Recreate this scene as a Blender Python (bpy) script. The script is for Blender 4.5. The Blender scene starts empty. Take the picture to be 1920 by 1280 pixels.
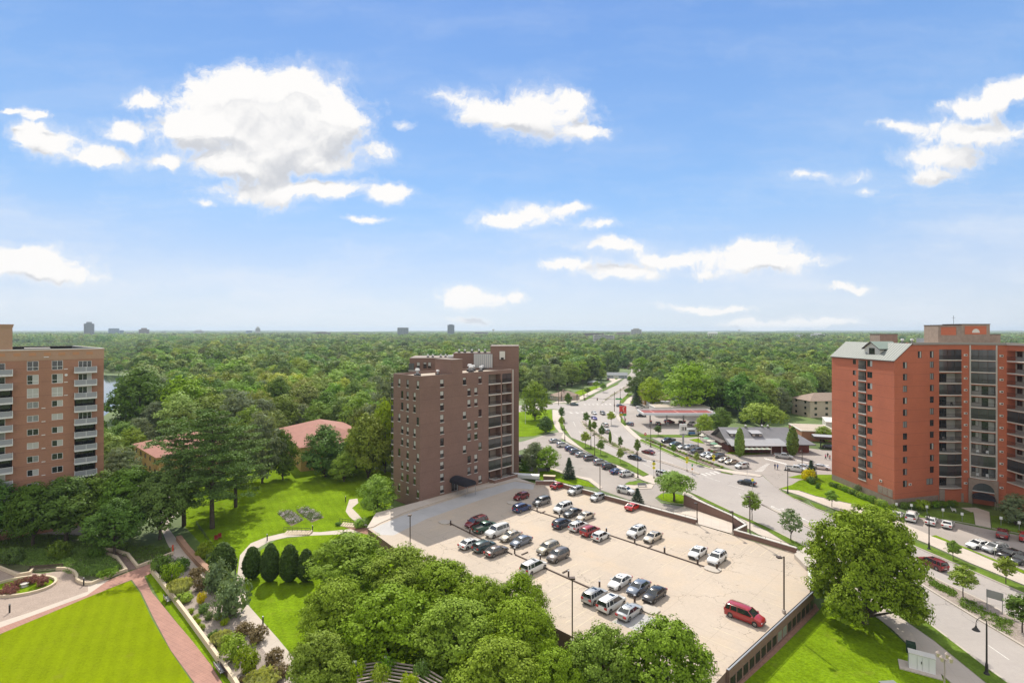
import bpy, bmesh, math, random
import numpy as np
from mathutils import Vector, Matrix
sc = bpy.context.scene
R = math.radians
# ------------------------------------------------------------------ camera, sky, sun, exposure
F, HZ, CX, CZ = 985.0, 620.0, 960.0, 42.0          # focal length in photo pixels, horizon row, centre column, eye height
cam_d = bpy.data.cameras.new("camera"); cam = bpy.data.objects.new("camera", cam_d)
sc.collection.objects.link(cam); sc.camera = cam
cam.location = (0, 0, CZ); cam.rotation_euler = (R(90), 0, 0)
cam_d.sensor_width = 36; cam_d.lens = 36 * F / 1920; cam_d.shift_y = -20 / 1920
cam_d.clip_start = .5; cam_d.clip_end = 60000
sc.view_settings.view_transform = 'Standard'; sc.view_settings.look = 'None'
sc.view_settings.exposure = .38; sc.view_settings.gamma = 1
SUN_EL, SUN_VEC = R(47.7), Vector((-.222, .975, 0)).normalized()
sun_d = bpy.data.lights.new("sun", 'SUN'); sun_d.energy = 3.9; sun_d.angle = R(.53); sun_d.color = (1, .93, .82)
sun = bpy.data.objects.new("sun", sun_d); sc.collection.objects.link(sun)
sv = Vector((SUN_VEC.x * math.cos(SUN_EL), SUN_VEC.y * math.cos(SUN_EL), math.sin(SUN_EL)))
sun.rotation_euler = sv.to_track_quat('Z', 'Y').to_euler(); sun.location = (0, 0, 400)
sc.cycles.max_bounces = 6; sc.cycles.diffuse_bounces = 3; sc.cycles.glossy_bounces = 2
sc.cycles.transmission_bounces = 3; sc.cycles.transparent_max_bounces = 6; sc.cycles.volume_bounces = 0
sc.cycles.caustics_reflective = False; sc.cycles.caustics_refractive = False
sc.cycles.use_adaptive_sampling = True; sc.cycles.adaptive_threshold = .012
try:
    sc.cycles.use_denoising = True; sc.cycles.denoiser = 'OPENIMAGEDENOISE'
except Exception: pass

class NT:
    """small helper to wire shader nodes"""
    def __init__(s, nt): s.t = nt; s.n = nt.nodes; s.l = nt.links
    def node(s, typ, **kw):
        nd = s.n.new(typ)
        for k, v in kw.items(): setattr(nd, k, v)
        return nd
    def put(s, nd, sock, v):
        if v is None: return
        if hasattr(v, 'is_output') or hasattr(v, 'links'): s.l.new(v, nd.inputs[sock])
        else: nd.inputs[sock].default_value = v
    def m(s, op, a, b=None, c=None, clamp=False):
        nd = s.node('ShaderNodeMath', operation=op, use_clamp=clamp)
        s.put(nd, 0, a); s.put(nd, 1, b); s.put(nd, 2, c); return nd.outputs[0]
    def v(s, op, a, b=None, out=0):
        nd = s.node('ShaderNodeVectorMath', operation=op); s.put(nd, 0, a); s.put(nd, 1, b); return nd.outputs[out]
    def noise(s, vec, scale, detail=4, rough=.55, out=0, dim='3D'):
        nd = s.node('ShaderNodeTexNoise', noise_dimensions=dim); s.put(nd, 'Vector', vec)
        nd.inputs['Scale'].default_value = scale; nd.inputs['Detail'].default_value = detail; nd.inputs['Roughness'].default_value = rough
        return nd.outputs[out]
    def mix(s, fac, a, b, blend='MIX'):
        nd = s.node('ShaderNodeMix', data_type='RGBA', blend_type=blend)
        s.put(nd, 0, fac); s.put(nd, 6, a); s.put(nd, 7, b); return nd.outputs[2]
    def ramp(s, fac, lo, hi, a=0., b=1., smooth=True):
        nd = s.node('ShaderNodeMapRange', interpolation_type='SMOOTHSTEP' if smooth else 'LINEAR')
        s.put(nd, 0, fac)
        for i, q in enumerate((lo, hi, a, b)): s.put(nd, i + 1, q)
        return nd.outputs[0]

world = bpy.data.worlds.new("World"); sc.world = world; world.use_nodes = True
w = NT(world.node_tree); w.n.clear()
sky = w.node('ShaderNodeTexSky', sky_type='NISHITA', sun_disc=False, altitude=200, air_density=1.0, dust_density=.3, ozone_density=2.0)
sky.sun_elevation = SUN_EL; sky.sun_rotation = math.atan2(SUN_VEC.x, SUN_VEC.y)
tc = w.node('ShaderNodeTexCoord'); sep = w.node('ShaderNodeSeparateXYZ'); w.l.new(tc.outputs['Generated'], sep.inputs[0])
X_, Y_, Z_ = sep.outputs
yy = w.m('MAXIMUM', Y_, .05)
comb = w.node('ShaderNodeCombineXYZ'); w.l.new(w.m('DIVIDE', X_, yy), comb.inputs[0]); w.l.new(w.m('DIVIDE', Z_, yy), comb.inputs[1])
P0 = comb.outputs[0]
# cumulus banks: bearing (x) and height (y) in photo pixels of 1/985 rad, half widths
CL = [(470,205,130,62),(540,190,110,60),(590,235,95,60),(430,160,62,40),(500,270,105,48),(480,315,60,30),(270,185,45,18),(335,225,45,22),
      (380,240,80,36),(420,300,50,26),(600,300,60,26),(560,150,40,26),(640,215,40,40),(510,360,110,24),(590,350,70,18),(640,352,55,18),(728,360,42,22),(90,270,68,26),(180,292,62,20),(60,250,40,22),(230,240,45,20),(315,300,45,13),(20,208,30,7),(70,214,28,8),
      (930,205,72,32),(1010,215,95,44),(1075,185,36,16),(1090,245,58,16),(70,495,95,28),(110,515,75,16),(20,500,60,24),
      (950,410,60,17),(1145,463,68,14),(1255,487,72,14),(1395,487,75,26),(1440,470,55,18),(1480,495,85,17),(1175,510,65,17),(1070,498,50,12),
      (1330,574,80,8),(1430,606,80,13),(1530,612,80,9),(885,558,58,20),(885,599,32,6,.7),(1850,245,85,26),(1760,290,75,22),(1760,325,50,16),(1830,200,70,16),(1890,180,60,18),(1930,160,50,15),
      (1060,388,34,12,.6),(1110,422,38,10,.6),(1590,545,44,8,.6),(690,416,34,7,.7),(960,556,24,12,.7),(765,232,20,10,.5),(712,285,34,24,.42),(1525,326,46,11,.5),(1606,322,24,12,.5),(1625,350,24,9,.45),(1690,238,40,9,.42),(375,384,18,8,.5),(1320,512,40,9,.55),(1770,250,60,30,.45),(345,250,60,40,.45),(1000,400,60,22,.42),(850,180,50,20,.38)]
warp = w.v('SUBTRACT', w.noise(P0, 7, 6, .62, out=1), (.5, .5, .5))
warp = w.v('MULTIPLY', warp, (.12, .075, 0))
def bank(P):
    best = None
    for (cx, cy, rx, ry, *wt) in CL:
        q = w.v('SUBTRACT', P, ((cx - CX) / F, (HZ - cy) / F, 0))
        q = w.v('MULTIPLY', q, (F / rx / 1.06, F / ry / 1.06, 0))
        g = w.m('EXPONENT', w.m('MULTIPLY', w.v('DOT_PRODUCT', q, q, out=1), -2.2))
        if wt: g = w.m('MULTIPLY', g, wt[0])
        best = g if best is None else w.m('ADD', best, g)
    return w.m('SUBTRACT', 1.0, w.m('SQRT', w.m('DIVIDE', w.m('LOGARITHM', w.m('MAXIMUM', w.m('MINIMUM', best, .9999), 1e-6), math.e), -2.2)))
P1 = w.v('ADD', P0, warp)
f0 = bank(P1)
n_hi = w.noise(P1, 19, 8, .60); n_hi2 = w.noise(w.v('ADD', P1, (-.005, .016, 0)), 19, 5, .5)
n_f = w.noise(P1, 62, 6, .62)
dens = w.m('ADD', w.m('ADD', f0, w.m('MULTIPLY', w.m('SUBTRACT', n_hi, .5), 1.5)), w.m('MULTIPLY', w.m('SUBTRACT', n_f, .5), .8))
mask = w.m('MAXIMUM', w.m('POWER', w.ramp(dens, -.10, .46), .85), w.m('MULTIPLY', w.ramp(w.m('ADD', dens, w.m('MULTIPLY', w.noise(w.v('MULTIPLY', P1, (.7, 1.8, 1)), 11, 8, .68), 1.1)), .10, .95), .42))
mask = w.m('MULTIPLY', mask, w.ramp(Y_, .06, .12))
up = bank(w.v('ADD', P1, (-.012, .040, 0)))
under = w.m('SUBTRACT', up, f0)                     # > 0 on the underside of a bank
bill = w.m('SUBTRACT', n_hi2, n_hi)
shade = w.m('ADD', w.m('MULTIPLY', under, .62), w.m('MULTIPLY', bill, .9))
shade = w.m('MULTIPLY', w.ramp(shade, -.22, .46), w.ramp(dens, .0, .45))
CLOUD_HI = 7.7
ccol = w.mix(shade, (CLOUD_HI, CLOUD_HI * .985, CLOUD_HI * .97, 1), (4.9, 5.05, 5.4, 1))
# thin high veil, streaky, thicker low down
st = w.v('MULTIPLY', P0, (1.3, 5.0, 1)); veil = w.ramp(w.noise(w.v('ADD', st, w.v('MULTIPLY', warp, (3, 3, 0))), 1.6, 8, .62), .40, .74)
el = w.ramp(w.m('ABSOLUTE', Z_), .0, .46)
veil = w.m('MULTIPLY', veil, w.ramp(el, .0, .9, .62, .16))
zn = w.m('ABSOLUTE', Z_)
grad = w.mix(w.ramp(zn, .02, .26), (5.6, 6.0, 6.8, 1), (2.75, 4.7, 7.5, 1)); grad = w.mix(w.ramp(zn, .20, .56, smooth=False), grad, (1.35, 2.85, 6.3, 1))
skyc = w.mix(1.0, sky.outputs[0], (.62, .80, 1.05, 1), 'MULTIPLY')
skyc = w.mix(.80, skyc, grad)
skyc = w.mix(veil, skyc, (6.6, 6.9, 7.4, 1))
# broken cloud added overhead and behind the camera, unseen, to fill the shaded facades
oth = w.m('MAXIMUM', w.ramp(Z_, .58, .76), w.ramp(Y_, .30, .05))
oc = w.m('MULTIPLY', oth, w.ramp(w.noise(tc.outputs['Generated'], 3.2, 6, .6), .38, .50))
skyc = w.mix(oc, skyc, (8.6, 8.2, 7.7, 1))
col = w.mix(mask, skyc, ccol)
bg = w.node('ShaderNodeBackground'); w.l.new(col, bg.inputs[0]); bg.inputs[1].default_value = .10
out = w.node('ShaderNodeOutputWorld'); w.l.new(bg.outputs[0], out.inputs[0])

# ------------------------------------------------------------------ materials
MATS = {}
def mat(name, col, rough=.8, metal=0., var=0., vscale=.5, var2=0., v2scale=8., bump=0., bscale=20., spec=.5, coat=0., island=0., objvar=0., trans=0., stretch=None, extra=None, alpha=None):
    if name in MATS: return MATS[name]
    mt = bpy.data.materials.new(name); mt.use_nodes = True; n = NT(mt.node_tree)
    p = n.n['Principled BSDF']; MATS[name] = mt
    c = (*col, 1)
    tcn = n.node('ShaderNodeNewGeometry'); vec = tcn.outputs['Position']
    if stretch: vec = n.v('MULTIPLY', vec, stretch)
    cur = None
    if var:
        f = n.ramp(n.noise(vec, vscale, 5, .6), .3, .7, 1 - var, 1 + var, False); cur = f
    if var2:
        f = n.ramp(n.noise(vec, v2scale, 3, .6), .25, .75, 1 - var2, 1 + var2, False); cur = f if cur is None else n.m('MULTIPLY', cur, f)
    if island:
        f = n.ramp(tcn.outputs['Random Per Island'], 0, 1, 1 - island, 1 + island, False); cur = f if cur is None else n.m('MULTIPLY', cur, f)
    if cur is not None:
        v3 = n.node('ShaderNodeCombineXYZ')
        for i in range(3): n.l.new(cur, v3.inputs[i])
        cc = n.mix(1.0, c, v3.outputs[0], 'MULTIPLY')
    else:
        rgb = n.node('ShaderNodeRGB'); rgb.outputs[0].default_value = c; cc = rgb.outputs[0]
    if objvar:
        oi = n.node('ShaderNodeObjectInfo'); hs = n.node('ShaderNodeHueSaturation')
        n.l.new(n.ramp(oi.outputs['Random'], 0, 1, .5 - objvar * .055, .5 + objvar * .10, False), hs.inputs['Hue'])
        r2 = n.m('FRACT', n.m('MULTIPLY', oi.outputs['Random'], 17.31))
        n.l.new(n.ramp(r2, 0, 1, 1 - objvar, 1 + objvar, False), hs.inputs['Value'])
        r3 = n.m('FRACT', n.m('MULTIPLY', oi.outputs['Random'], 71.7))
        n.l.new(n.ramp(r3, 0, 1, 1 - objvar * .6, 1.05, False), hs.inputs['Saturation'])
        n.l.new(cc, hs.inputs['Color']); cc = hs.outputs[0]
    if extra: cc = extra(n, cc, vec)
    n.l.new(cc, p.inputs['Base Color'])
    p.inputs['Roughness'].default_value = rough; p.inputs['Metallic'].default_value = metal
    p.inputs['Specular IOR Level'].default_value = spec
    if coat: p.inputs['Coat Weight'].default_value = coat; p.inputs['Coat Roughness'].default_value = .06
    if bump:
        b = n.node('ShaderNodeBump'); b.inputs['Strength'].default_value = bump; b.inputs['Distance'].default_value = .05
        n.l.new(n.noise(vec, bscale, 4, .6), b.inputs['Height']); n.l.new(b.outputs[0], p.inputs['Normal'])
    if trans:
        tl = n.node('ShaderNodeBsdfTranslucent'); n.l.new(n.mix(1.0, cc, (1.25, 1.2, .5, 1), 'MULTIPLY'), tl.inputs[0])
        mx = n.node('ShaderNodeMixShader'); mx.inputs[0].default_value = trans
        n.l.new(p.outputs[0], mx.inputs[1]); n.l.new(tl.outputs[0], mx.inputs[2]); n.l.new(mx.outputs[0], n.n['Material Output'].inputs[0])
    return mt

def cracks(n, cc, vec):
    vo = n.node('ShaderNodeTexVoronoi', feature='DISTANCE_TO_EDGE'); vo.inputs['Scale'].default_value = .16
    wv = n.v('ADD', vec, n.v('MULTIPLY', n.noise(vec, .5, 4, .6, out=1), (4, 4, 4))); n.l.new(wv, vo.inputs['Vector'])
    ln = n.ramp(vo.outputs[0], 0, .012, 1, 0); ln = n.m('MULTIPLY', ln, n.ramp(n.noise(vec, .07, 2), .5, .56))
    return n.mix(n.m('MULTIPLY', ln, .62), cc, (.06, .055, .05, 1))
def slabs(step, dark=.75, wdt=.04, ang=0.):
    def f(n, cc, vec):
        mp = n.node('ShaderNodeMapping'); mp.inputs['Rotation'].default_value = (0, 0, ang); n.l.new(vec, mp.inputs[0])
        s = n.node('ShaderNodeSeparateXYZ'); n.l.new(mp.outputs[0], s.inputs[0]); r = None
        for i in (0, 1):
            fr = n.m('FRACT', n.m('DIVIDE', s.outputs[i], step)); k = n.m('LESS_THAN', fr, wdt / step)
            r = k if r is None else n.m('MAXIMUM', r, k)
        return n.mix(n.m('MULTIPLY', r, 1 - dark), cc, (.02, .02, .02, 1))
    return f
def bands(n, cc, vec):                                # soldier courses every 2.85 m of height, slightly darker
    s = n.node('ShaderNodeSeparateXYZ'); n.l.new(vec, s.inputs[0])
    fr = n.m('FRACT', n.m('DIVIDE', s.outputs[2], 2.85)); k = n.m('LESS_THAN', fr, .05)
    h = n.m('FRACT', n.m('DIVIDE', s.outputs[2], .42)); k2 = n.m('LESS_THAN', h, .18)
    return n.mix(n.m('ADD', n.m('MULTIPLY', k, .22), n.m('MULTIPLY', k2, .10)), cc, (.10, .05, .04, 1))
def blades(n, cc, vec):        # fine tufts, thin dry patches, faint mowing lanes
    f = n.ramp(n.noise(vec, 17, 2, .7), .3, .7, .72, 1.22, False)
    dry = n.ramp(n.noise(vec, .35, 5, .65), .56, .72)
    s = n.node('ShaderNodeSeparateXYZ'); n.l.new(vec, s.inputs[0]); ln = n.m('SINE', n.m('MULTIPLY', n.m('ADD', s.outputs[0], n.m('MULTIPLY', s.outputs[1], .6)), 3.1))
    f = n.m('MULTIPLY', f, n.ramp(ln, -.4, .4, .96, 1.04, False)); v3 = n.node('ShaderNodeCombineXYZ')
    for i in range(3): n.l.new(f, v3.inputs[i])
    return n.mix(n.m('MULTIPLY', dry, .30), n.mix(1.0, cc, v3.outputs[0], 'MULTIPLY'), (.21, .20, .035, 1))
def deckwear(n, cc, vec):      # slab joints, oil spots, rusty and pale stains, hairline cracks
    c = slabs(7.5, .80, .07, R(45))(n, cc, vec)
    c = n.mix(n.m('MULTIPLY', n.ramp(n.noise(vec, .16, 6, .62), .48, .68), .34), c, (.52, .40, .27, 1))
    c = n.mix(n.m('MULTIPLY', n.ramp(n.noise(n.v('ADD', vec, (40, 9, 0)), .22, 6, .66), .56, .74), .24), c, (.34, .31, .27, 1))
    c = n.mix(n.m('MULTIPLY', n.ramp(n.noise(vec, 1.1, 3, .5), .70, .78), .42), c, (.16, .13, .11, 1))
    return cracks(n, c, vec)
M_GROUND = mat('ground_cover', (.085, .135, .022), var=.35, vscale=.03, var2=.3, v2scale=.6)
M_LAWN = mat('mown_lawn', (.148, .238, .007), rough=.95, var=.26, vscale=.16, var2=.34, v2scale=2.6, bump=.8, bscale=9, spec=.02, extra=blades)
M_LAWN2 = mat('rough_grass', (.115, .180, .026), rough=.9, var=.3, vscale=.3, var2=.3, v2scale=4, bump=.5, bscale=9, spec=.03)
M_ROAD = mat('asphalt_pale', (.355, .322, .298), rough=.9, var=.08, vscale=.06, var2=.05, v2scale=1.5, stretch=(1, 1, 1), extra=cracks)
M_LOT = mat('asphalt_lot', (.325, .288, .258), rough=.9, var=.10, vscale=.10, var2=.05, v2scale=2, extra=cracks)
M_DECK = mat('deck_concrete', (.450, .378, .302), rough=.85, var=.07, vscale=.09, var2=.06, v2scale=2.2, extra=deckwear)
M_APRON = mat('apron_concrete', (.43, .42, .41), rough=.85, var=.08, vscale=.2, extra=slabs(3.2, .85, .06, R(45)))
M_WALKC = mat('walk_concrete', (.50, .435, .37), rough=.85, var=.07, vscale=.3, extra=slabs(1.6, .86, .05, R(20)))
M_KERB = mat('kerb_concrete', (.46, .41, .35), rough=.85, var=.06)
M_PAINT = mat('road_paint', (.62, .60, .56), rough=.7, var=.12, vscale=2)
M_PAINTY = mat('stall_paint', (.54, .46, .33), rough=.7, var=.14, vscale=1.2)
M_MULCH = mat('mulch', (.17, .125, .10), rough=.95, var=.3, vscale=1.5, var2=.4, v2scale=9, bump=.8, bscale=12)
M_MULCHR = mat('red_mulch', (.30, .165, .12), rough=.95, var=.2, vscale=1.5, var2=.3, v2scale=9, bump=.6, bscale=12)
M_GRAVEL = mat('grey_mulch', (.30, .25, .215), rough=.95, var=.15, vscale=.8, var2=.38, v2scale=5, bump=.6, bscale=8)
M_BRICKPAVE = mat('brick_paving', (.36, .195, .150), rough=.9, var=.12, vscale=.7, var2=.14, v2scale=7, extra=slabs(.5, .80, .06, R(30)))
M_COBBLE = mat('cobble_paving', (.335, .265, .22), rough=.9, var=.10, vscale=.5, var2=.24, v2scale=4.5)
M_CREAM = mat('cream_stone', (.60, .50, .36), rough=.8, var=.06)
M_RED = mat('red_brick', (.475, .138, .072), rough=.9, var=.07, vscale=.25, var2=.06, v2scale=3, extra=bands)
M_BROWN = mat('brown_brick', (.215, .130, .102), rough=.9, var=.08, vscale=.25, var2=.10, v2scale=3, extra=bands)
M_TAN = mat('tan_brick', (.375, .192, .125), rough=.9, var=.07, vscale=.3, var2=.07, v2scale=3, extra=bands)
M_TANLT = mat('pale_tan_brick', (.43, .27, .185), rough=.9, var=.06, vscale=.3, var2=.05, v2scale=3)
M_STONE = mat('stone_base', (.29, .225, .18), rough=.9, var=.15, vscale=1.2, var2=.12, v2scale=4)
M_WHITE = mat('white_paint', (.76, .76, .75), rough=.6, var=.04)
M_OFFW = mat('off_white', (.62, .60, .55), rough=.7, var=.05)
M_CAPB = mat('roof_edge_brown', (.21, .165, .14), rough=.8)
M_ROOFG = mat('roof_gravel', (.42, .355, .285), rough=.95, var=.12, vscale=.25, var2=.12, v2scale=3)
M_DARKM = mat('dark_metal', (.030, .028, .028), rough=.5, metal=.3)
M_BRONZE = mat('bronze_metal', (.070, .045, .035), rough=.5, metal=.3)
M_GREYM = mat('grey_metal', (.36, .37, .38), rough=.45, metal=.6)
M_METALROOF = mat('metal_roof', (.225, .245, .225), rough=.65, metal=.0, var=.05, stretch=(6, 1, 1))
M_SLATE = mat('slate_metal_roof', (.215, .215, .23), rough=.6, var=.07, vscale=.5)
M_SLATEL = mat('pale_metal_roof', (.36, .36, .37), rough=.55, var=.05)
M_GLASS = mat('dark_glass', (.018, .022, .026), rough=.07, spec=.9)
M_GLASSM = mat('mid_glass', (.075, .085, .088), rough=.10, spec=.8)
M_BLIND = mat('window_blind', (.46, .46, .43), rough=.35, spec=.7, var=.05)
M_BLINDG = mat('grey_curtain', (.23, .24, .235), rough=.3, spec=.7, var=.2, vscale=3)
M_INNER = mat('recess_wall', (.28, .235, .20), rough=.9)
M_SCREEN = mat('balcony_screen', (.055, .056, .060), rough=.16, spec=.8)
M_SLABE = mat('slab_edge', (.64, .60, .54), rough=.8)
M_RAILG = mat('grey_rail_panel', (.30, .31, .34), rough=.5)
M_BARK = mat('bark', (.075, .058, .045), rough=.95, var=.3, vscale=3)
M_TYRE = mat('tyre_rubber', (.012, .012, .012), rough=.8)
M_RIM = mat('alloy_rim', (.42, .42, .43), rough=.3, metal=.8)
M_CARGL = mat('car_glass', (.020, .026, .030), rough=.04, spec=1.0)
M_HEAD = mat('headlamp_glass', (.65, .67, .68), rough=.1, spec=1)
M_TAIL = mat('tail_lamp_red', (.42, .012, .012), rough=.2, spec=.8)
M_YEL = mat('sign_yellow', (.80, .72, .02), rough=.5)
M_TERRA = mat('terracotta_roof', (.33, .150, .112), rough=.85, var=.12, vscale=.6, var2=.1, v2scale=4)
M_OCHRE = mat('ochre_stucco', (.55, .36, .13), rough=.85, var=.06)
M_SHING = mat('brown_shingle', (.27, .20, .155), rough=.9, var=.15, vscale=1)
M_SIDING = mat('pale_siding', (.50, .42, .33), rough=.85, var=.05)
M_REDP = mat('red_panel', (.62, .045, .03), rough=.5)
M_GREENP = mat('green_panel', (.04, .34, .07), rough=.5)
M_AWN = mat('navy_awning', (.012, .013, .022), rough=.75)
M_WOOD = mat('weathered_wood', (.42, .35, .31), rough=.9, var=.12, vscale=2)
M_FLOWER = mat('flower_pink', (.42, .055, .09), rough=.8, island=.5)

# ------------------------------------------------------------------ geometry helpers
C = sc.collection
def G(px, py, z=0.):
    """the point of the level plane at height z that the photograph shows at pixel (px, py)"""
    K = CZ - z; d = py - HZ
    return Vector(((px - CX) * K / d, F * K / d, z))
def tag(o, label=None, cat=None, group=None, kind=None):
    if label: o['label'] = label
    if cat: o['category'] = cat
    if group: o['group'] = group
    if kind: o['kind'] = kind
    return o
def empty(name, loc=(0, 0, 0), rz=0.):
    o = bpy.data.objects.new(name, None); C.objects.link(o); o.location = loc; o.rotation_euler = (0, 0, rz)
    o.empty_display_size = .3; return o
def link(name, me, parent=None, loc=(0, 0, 0), rz=0.):
    o = bpy.data.objects.new(name, me); C.objects.link(o); o.parent = parent; o.location = loc; o.rotation_euler = (0, 0, rz); return o
class MB:
    def __init__(s): s.v = []; s.f = []; s.mi = []; s.ms = []
    def mid(s, m):
        if m not in s.ms: s.ms.append(m)
        return s.ms.index(m)
    def face(s, pts, m):
        b = len(s.v); s.v += [tuple(p) for p in pts]; s.f.append(tuple(range(b, b + len(pts)))); s.mi.append(s.mid(m))
    def box(s, x0, x1, y0, y1, z0, z1, m, mtx=None):
        c = [(x, y, z) for z in (z0, z1) for y in (y0, y1) for x in (x0, x1)]
        if mtx: c = [tuple(mtx @ Vector(p)) for p in c]
        b = len(s.v); s.v += c
        for f in ((0, 2, 3, 1), (4, 5, 7, 6), (0, 1, 5, 4), (2, 6, 7, 3), (0, 4, 6, 2), (1, 3, 7, 5)):
            s.f.append(tuple(b + i for i in f)); s.mi.append(s.mid(m))
    def prism(s, pts, z0, z1, m, mtop=None, bottom=True):
        """pts: plan outline, counter-clockwise; z1 may be a list"""
        n = len(pts); b = len(s.v); zt = z1 if hasattr(z1, '__len__') else [z1] * n; zb = z0 if hasattr(z0, '__len__') else [z0] * n
        s.v += [(p[0], p[1], zb[i]) for i, p in enumerate(pts)] + [(p[0], p[1], zt[i]) for i, p in enumerate(pts)]
        for i in range(n):
            j = (i + 1) % n; s.f.append((b + i, b + j, b + n + j, b + n + i)); s.mi.append(s.mid(m))
        s.f.append(tuple(b + n + i for i in range(n))); s.mi.append(s.mid(mtop or m))
        if bottom: s.f.append(tuple(b + n - 1 - i for i in range(n))); s.mi.append(s.mid(m))
    def tube(s, pts, rad, m, seg=8, cap=True):
        pts = [Vector(p) for p in pts]; n = len(pts); rr = rad if hasattr(rad, '__len__') else [rad] * n; b = len(s.v)
        for i, p in enumerate(pts):
            d = (pts[min(i + 1, n - 1)] - pts[max(i - 1, 0)]).normalized()
            a = d.orthogonal().normalized() if abs(d.z) < .95 else Vector((1, 0, 0)); a = (a - d * a.dot(d)).normalized(); c = d.cross(a)
            for k in range(seg):
                t = 2 * math.pi * k / seg; s.v.append(tuple(p + (a * math.cos(t) + c * math.sin(t)) * rr[i]))
        for i in range(n - 1):
            for k in range(seg):
                k2 = (k + 1) % seg; s.f.append((b + i * seg + k, b + i * seg + k2, b + (i + 1) * seg + k2, b + (i + 1) * seg + k)); s.mi.append(s.mid(m))
        if cap:
            s.f.append(tuple(b + k for k in reversed(range(seg)))); s.mi.append(s.mid(m))
            s.f.append(tuple(b + (n - 1) * seg + k for k in range(seg))); s.mi.append(s.mid(m))
    def lathe(s, prof, m, cx=0, cy=0, seg=12):
        s.tube([(cx, cy, z) for r, z in prof], [max(r, .001) for r, z in prof], m, seg)
    def mesh(s, name, smooth=False):
        me = bpy.data.meshes.new(name); me.from_pydata(s.v, [], s.f)
        for m in s.ms: me.materials.append(m)
        me.polygons.foreach_set('material_index', s.mi)
        if smooth:
            me.polygons.foreach_set('use_smooth', [True] * len(s.f)); me.set_sharp_from_angle(angle=R(40))
        me.update(); return me
    def build(s, name, parent=None, loc=(0, 0, 0), rz=0., smooth=False): return link(name, s.mesh(name, smooth), parent, loc, rz)
def ccw(pts):
    a = sum(pts[i][0] * pts[(i + 1) % len(pts)][1] - pts[(i + 1) % len(pts)][0] * pts[i][1] for i in range(len(pts)))
    return pts if a > 0 else pts[::-1]
def smooth_line(pts, it=2, closed=False):
    for _ in range(it):
        o = [] if closed else [pts[0]]
        rng = range(len(pts) if closed else len(pts) - 1)
        for i in rng:
            a, b = Vector(pts[i]), Vector(pts[(i + 1) % len(pts)]); o += [a * .75 + b * .25, a * .25 + b * .75]
        if not closed: o.append(pts[-1])
        pts = o
    return pts
def patch(name, px, m, z=0., h=0., side=None, world=False, sm=0, base=0.):
    """flat area from photo pixels on the level z; h > 0 makes it a raised slab"""
    pts = [Vector((p[0], p[1], 0)) if world else G(p[0], p[1], base if base else 0) for p in px]
    if sm: pts = smooth_line(pts, sm, True)
    pts = ccw([(p.x, p.y) for p in pts])
    b = MB(); b.prism(pts, z, z + max(h, .0005), side or m, m, bottom=False) if h else b.face([(p[0], p[1], z) for p in pts], m)
    o = b.build(name); bm = bmesh.new(); bm.from_mesh(o.data); bmesh.ops.triangulate(bm, faces=[f for f in bm.faces if len(f.verts) > 4]); bm.to_mesh(o.data); bm.free()
    return tag(o, kind='structure')
def strip_pts(line, w, off=0.):
    """offset outline of a polyline in plan (left side positive)"""
    L = [Vector((p[0], p[1])) for p in line]; a, b = [], []
    for i, p in enumerate(L):
        d0 = (L[i] - L[i - 1]).normalized() if i else None; d1 = (L[i + 1] - L[i]).normalized() if i < len(L) - 1 else None
        d = ((d0 or d1) + (d1 or d0)).normalized(); n = Vector((-d.y, d.x)); k = 1 / max(.4, n.dot(Vector((-(d1 or d0).y, (d1 or d0).x))))
        a.append(p + n * (off + w / 2) * k); b.append(p + n * (off - w / 2) * k)
    return a, b
def ribbon(mb, line, w, z0, z1, m, off=0., mtop=None):
    a, b = strip_pts(line, w, off)
    for i in range(len(a) - 1):
        q = ccw([(b[i].x, b[i].y), (b[i + 1].x, b[i + 1].y), (a[i + 1].x, a[i + 1].y), (a[i].x, a[i].y)])
        if z1 - z0 < .01: mb.face([(p[0], p[1], z1) for p in q], m)
        else: mb.prism(q, z0, z1, m, mtop)
def kerb(px, w=.3, h=.13, sm=0, z=0.):
    pts = [G(*p) for p in px]; pts = smooth_line(pts, sm) if sm else pts
    b = MB(); ribbon(b, pts, w, z, z + h, M_KERB); return tag(b.build('kerb'), kind='structure')
# ------------------------------------------------------------------ ground, roads, verges
b = MB(); S = 13000
b.face([(-S, -300, -.03), (S, -300, -.03), (S, S, -.03), (-S, S, -.03)], M_GROUND); tag(b.build('ground'), kind='structure')
near_kerb = [(1920, 1301), (1890, 1280), (1854, 1254), (1770, 1190), (1721, 1153), (1640, 1095), (1560, 1050), (1494, 1016), (1437, 987), (1375, 960), (1312, 930), (1285, 918)]
drive_mouth = [(1262, 912), (1243, 903)]
near_kerb2 = [(1228, 895), (1217, 889), (1180, 868), (1140, 849), (1100, 832), (1072, 820), (1062, 806), (1056, 792), (1054, 775), (1052, 768)]
left_arm = [(1035, 766), (1010, 768), (950, 775), (950, 762), (1005, 757), (1035, 756), (1070, 757)]
up_left = [(1085, 753), (1097, 750.5), (1116, 740), (1135, 732), (1160, 719), (1172, 709.5), (1180, 702), (1184, 697), (1184, 692), (1189, 687)]
up_right = [(1202, 685), (1210, 690), (1208, 697), (1198, 706), (1190, 718), (1180, 732), (1168, 748), (1168, 756)]
right_arm = [(1200, 756), (1215, 757), (1215, 765), (1180, 770), (1165, 774)]
far_kerb = [(1158, 783), (1170, 800), (1185, 815), (1200, 827), (1235, 842), (1285, 864), (1335, 879), (1380, 889), (1429, 891)]
far_kerb2 = [(1461, 919), (1489, 935), (1530, 954), (1610, 984), (1707, 1021), (1768, 1047), (1826, 1072), (1920, 1113), (2050, 1170)]
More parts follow.
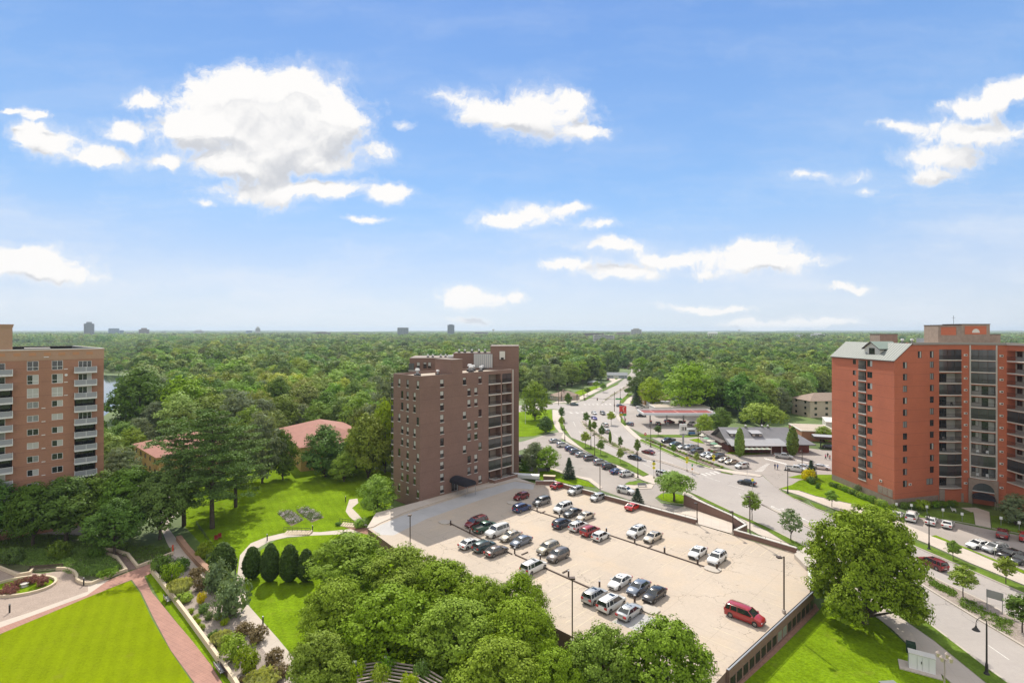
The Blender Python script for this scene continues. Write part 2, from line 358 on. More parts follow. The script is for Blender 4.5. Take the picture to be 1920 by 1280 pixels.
patch('road', near_kerb + drive_mouth + near_kerb2 + left_arm + up_left + up_right + right_arm + far_kerb + [(1445, 905)] + far_kerb2 + [(2050, 1400)], M_ROAD, z=.004)
patch('lot_drive', [(1429, 890), (1461, 919), (1505, 905), (1530, 897), (1560, 893), (1600, 880), (1600, 845), (1545, 843), (1495, 838), (1400, 832), (1330, 812), (1305, 800), (1345, 790), (1345, 768), (1215, 757), (1180, 770), (1163, 776), (1178, 800), (1225, 822), (1240, 816), (1330, 838), (1375, 856), (1415, 874)], M_LOT, z=.003)
patch('cafe_parking', [(1225, 822), (1245, 818), (1330, 838), (1420, 872), (1429, 892), (1385, 884), (1330, 866), (1260, 840)], M_LOT, z=.0055)
patch('street_side_parking', [(1005, 850), (1020, 824), (1062, 829), (1141, 869), (1196, 899), (1176, 905), (1168, 910), (1178, 916), (1228, 905), (1243, 902), (1264, 913), (1240, 925), (1228, 933), (1240, 943), (1285, 950), (1312, 966), (1306, 981), (1126, 918), (1100, 899), (1080, 893), (1050, 885), (1030, 876), (1005, 862)], M_LOT, z=.002)
patch('side_drive', [(930, 838), (985, 826), (1020, 815), (1056, 808), (1062, 822), (1035, 824), (1005, 836), (950, 850)], M_LOT, z=.006)
patch('driveway', [(1690, 968), (1740, 969), (1830, 987), (1920, 1005), (2050, 1035), (2050, 1090), (1920, 1068), (1850, 1042), (1745, 1005), (1700, 990), (1655, 972), (1600, 955)], M_LOT, z=.002)
patch('left_street', [(-150, 965), (40, 960), (130, 985), (170, 975), (240, 940), (262, 905), (280, 905), (262, 945), (235, 985), (160, 1003), (60, 1000), (-150, 1005)], M_LOT, z=.002)
for kk in (near_kerb, near_kerb2, up_left, up_right, far_kerb, far_kerb2): kerb(kk)
# verges and pavements
VN = [0]
def V(n, p, m=M_LAWN2, h=.10, sm=0):
    VN[0] += 1; return patch(n, p, m, z=-.02, h=h + .02 + VN[0] * .0006, side=M_KERB, sm=sm)
V('grass_verge', [(1297, 926), (1312, 931), (1375, 961), (1437, 988), (1494, 1017), (1560, 1051), (1640, 1096), (1721, 1154), (1770, 1191), (1854, 1255), (1895, 1285), (1860, 1290), (1751, 1201), (1695, 1162), (1600, 1090), (1520, 1045), (1440, 996), (1400, 976), (1362, 960), (1320, 940)], M_LAWN2, .12)
V('pavement', [(1282, 921), (1296, 927), (1320, 941), (1362, 961), (1400, 977), (1440, 997), (1520, 1046), (1600, 1091), (1695, 1163), (1751, 1202), (1860, 1291), (1800, 1295), (1704, 1209), (1671, 1178), (1560, 1092), (1500, 1050), (1440, 1012), (1400, 990), (1380, 978), (1340, 960), (1300, 943), (1279, 930)], M_WALKC, .11)
V('grass_verge', [(1070, 822), (1100, 833), (1140, 850), (1180, 869), (1216, 889), (1206, 893), (1160, 872), (1130, 862), (1097, 844)], M_LAWN2, .12)
V('pavement', [(1056, 812), (1068, 822), (1096, 844), (1129, 863), (1159, 873), (1206, 894), (1218, 890), (1229, 896), (1243, 904), (1226, 908), (1190, 895), (1141, 868), (1062, 828), (1052, 820)], M_WALKC, .11)
V('grass_verge', [(1049, 790), (1054, 792), (1061, 806), (1067, 813), (1060, 812), (1052, 802)], M_LAWN2, .12)
V('pavement', [(1036, 768), (1050, 769), (1052, 780), (1048, 790), (1051, 802), (1056, 811), (1050, 812), (1040, 800), (1036, 785)], M_WALKC, .11)
V('lawn', [(940, 775), (1034, 768), (1036, 784), (1040, 800), (1041, 806), (1025, 811), (1000, 818), (975, 819), (930, 812)], M_LAWN, .10)
V('lawn', [(960, 882), (1003, 884), (1030, 878), (1050, 887), (1062, 893), (1080, 896), (1103, 903), (1117, 914), (1030, 903), (960, 893)], M_LAWN, .09)
V('pavement', [(1030, 874), (1055, 884), (1082, 892), (1108, 897), (1130, 914), (1124, 917), (1103, 901), (1080, 895), (1050, 886), (1026, 877)], M_WALKC, .11)
V('pavement', [(1002, 880), (1011, 880), (1012, 898), (1002, 898)], M_WALKC, .12)
V('grass_verge', [(1172, 907), (1180, 903), (1200, 902), (1216, 906), (1190, 909), (1175, 909)], M_LAWN2, .12)
V('pavement', [(1172, 909), (1190, 910), (1217, 907), (1226, 909), (1222, 916), (1195, 917), (1174, 915)], M_WALKC, .11)
V('lawn', [(1232, 932), (1240, 926), (1262, 925), (1282, 929), (1305, 944), (1290, 946), (1265, 944), (1240, 938)], M_LAWN, .12)
V('grass_verge', [(1200, 828), (1235, 843), (1285, 865), (1335, 880), (1331, 878.5), (1322, 876), (1285, 861), (1235, 838), (1200, 824)], M_LAWN2, .12)
patch('grass_verge', [(1200, 826), (1235, 842), (1285, 863), (1330, 877), (1337, 877.5), (1285, 858), (1240, 838), (1203, 823)], M_LAWN2, z=.001, h=.125)
V('pavement', [(1158, 776), (1170, 792), (1187, 808), (1203, 822), (1240, 837), (1285, 857), (1337, 877), (1385, 884), (1430, 891), (1424, 894), (1380, 889), (1335, 880), (1285, 866), (1235, 843), (1200, 828), (1185, 816), (1170, 801), (1156, 783)], M_WALKC, .115)
V('grass_verge', [(1350, 883.5), (1375, 889), (1372, 890), (1352, 886)], M_LAWN2, .13)
V('plant_bed', [(1212, 824), (1240, 832), (1285, 851), (1330, 868), (1352, 877), (1337, 876), (1285, 856), (1240, 836), (1206, 823)], M_MULCH, .14)
V('grass_verge', [(1164, 783), (1170, 788), (1176, 796), (1172, 799), (1165, 793)], M_LAWN2, .13)
V('lawn', [(1193, 815), (1240, 815), (1310, 815), (1315, 818), (1290, 820), (1215, 820), (1200, 819)], M_LAWN2, .10)
V('lawn', [(1292, 824), (1310, 822), (1318, 829), (1322, 832), (1305, 829)], M_LAWN, .12)
V('lawn', [(1360, 850), (1372, 847), (1440, 850), (1452, 848), (1440, 851), (1392, 854)], M_LAWN, .11)
V('lawn', [(1460, 917), (1485, 909), (1498, 901), (1530, 895), (1562, 893), (1600, 915), (1680, 955), (1700, 975), (1680, 975), (1600, 945), (1530, 930), (1500, 920)], M_LAWN, .12)
V('lawn', [(1478, 895), (1500, 890), (1560, 890), (1560, 896), (1512, 899)], M_LAWN, .10)
V('pavement', [(1466, 918), (1480, 912), (1500, 921), (1530, 931), (1600, 946), (1680, 975), (1745, 1004), (1820, 1034), (1920, 1077), (2050, 1135), (2050, 1150), (1920, 1097), (1820, 1056), (1740, 1020), (1710, 1008), (1610, 972), (1540, 945), (1500, 929)], M_WALKC, .11)
V('grass_verge', [(1461, 919), (1475, 925), (1500, 933), (1512, 937), (1505, 939), (1489, 935)], M_LAWN2, .125)
V('grass_verge', [(1517, 941), (1540, 948), (1552, 955), (1545, 957), (1530, 953)], M_LAWN2, .125)
V('grass_verge', [(1700, 1012), (1740, 1024), (1820, 1060), (1920, 1100), (2050, 1158), (2050, 1168), (1920, 1112), (1826, 1071), (1768, 1046), (1707, 1020)], M_LAWN2, .13)
V('lawn', [(1745, 1005), (1755, 1004), (1850, 1043), (1920, 1071), (2050, 1110), (2050, 1130), (1920, 1076), (1820, 1033)], M_LAWN, .12)
V('lawn', [(1700, 968), (1730, 963), (1745, 955), (1800, 965), (1825, 960), (1828, 984), (1780, 975)], M_LAWN2, .12)
V('lawn', [(1857, 967), (1920, 970), (1950, 980), (1950, 1008), (1860, 990)], M_LAWN2, .12)
V('pavement', [(1803, 952), (1830, 952), (1855, 960), (1858, 990), (1829, 984), (1826, 962)], M_WALKC, .11)
# north side of the junction
V('grass_verge', [(1097, 751), (1116, 741), (1113, 740), (1094, 749)], M_LAWN2, .12)
V('grass_verge', [(1132, 733), (1160, 720), (1156, 719), (1130, 731)], M_LAWN2, .12)
V('pavement', [(1070, 755), (1086, 752), (1110, 739), (1140, 724), (1168, 709), (1175, 700), (1168, 706), (1133, 722), (1100, 737), (1080, 748), (1045, 752), (1035, 756)], M_WALKC, .11)
V('lawn', [(1068, 748), (1078, 747.5), (1102, 736), (1115, 730), (1130, 724), (1112, 724), (1085, 732), (1074, 738)], M_LAWN, .10)
V('lawn', [(1150, 714), (1166, 706), (1170, 702), (1158, 703), (1150, 709)], M_LAWN, .10)
V('driveway', [(1137, 706), (1148, 706), (1155, 712), (1148, 715), (1140, 712)], M_WALKC, .10)
V('grass_verge', [(1161, 756), (1164, 750), (1178, 738), (1187, 737), (1175, 748), (1168, 756)], M_LAWN2, .12)
V('pavement', [(1168, 757), (1176, 748), (1188, 740), (1200, 733), (1204, 736), (1188, 746), (1181, 757)], M_WALKC, .11)
V('lawn', [(1182, 757), (1189, 747), (1205, 738), (1212, 748), (1212, 757)], M_LAWN, .10)
# medians
def median(pts, name='median'): return patch(name, pts, M_GRAVEL, z=-.02, h=.17, side=M_KERB)
MED = [(1428, 946), (1465, 964), (1520, 991), (1600, 1022), (1660, 1048), (1736, 1101), (1770, 1122), (1826, 1156), (1920, 1212), (2050, 1290), (2050, 1240), (1920, 1169), (1901, 1160), (1845, 1128), (1777, 1096), (1721, 1068), (1650, 1036), (1590, 1012), (1520, 987), (1465, 962)]
median(MED); kerb(MED + [MED[0]], .35, .17)
MED2 = [(1089, 788), (1095, 800), (1110, 814), (1132, 829), (1172, 849), (1210, 859), (1230, 864), (1260, 873), (1308, 889), (1311, 888), (1262, 871), (1232, 861.5), (1222, 859), (1204, 850), (1179, 841), (1147, 829), (1122, 812), (1105, 797), (1097, 789)]
median(MED2); kerb(MED2 + [MED2[0]], .35, .17)
MED3 = [(1127, 757), (1138, 749), (1150, 741.5), (1180, 725), (1189, 717), (1196, 706), (1190, 709), (1177, 721), (1146, 740), (1137, 747)]
median(MED3); kerb(MED3 + [MED3[0]], .35, .17)
# painted markings
mk = MB()
def dash(p, q, wd=.14, m=M_PAINT, z=.010, zz=0.):
    a, c = G(p[0], p[1], zz), G(q[0], q[1], zz); ribbon(mk, [a, c], wd, z + zz, z + zz, m)
for p, q in [((1540, 985), (1575, 1002)), ((1385, 925), (1425, 945)), ((1445, 950), (1470, 962)), ((1322, 893), (1350, 902)), ((1365, 908), (1395, 917)), ((1755, 1152), (1738, 1140)), ((1853, 1209), (1892, 1236)),
             ((1240, 861), (1262, 868)), ((1290, 879), (1310, 885)), ((1110, 845), (1125, 852)), ((1150, 862), (1172, 873)), ((1205, 868), (1222, 876)), ((1245, 886), (1262, 892)),
             ((1075, 790), (1079, 799)), ((1085, 808), (1095, 817)), ((1150, 812), (1165, 824)), ((1185, 836), (1202, 846)), ((1140, 738), (1150, 733)), ((1162, 727), (1170, 722))]: dash(p, q)
for i in range(7):   # zebra bars across the avenue
    x = 1236 + i * 7; dash((x, 893.5 - i * .9), (x + 8, 896.5 - i * .9), .6)
for i in range(4): dash((1315 + i * 8, 887.5 - i * 1.4), (1325 + i * 8, 891.5 - i * 1.4), .6)
for i in range(9): dash((1095 + i * 8, 757.5 - i * .1), (1098 + i * 8, 758.8), .7)
for i in range(8): dash((1068 + i * 11.5, 772.5), (1073 + i * 11.5, 774.5), .8)
for i in range(7): dash((1416 + i * 3.2, 882.5 - i * 2.25), (1430 + i * 2.2, 883 - i * 2.25), .55)
for (x, y) in [(1450, 950), (1508, 973), (1255, 882), (1208, 862)]:          # turn arrows
    a = G(x, y); d = (G(x + 12, y + 5.5) - a).normalized(); n = Vector((-d.y, d.x, 0)); z = Vector((0, 0, .012))
    for q in ([a - n * .1, a + d * 2.2 - n * .1, a + d * 2.2 + n * .1, a + n * .1], [a - d * .9, a + n * .45, a - n * .45], [a + d * 1.5, a + d * 1.7, a + d * 1.7 + n * 1.1, a + d * 1.5 + n * 1.1], [a + d * 1.2 + n * 1.1, a + d * 1.6 + n * 1.7, a + d * 2.0 + n * 1.1]):
        mk.face([p + z for p in q], M_PAINT)
for i in range(12): dash((1433 + i * 3.5, 858 + i * .9), (1437 + i * 3.5, 861 + i * .9), .35)
for x, y in ((1494, 863), (1507, 865), (1530, 869), (1545, 871)): dash((x, y), (x + 9, y + .8), .9)
tag(mk.build('lane_marking'), kind='structure')

# ------------------------------------------------------------------ the parking deck, level 2.2 m
DZ = 2.2
u = Vector((.7071, -.7071, 0)); v = Vector((.7071, .7071, 0))
deck_px = [(690, 993), (735, 1023)]
D = lambda px, py: G(px, py, DZ)
dk = [D(690, 991), D(736, 1024)]
A = dk[1]; s_w = A.x + A.y
E1, E2 = D(1520, 1112), D(1361, 1259)
# south corner: where the west edge meets the end wall
k = E2.x - E2.y; cor = Vector(((s_w + k) / 2 + 1.0, (s_w - k) / 2 + 1.0, DZ))
dk += [cor, E2, E1, D(1516, 1065), D(1494, 1038), D(1376, 1003), D(1306, 982), D(1062, 916), D(1037, 907), D(1003, 906), D(965, 893), D(870, 905), D(788, 938)]
b = MB(); pts = ccw([(p.x, p.y) for p in dk]); b.prism(pts, -.01, DZ, M_BROWN, M_DECK)
o = b.build('parking_deck'); bm = bmesh.new(); bm.from_mesh(o.data); bmesh.ops.triangulate(bm, faces=[f for f in bm.faces if len(f.verts) > 4]); bm.to_mesh(o.data); bm.free()
tag(o, 'raised beige concrete parking deck with brick sides below the brown tower', 'parking deck')
def onp(name, px, m, dz, h=0.): return patch(name, [(q.x, q.y) for q in (D(*p) for p in px)], m, z=DZ + dz, h=h, world=True)
onp('driveway_apron', [(697, 991), (712, 984), (760, 964), (880, 925), (965, 902), (1002, 908), (1000, 917), (965, 915), (905, 935), (800, 972), (738, 1003), (712, 1002)], M_APRON, .004)
onp('entrance_pavement', [(688, 990), (705, 962), (788, 940), (915, 908), (962, 893), (998, 906), (965, 901), (880, 921), (760, 960), (712, 981), (700, 988)], M_WALKC, .0, .12)
onp('wheelchair_bay', [(1147, 1165), (1166, 1155), (1205, 1150), (1232, 1160), (1215, 1178), (1195, 1182)], M_APRON, .004)
# kerbs between the bays, stall lines, bollard lights
ROWB = (D(997, 955), D(1341, 1069)); ROWA = (D(838, 978), D(1107, 1103)); ROWC = (D(1085, 1092), D(1226, 1148))
kb = MB()
for (p, q) in (ROWB, (ROWA[0], D(960, 1039)), (D(966, 1040), D(1107, 1103))): ribbon(kb, [p, q], .22, DZ + .003, DZ + .16, mat('rubber_kerb', (.10, .07, .055)))
for x, y in ((1013, 962), (1214, 1028), (978, 1040), (1055, 1074)):
    p = D(x, y); ribbon(kb, [p, p + v * 1.6], .22, DZ + .003, DZ + .15, mat('rubber_kerb', (.1, .07, .055)))
tag(kb.build('bay_divider'), kind='structure')
def island(c, L=2.6, wdt=1.1):
    b = MB(); ring = []
    for i in range(20):
        t = 2 * math.pi * i / 20; q = c + u * (L / 2 * math.copysign(abs(math.cos(t)) ** .6, math.cos(t))) + v * (wdt * math.copysign(abs(math.sin(t)) ** .6, math.sin(t))); ring.append((q.x, q.y))
    b.prism(ccw(ring), DZ + .002, DZ + .17, M_KERB); tag(b.build('kerb'), kind='structure')
for x, y in ((1336, 1067), (1219, 1143), (961, 943), (834, 979)): island(D(x, y))
sl = MB()
def stalls(p, q, n, side):
    for i in range(n):
        a = p + (q - p) * ((i + .5) / n)
        for s_ in side: ribbon(sl, [a + v * s_ * .5, a + v * s_ * 5.2], .11, DZ + .009, DZ + .009, M_PAINTY)
nB = round((ROWB[1] - ROWB[0]).length / 2.75); stalls(*ROWB, nB, (1, -1))
nA = round((ROWA[1] - ROWA[0]).length / 2.75); stalls(*ROWA, nA, (1, -1))
NEp, NEq = D(1062, 918), D(1300, 983); stalls(NEp, NEq, round((NEq - NEp).length / 2.75), (-1,))
NEp, NEq = D(1385, 1008), D(1490, 1040); stalls(NEp, NEq, 6, (-1,))
pW, qW = D(1030, 1100), D(1150, 1165); stalls(pW, qW, 7, (1, -1))
for i in range(8):
    a = E2 + (E1 - E2) * ((i + .6) / 9); ribbon(sl, [a + Vector((-.7071, .7071, 0)) * .8, a + Vector((-.7071, .7071, 0)) * 5.6], .11, DZ + .009, DZ + .009, M_PAINTY)
tag(sl.build('stall_marking'), kind='structure')
# parapets
def parapet(name, pts, z0, z1, label, rail=True, th=.38, cap=M_OFFW, m=M_BROWN, z1b=None):
    t = empty(name, (pts[0].x, pts[0].y, z0)); o3 = Vector((pts[0].x, pts[0].y, z0)); P = [p - o3 for p in pts]
    b = MB(); ribbon(b, P, th, 0, z1 - z0, m); b.build('brickwork', t)
    b = MB(); ribbon(b, P, th + .12, z1 - z0 + .001, z1 - z0 + .10, cap); b.build('coping', t)
    if rail:
        b = MB(); L = [Vector((p.x, p.y, z1 - z0 + .42)) for p in P]; b.tube(L, .035, M_DARKM, 6)
        for i in range(len(P) - 1):
            n = max(1, int((P[i + 1] - P[i]).length / 2.4))
            for j in range(n + 1):
                q = P[i] + (P[i + 1] - P[i]) * j / n; b.box(q.x - .025, q.x + .025, q.y - .025, q.y + .025, z1 - z0 + .05, z1 - z0 + .42, M_DARKM)
        b.build('handrail', t)
    return tag(t, label, 'wall')
parapet('parapet_wall', [D(1004, 908), D(1038, 908), D(1066, 917), D(1180, 948), D(1308, 983)], DZ, DZ + .95, 'long brown brick parapet with pale coping between deck and street-side parking')
parapet('parapet_wall', [D(1376, 1002), D(1408, 1011), D(1494, 1037)], DZ, DZ + .95, 'brown brick parapet right of the deck ramp, beside the avenue verge')
W1 = G(1283, 947, .1); W2 = G(1373, 964, 3.0); W3 = G(1399, 981, 3.0); W4 = G(1379, 990, 3.1)
parapet('retaining_wall', [Vector((W1.x, W1.y, 0)), Vector((W2.x, W2.y, 0)), Vector((W3.x, W3.y, 0)), Vector((W4.x, W4.y, 0))], 0, 2.75, 'brown brick retaining wall along the far side of the deck ramp')
p0, p1 = D(1306, 981), D(1376, 1001); q1, q0 = Vector((W2.x, W2.y, 0)), Vector((W1.x, W1.y, 0))
b = MB(); L0 = Vector((D(1225, 957).x, D(1225, 957).y, 0)); b.face([(L0.x, L0.y, .02), (p0.x, p0.y, DZ + .003), (p1.x, p1.y, DZ + .003), (q1.x, q1.y, 1.3), (q0.x, q0.y, .02)], M_WALKC)
tag(b.build('ramp'), kind='structure')
# low slope wall right of the lower deck edge, with railings
t = empty('deck_edge_wall', (E2.x, E2.y, 0)); o3 = Vector((E2.x, E2.y, 0)); a_, b_ = E2 - o3, E1 - o3
b = MB(); ribbon(b, [Vector((a_.x, a_.y, 0)), Vector((b_.x, b_.y, 0))], .4, -.02, DZ + .32, M_BROWN, off=-.22); b.build('brickwork', t)
b = MB(); ribbon(b, [Vector((a_.x, a_.y, 0)), Vector((b_.x, b_.y, 0))], .30, DZ + .321, DZ + .38, M_GREYM, off=-.22); b.build('coping', t)
b = MB(); d_ = (b_ - a_); n_ = Vector((d_.y, -d_.x, 0)).normalized()
for i in range(16):
    q = a_ + d_ * ((i + .5) / 16) + n_ * .43; ang = math.atan2(d_.y, d_.x)
    mt_ = Matrix.Translation((q.x, q.y, 0)) @ Matrix.Rotation(ang, 4, 'Z')
    o_ = b.box(-.62, .62, -.03, .03, .35, 1.55, M_DARKM if i not in (8, 9) else M_GREYM, mt_)
b.build('garage_grille', t)
b = MB(); b.tube([a_ + n_ * .3 + Vector((0, 0, .62)), b_ + n_ * .3 + Vector((0, 0, .62))], .05, M_DARKM, 6)
b.build('handrail', t)
tag(t, 'long brown brick edge wall with garage grilles at the lower right deck side', 'wall')
parapet('parapet_wall', [D(1521, 1111), D(1517, 1066), D(1496, 1039)], DZ - 2.2, DZ + .5, 'short brown brick parapet at the deck corner behind the big maple', rail=False)
b = MB(); h = [D(1489, 1046), D(1512, 1031), D(1530, 1040), D(1530, 1075), D(1510, 1068)]; b.prism(ccw([(p.x, p.y) for p in h]), DZ + .004, DZ + .75, M_KERB)
tag(b.build('concrete_plinth'), 'angular pale concrete block at the deck corner behind the big tree', 'plinth')
# short railing at the south end of the deck
t = empty('metal_railing', tuple(D(1330, 1256))); b = MB()
for i in range(11): b.box(i * .28 - .02, i * .28 + .02, -.02, .02, 0, 1.05, M_BRONZE)
b.box(-.02, 2.84, -.03, .03, 1.03, 1.10, M_BRONZE); b.build('bars', t); t.location.x -= 1.9; tag(t, 'short bronze railing at the south corner of the deck beside trees', 'railing')

# ------------------------------------------------------------------ lawns and gardens
patch('lawn', [(1300, 1330), (1361, 1285), (1372, 1290), (1448, 1230), (1530, 1152), (1560, 1110), (1600, 1095), (1671, 1182), (1704, 1212), (1789, 1280), (1840, 1320)], M_LAWN, z=-.01)
patch('mulch_strip', [(1361, 1287), (1440, 1208), (1528, 1130), (1536, 1142), (1455, 1224), (1375, 1297)], M_MULCHR, z=.003)
patch('lawn', [(392, 1035), (345, 985), (350, 915), (420, 885), (500, 872), (640, 870), (735, 885), (735, 945), (690, 990), (600, 1000), (520, 1008), (470, 1020), (455, 1045), (448, 1080), (420, 1040)], M_LAWN, z=-.010)
patch('lawn', [(458, 1090), (475, 1040), (520, 1010), (600, 1002), (700, 1000), (735, 1026), (900, 1140), (1080, 1260), (1200, 1360), (590, 1330), (590, 1280), (520, 1215), (470, 1140)], M_LAWN, z=-.006)
patch('lawn', [(0, 1190), (40, 1160), (160, 1118), (245, 1088), (262, 1110), (285, 1160), (320, 1220), (368, 1290), (400, 1340), (-200, 1400), (-150, 1260)], mat('fine_lawn', (.180, .238, .003), rough=.95, var=.10, vscale=.25, var2=.18, v2scale=3, bump=.6, bscale=12, spec=.02, extra=blades), z=.004)
patch('mulch_strip', [(640, 985), (700, 990), (740, 1025), (728, 1030), (690, 1003)], M_MULCHR, z=.006)
patch('path', [(442, 1100), (450, 1040), (470, 1018), (500, 1006), (530, 999), (565, 996), (600, 997), (690, 988), (700, 993), (640, 1001), (590, 1003), (540, 1006), (506, 1014), (478, 1030), (462, 1052), (458, 1092)], M_WALKC, z=.004)
patch('path', [(436, 1118), (442, 1092), (459, 1090), (462, 1130), (520, 1195), (592, 1282), (640, 1340), (570, 1340), (500, 1225), (450, 1160)], M_WALKC, z=.008)
patch('path', [(648, 958), (655, 936), (670, 934), (672, 942), (660, 952), (672, 964), (690, 985), (675, 985), (655, 968)], M_WALKC, z=.003)
patch('cobble_court', [(-150, 1080), (0, 1062), (40, 1072), (80, 1075), (120, 1068), (148, 1072), (160, 1086), (190, 1092), (165, 1108), (60, 1148), (0, 1172), (-150, 1250)], M_COBBLE, z=.003)
patch('path', [(205, 1086), (165, 1092), (165, 1108), (60, 1146), (-60, 1185), (-60, 1200), (50, 1160), (162, 1118)], M_WALKC, z=.006)
patch('brick_path', [(-150, 1232), (0, 1176), (162, 1116), (205, 1086), (240, 1072), (282, 1056), (284, 1074), (270, 1080), (285, 1110), (300, 1128), (330, 1165), (360, 1200), (395, 1245), (420, 1285), (450, 1340), (400, 1340), (368, 1284), (320, 1218), (288, 1158), (265, 1110), (247, 1086), (160, 1121), (0, 1188), (-150, 1250)], M_BRICKPAVE, z=.009)
patch('brick_path', [(188, 1030), (215, 1032), (240, 1042), (257, 1065), (236, 1070), (222, 1048), (205, 1040), (190, 1038)], mat('dark_brick_paving', (.20, .14, .12), var=.2, vscale=2, var2=.2, v2scale=7), z=.011)
patch('garden_bed', [(-150, 1040), (0, 1000), (120, 1000), (200, 1010), (325, 1035), (284, 1052), (205, 1085), (165, 1095), (140, 1068), (60, 1072), (-150, 1062)], mat('bed_ground', (.075, .085, .03), var=.3, vscale=.8, var2=.4, v2scale=5, bump=.8, bscale=6), z=.001)
patch('garden_bed', [(286, 1062), (325, 1040), (350, 1055), (392, 1100), (440, 1130), (500, 1210), (570, 1290), (600, 1340), (445, 1340), (418, 1255), (330, 1130)], M_GRAVEL, z=.005)
patch('grass_verge', [(272, 1076), (284, 1074), (330, 1130), (418, 1255), (440, 1290), (425, 1290), (395, 1244), (330, 1164), (300, 1126)], M_LAWN, z=.006)
patch('path', [(300, 985), (312, 985), (345, 1028), (392, 1068), (388, 1085), (372, 1078), (325, 1040), (312, 1015)], M_WALKC, z=.0075)
patch('grey_path', [(300, 920), (318, 918), (335, 960), (312, 985), (296, 985)], M_WALKC, z=.009)
def low_wall(px, h, label, th=.35, m=M_CREAM, sm=0, name='garden_wall', z=0):
    pts = [G(p[0], p[1], z) for p in px]; pts = smooth_line(pts, sm) if sm else pts
    b = MB(); ribbon(b, [Vector((p.x, p.y, 0)) for p in pts], th, z - .01, z + h, m); return tag(b.build(name), label, 'garden wall')
low_wall([(284, 1072), (300, 1092), (350, 1158), (400, 1227), (440, 1283), (460, 1320)], .85, 'long straight cream wall between brick path and shrub bed', .4)
low_wall([(-60, 1058), (0, 1066), (33, 1080), (56, 1076), (62, 1069)], .5, 'cream retaining wall left of the bench behind the cobbled court')
low_wall([(106, 1068), (125, 1068), (140, 1074), (145, 1083), (143, 1090), (166, 1098), (190, 1088), (237, 1070)], .5, 'curving cream retaining wall round the shrub bed of the court', sm=1)
low_wall([(191, 1031), (215, 1033), (240, 1041), (258, 1064), (284, 1054), (325, 1038)], .5, 'cream retaining wall along the dark tree bed up to the red post')
low_wall([(200, 1040), (219, 1046), (237, 1071)], .45, 'short cream wall on the near side of the dark brick branch path')
low_wall([(335, 1012), (352, 1035), (375, 1060), (397, 1080)], .9, 'terracotta coloured retaining wall beside the shaded side path', .9, mat('terracotta_wall', (.33, .19, .12), var=.1))
# ------------------------------------------------------------------ buildings
WM = {}
def window_mesh(w_, h_, style):
    """style: (kind, blind fraction, frame material) ; local -y is outdoors"""
    key = (round(w_, 2), round(h_, 2), style)
    if key in WM: return WM[key]
    kind, bl, fm = style; f = .07; b = MB()
    b.box(0, w_, -.07, 0, 0, f, fm); b.box(0, w_, -.07, 0, h_ - f, h_, fm); b.box(0, f, -.07, 0, f, h_ - f, fm); b.box(w_ - f, w_, -.07, 0, f, h_ - f, fm)
    if kind in ('slide', 'quad'): b.box(w_ / 2 - f / 2, w_ / 2 + f / 2, -.068, 0, f, h_ - f, fm)
    if kind == 'quad': b.box(f, w_ / 2 - f / 2, -.066, 0, h_ * .34, h_ * .34 + f, fm); b.box(w_ / 2 + f / 2, w_ - f, -.066, 0, h_ * .34, h_ * .34 + f, fm)
    if kind == 'hung': b.box(f, w_ - f, -.066, 0, h_ * .34, h_ * .34 + f, fm)
    if kind == 'door':
        for q in (.33, .66): b.box(w_ * q - f / 2, w_ * q + f / 2, -.066, 0, f, h_ - f, fm)
    fr = b.mesh('window_frame'); b = MB()
    mb_ = M_BLIND if bl >= 0 else M_BLINDG; bl = abs(bl)
    def pane(x0, x1, z0, z1, m, y=-.02): b.face([(x0, y, z0), (x1, y, z0), (x1, y, z1), (x0, y, z1)], m)
    if kind == 'hung':
        zs = h_ - (h_ * bl); pane(0, w_, 0, zs, M_GLASS); pane(0, w_, zs, h_, mb_) if bl > 0 else None
    elif bl > .95: pane(0, w_, 0, h_, mb_)
    else:
        xs = w_ * (1 - bl); pane(0, xs, 0, h_, M_GLASS); pane(xs, w_, 0, h_, mb_) if bl > 0 else None
    gl = b.mesh('window_pane'); WM[key] = (fr, gl); return WM[key]
def place_window(parent, P, U, s, z, w_, h_, style, depth=.12, name='window'):
    N = Vector((U.y, -U.x)); p = P + U * s - N * depth; fr, gl = window_mesh(w_, h_, style)
    o = link(name, fr, parent, (p.x, p.y, z), math.atan2(U.y, U.x)); link('pane', gl, o); return o
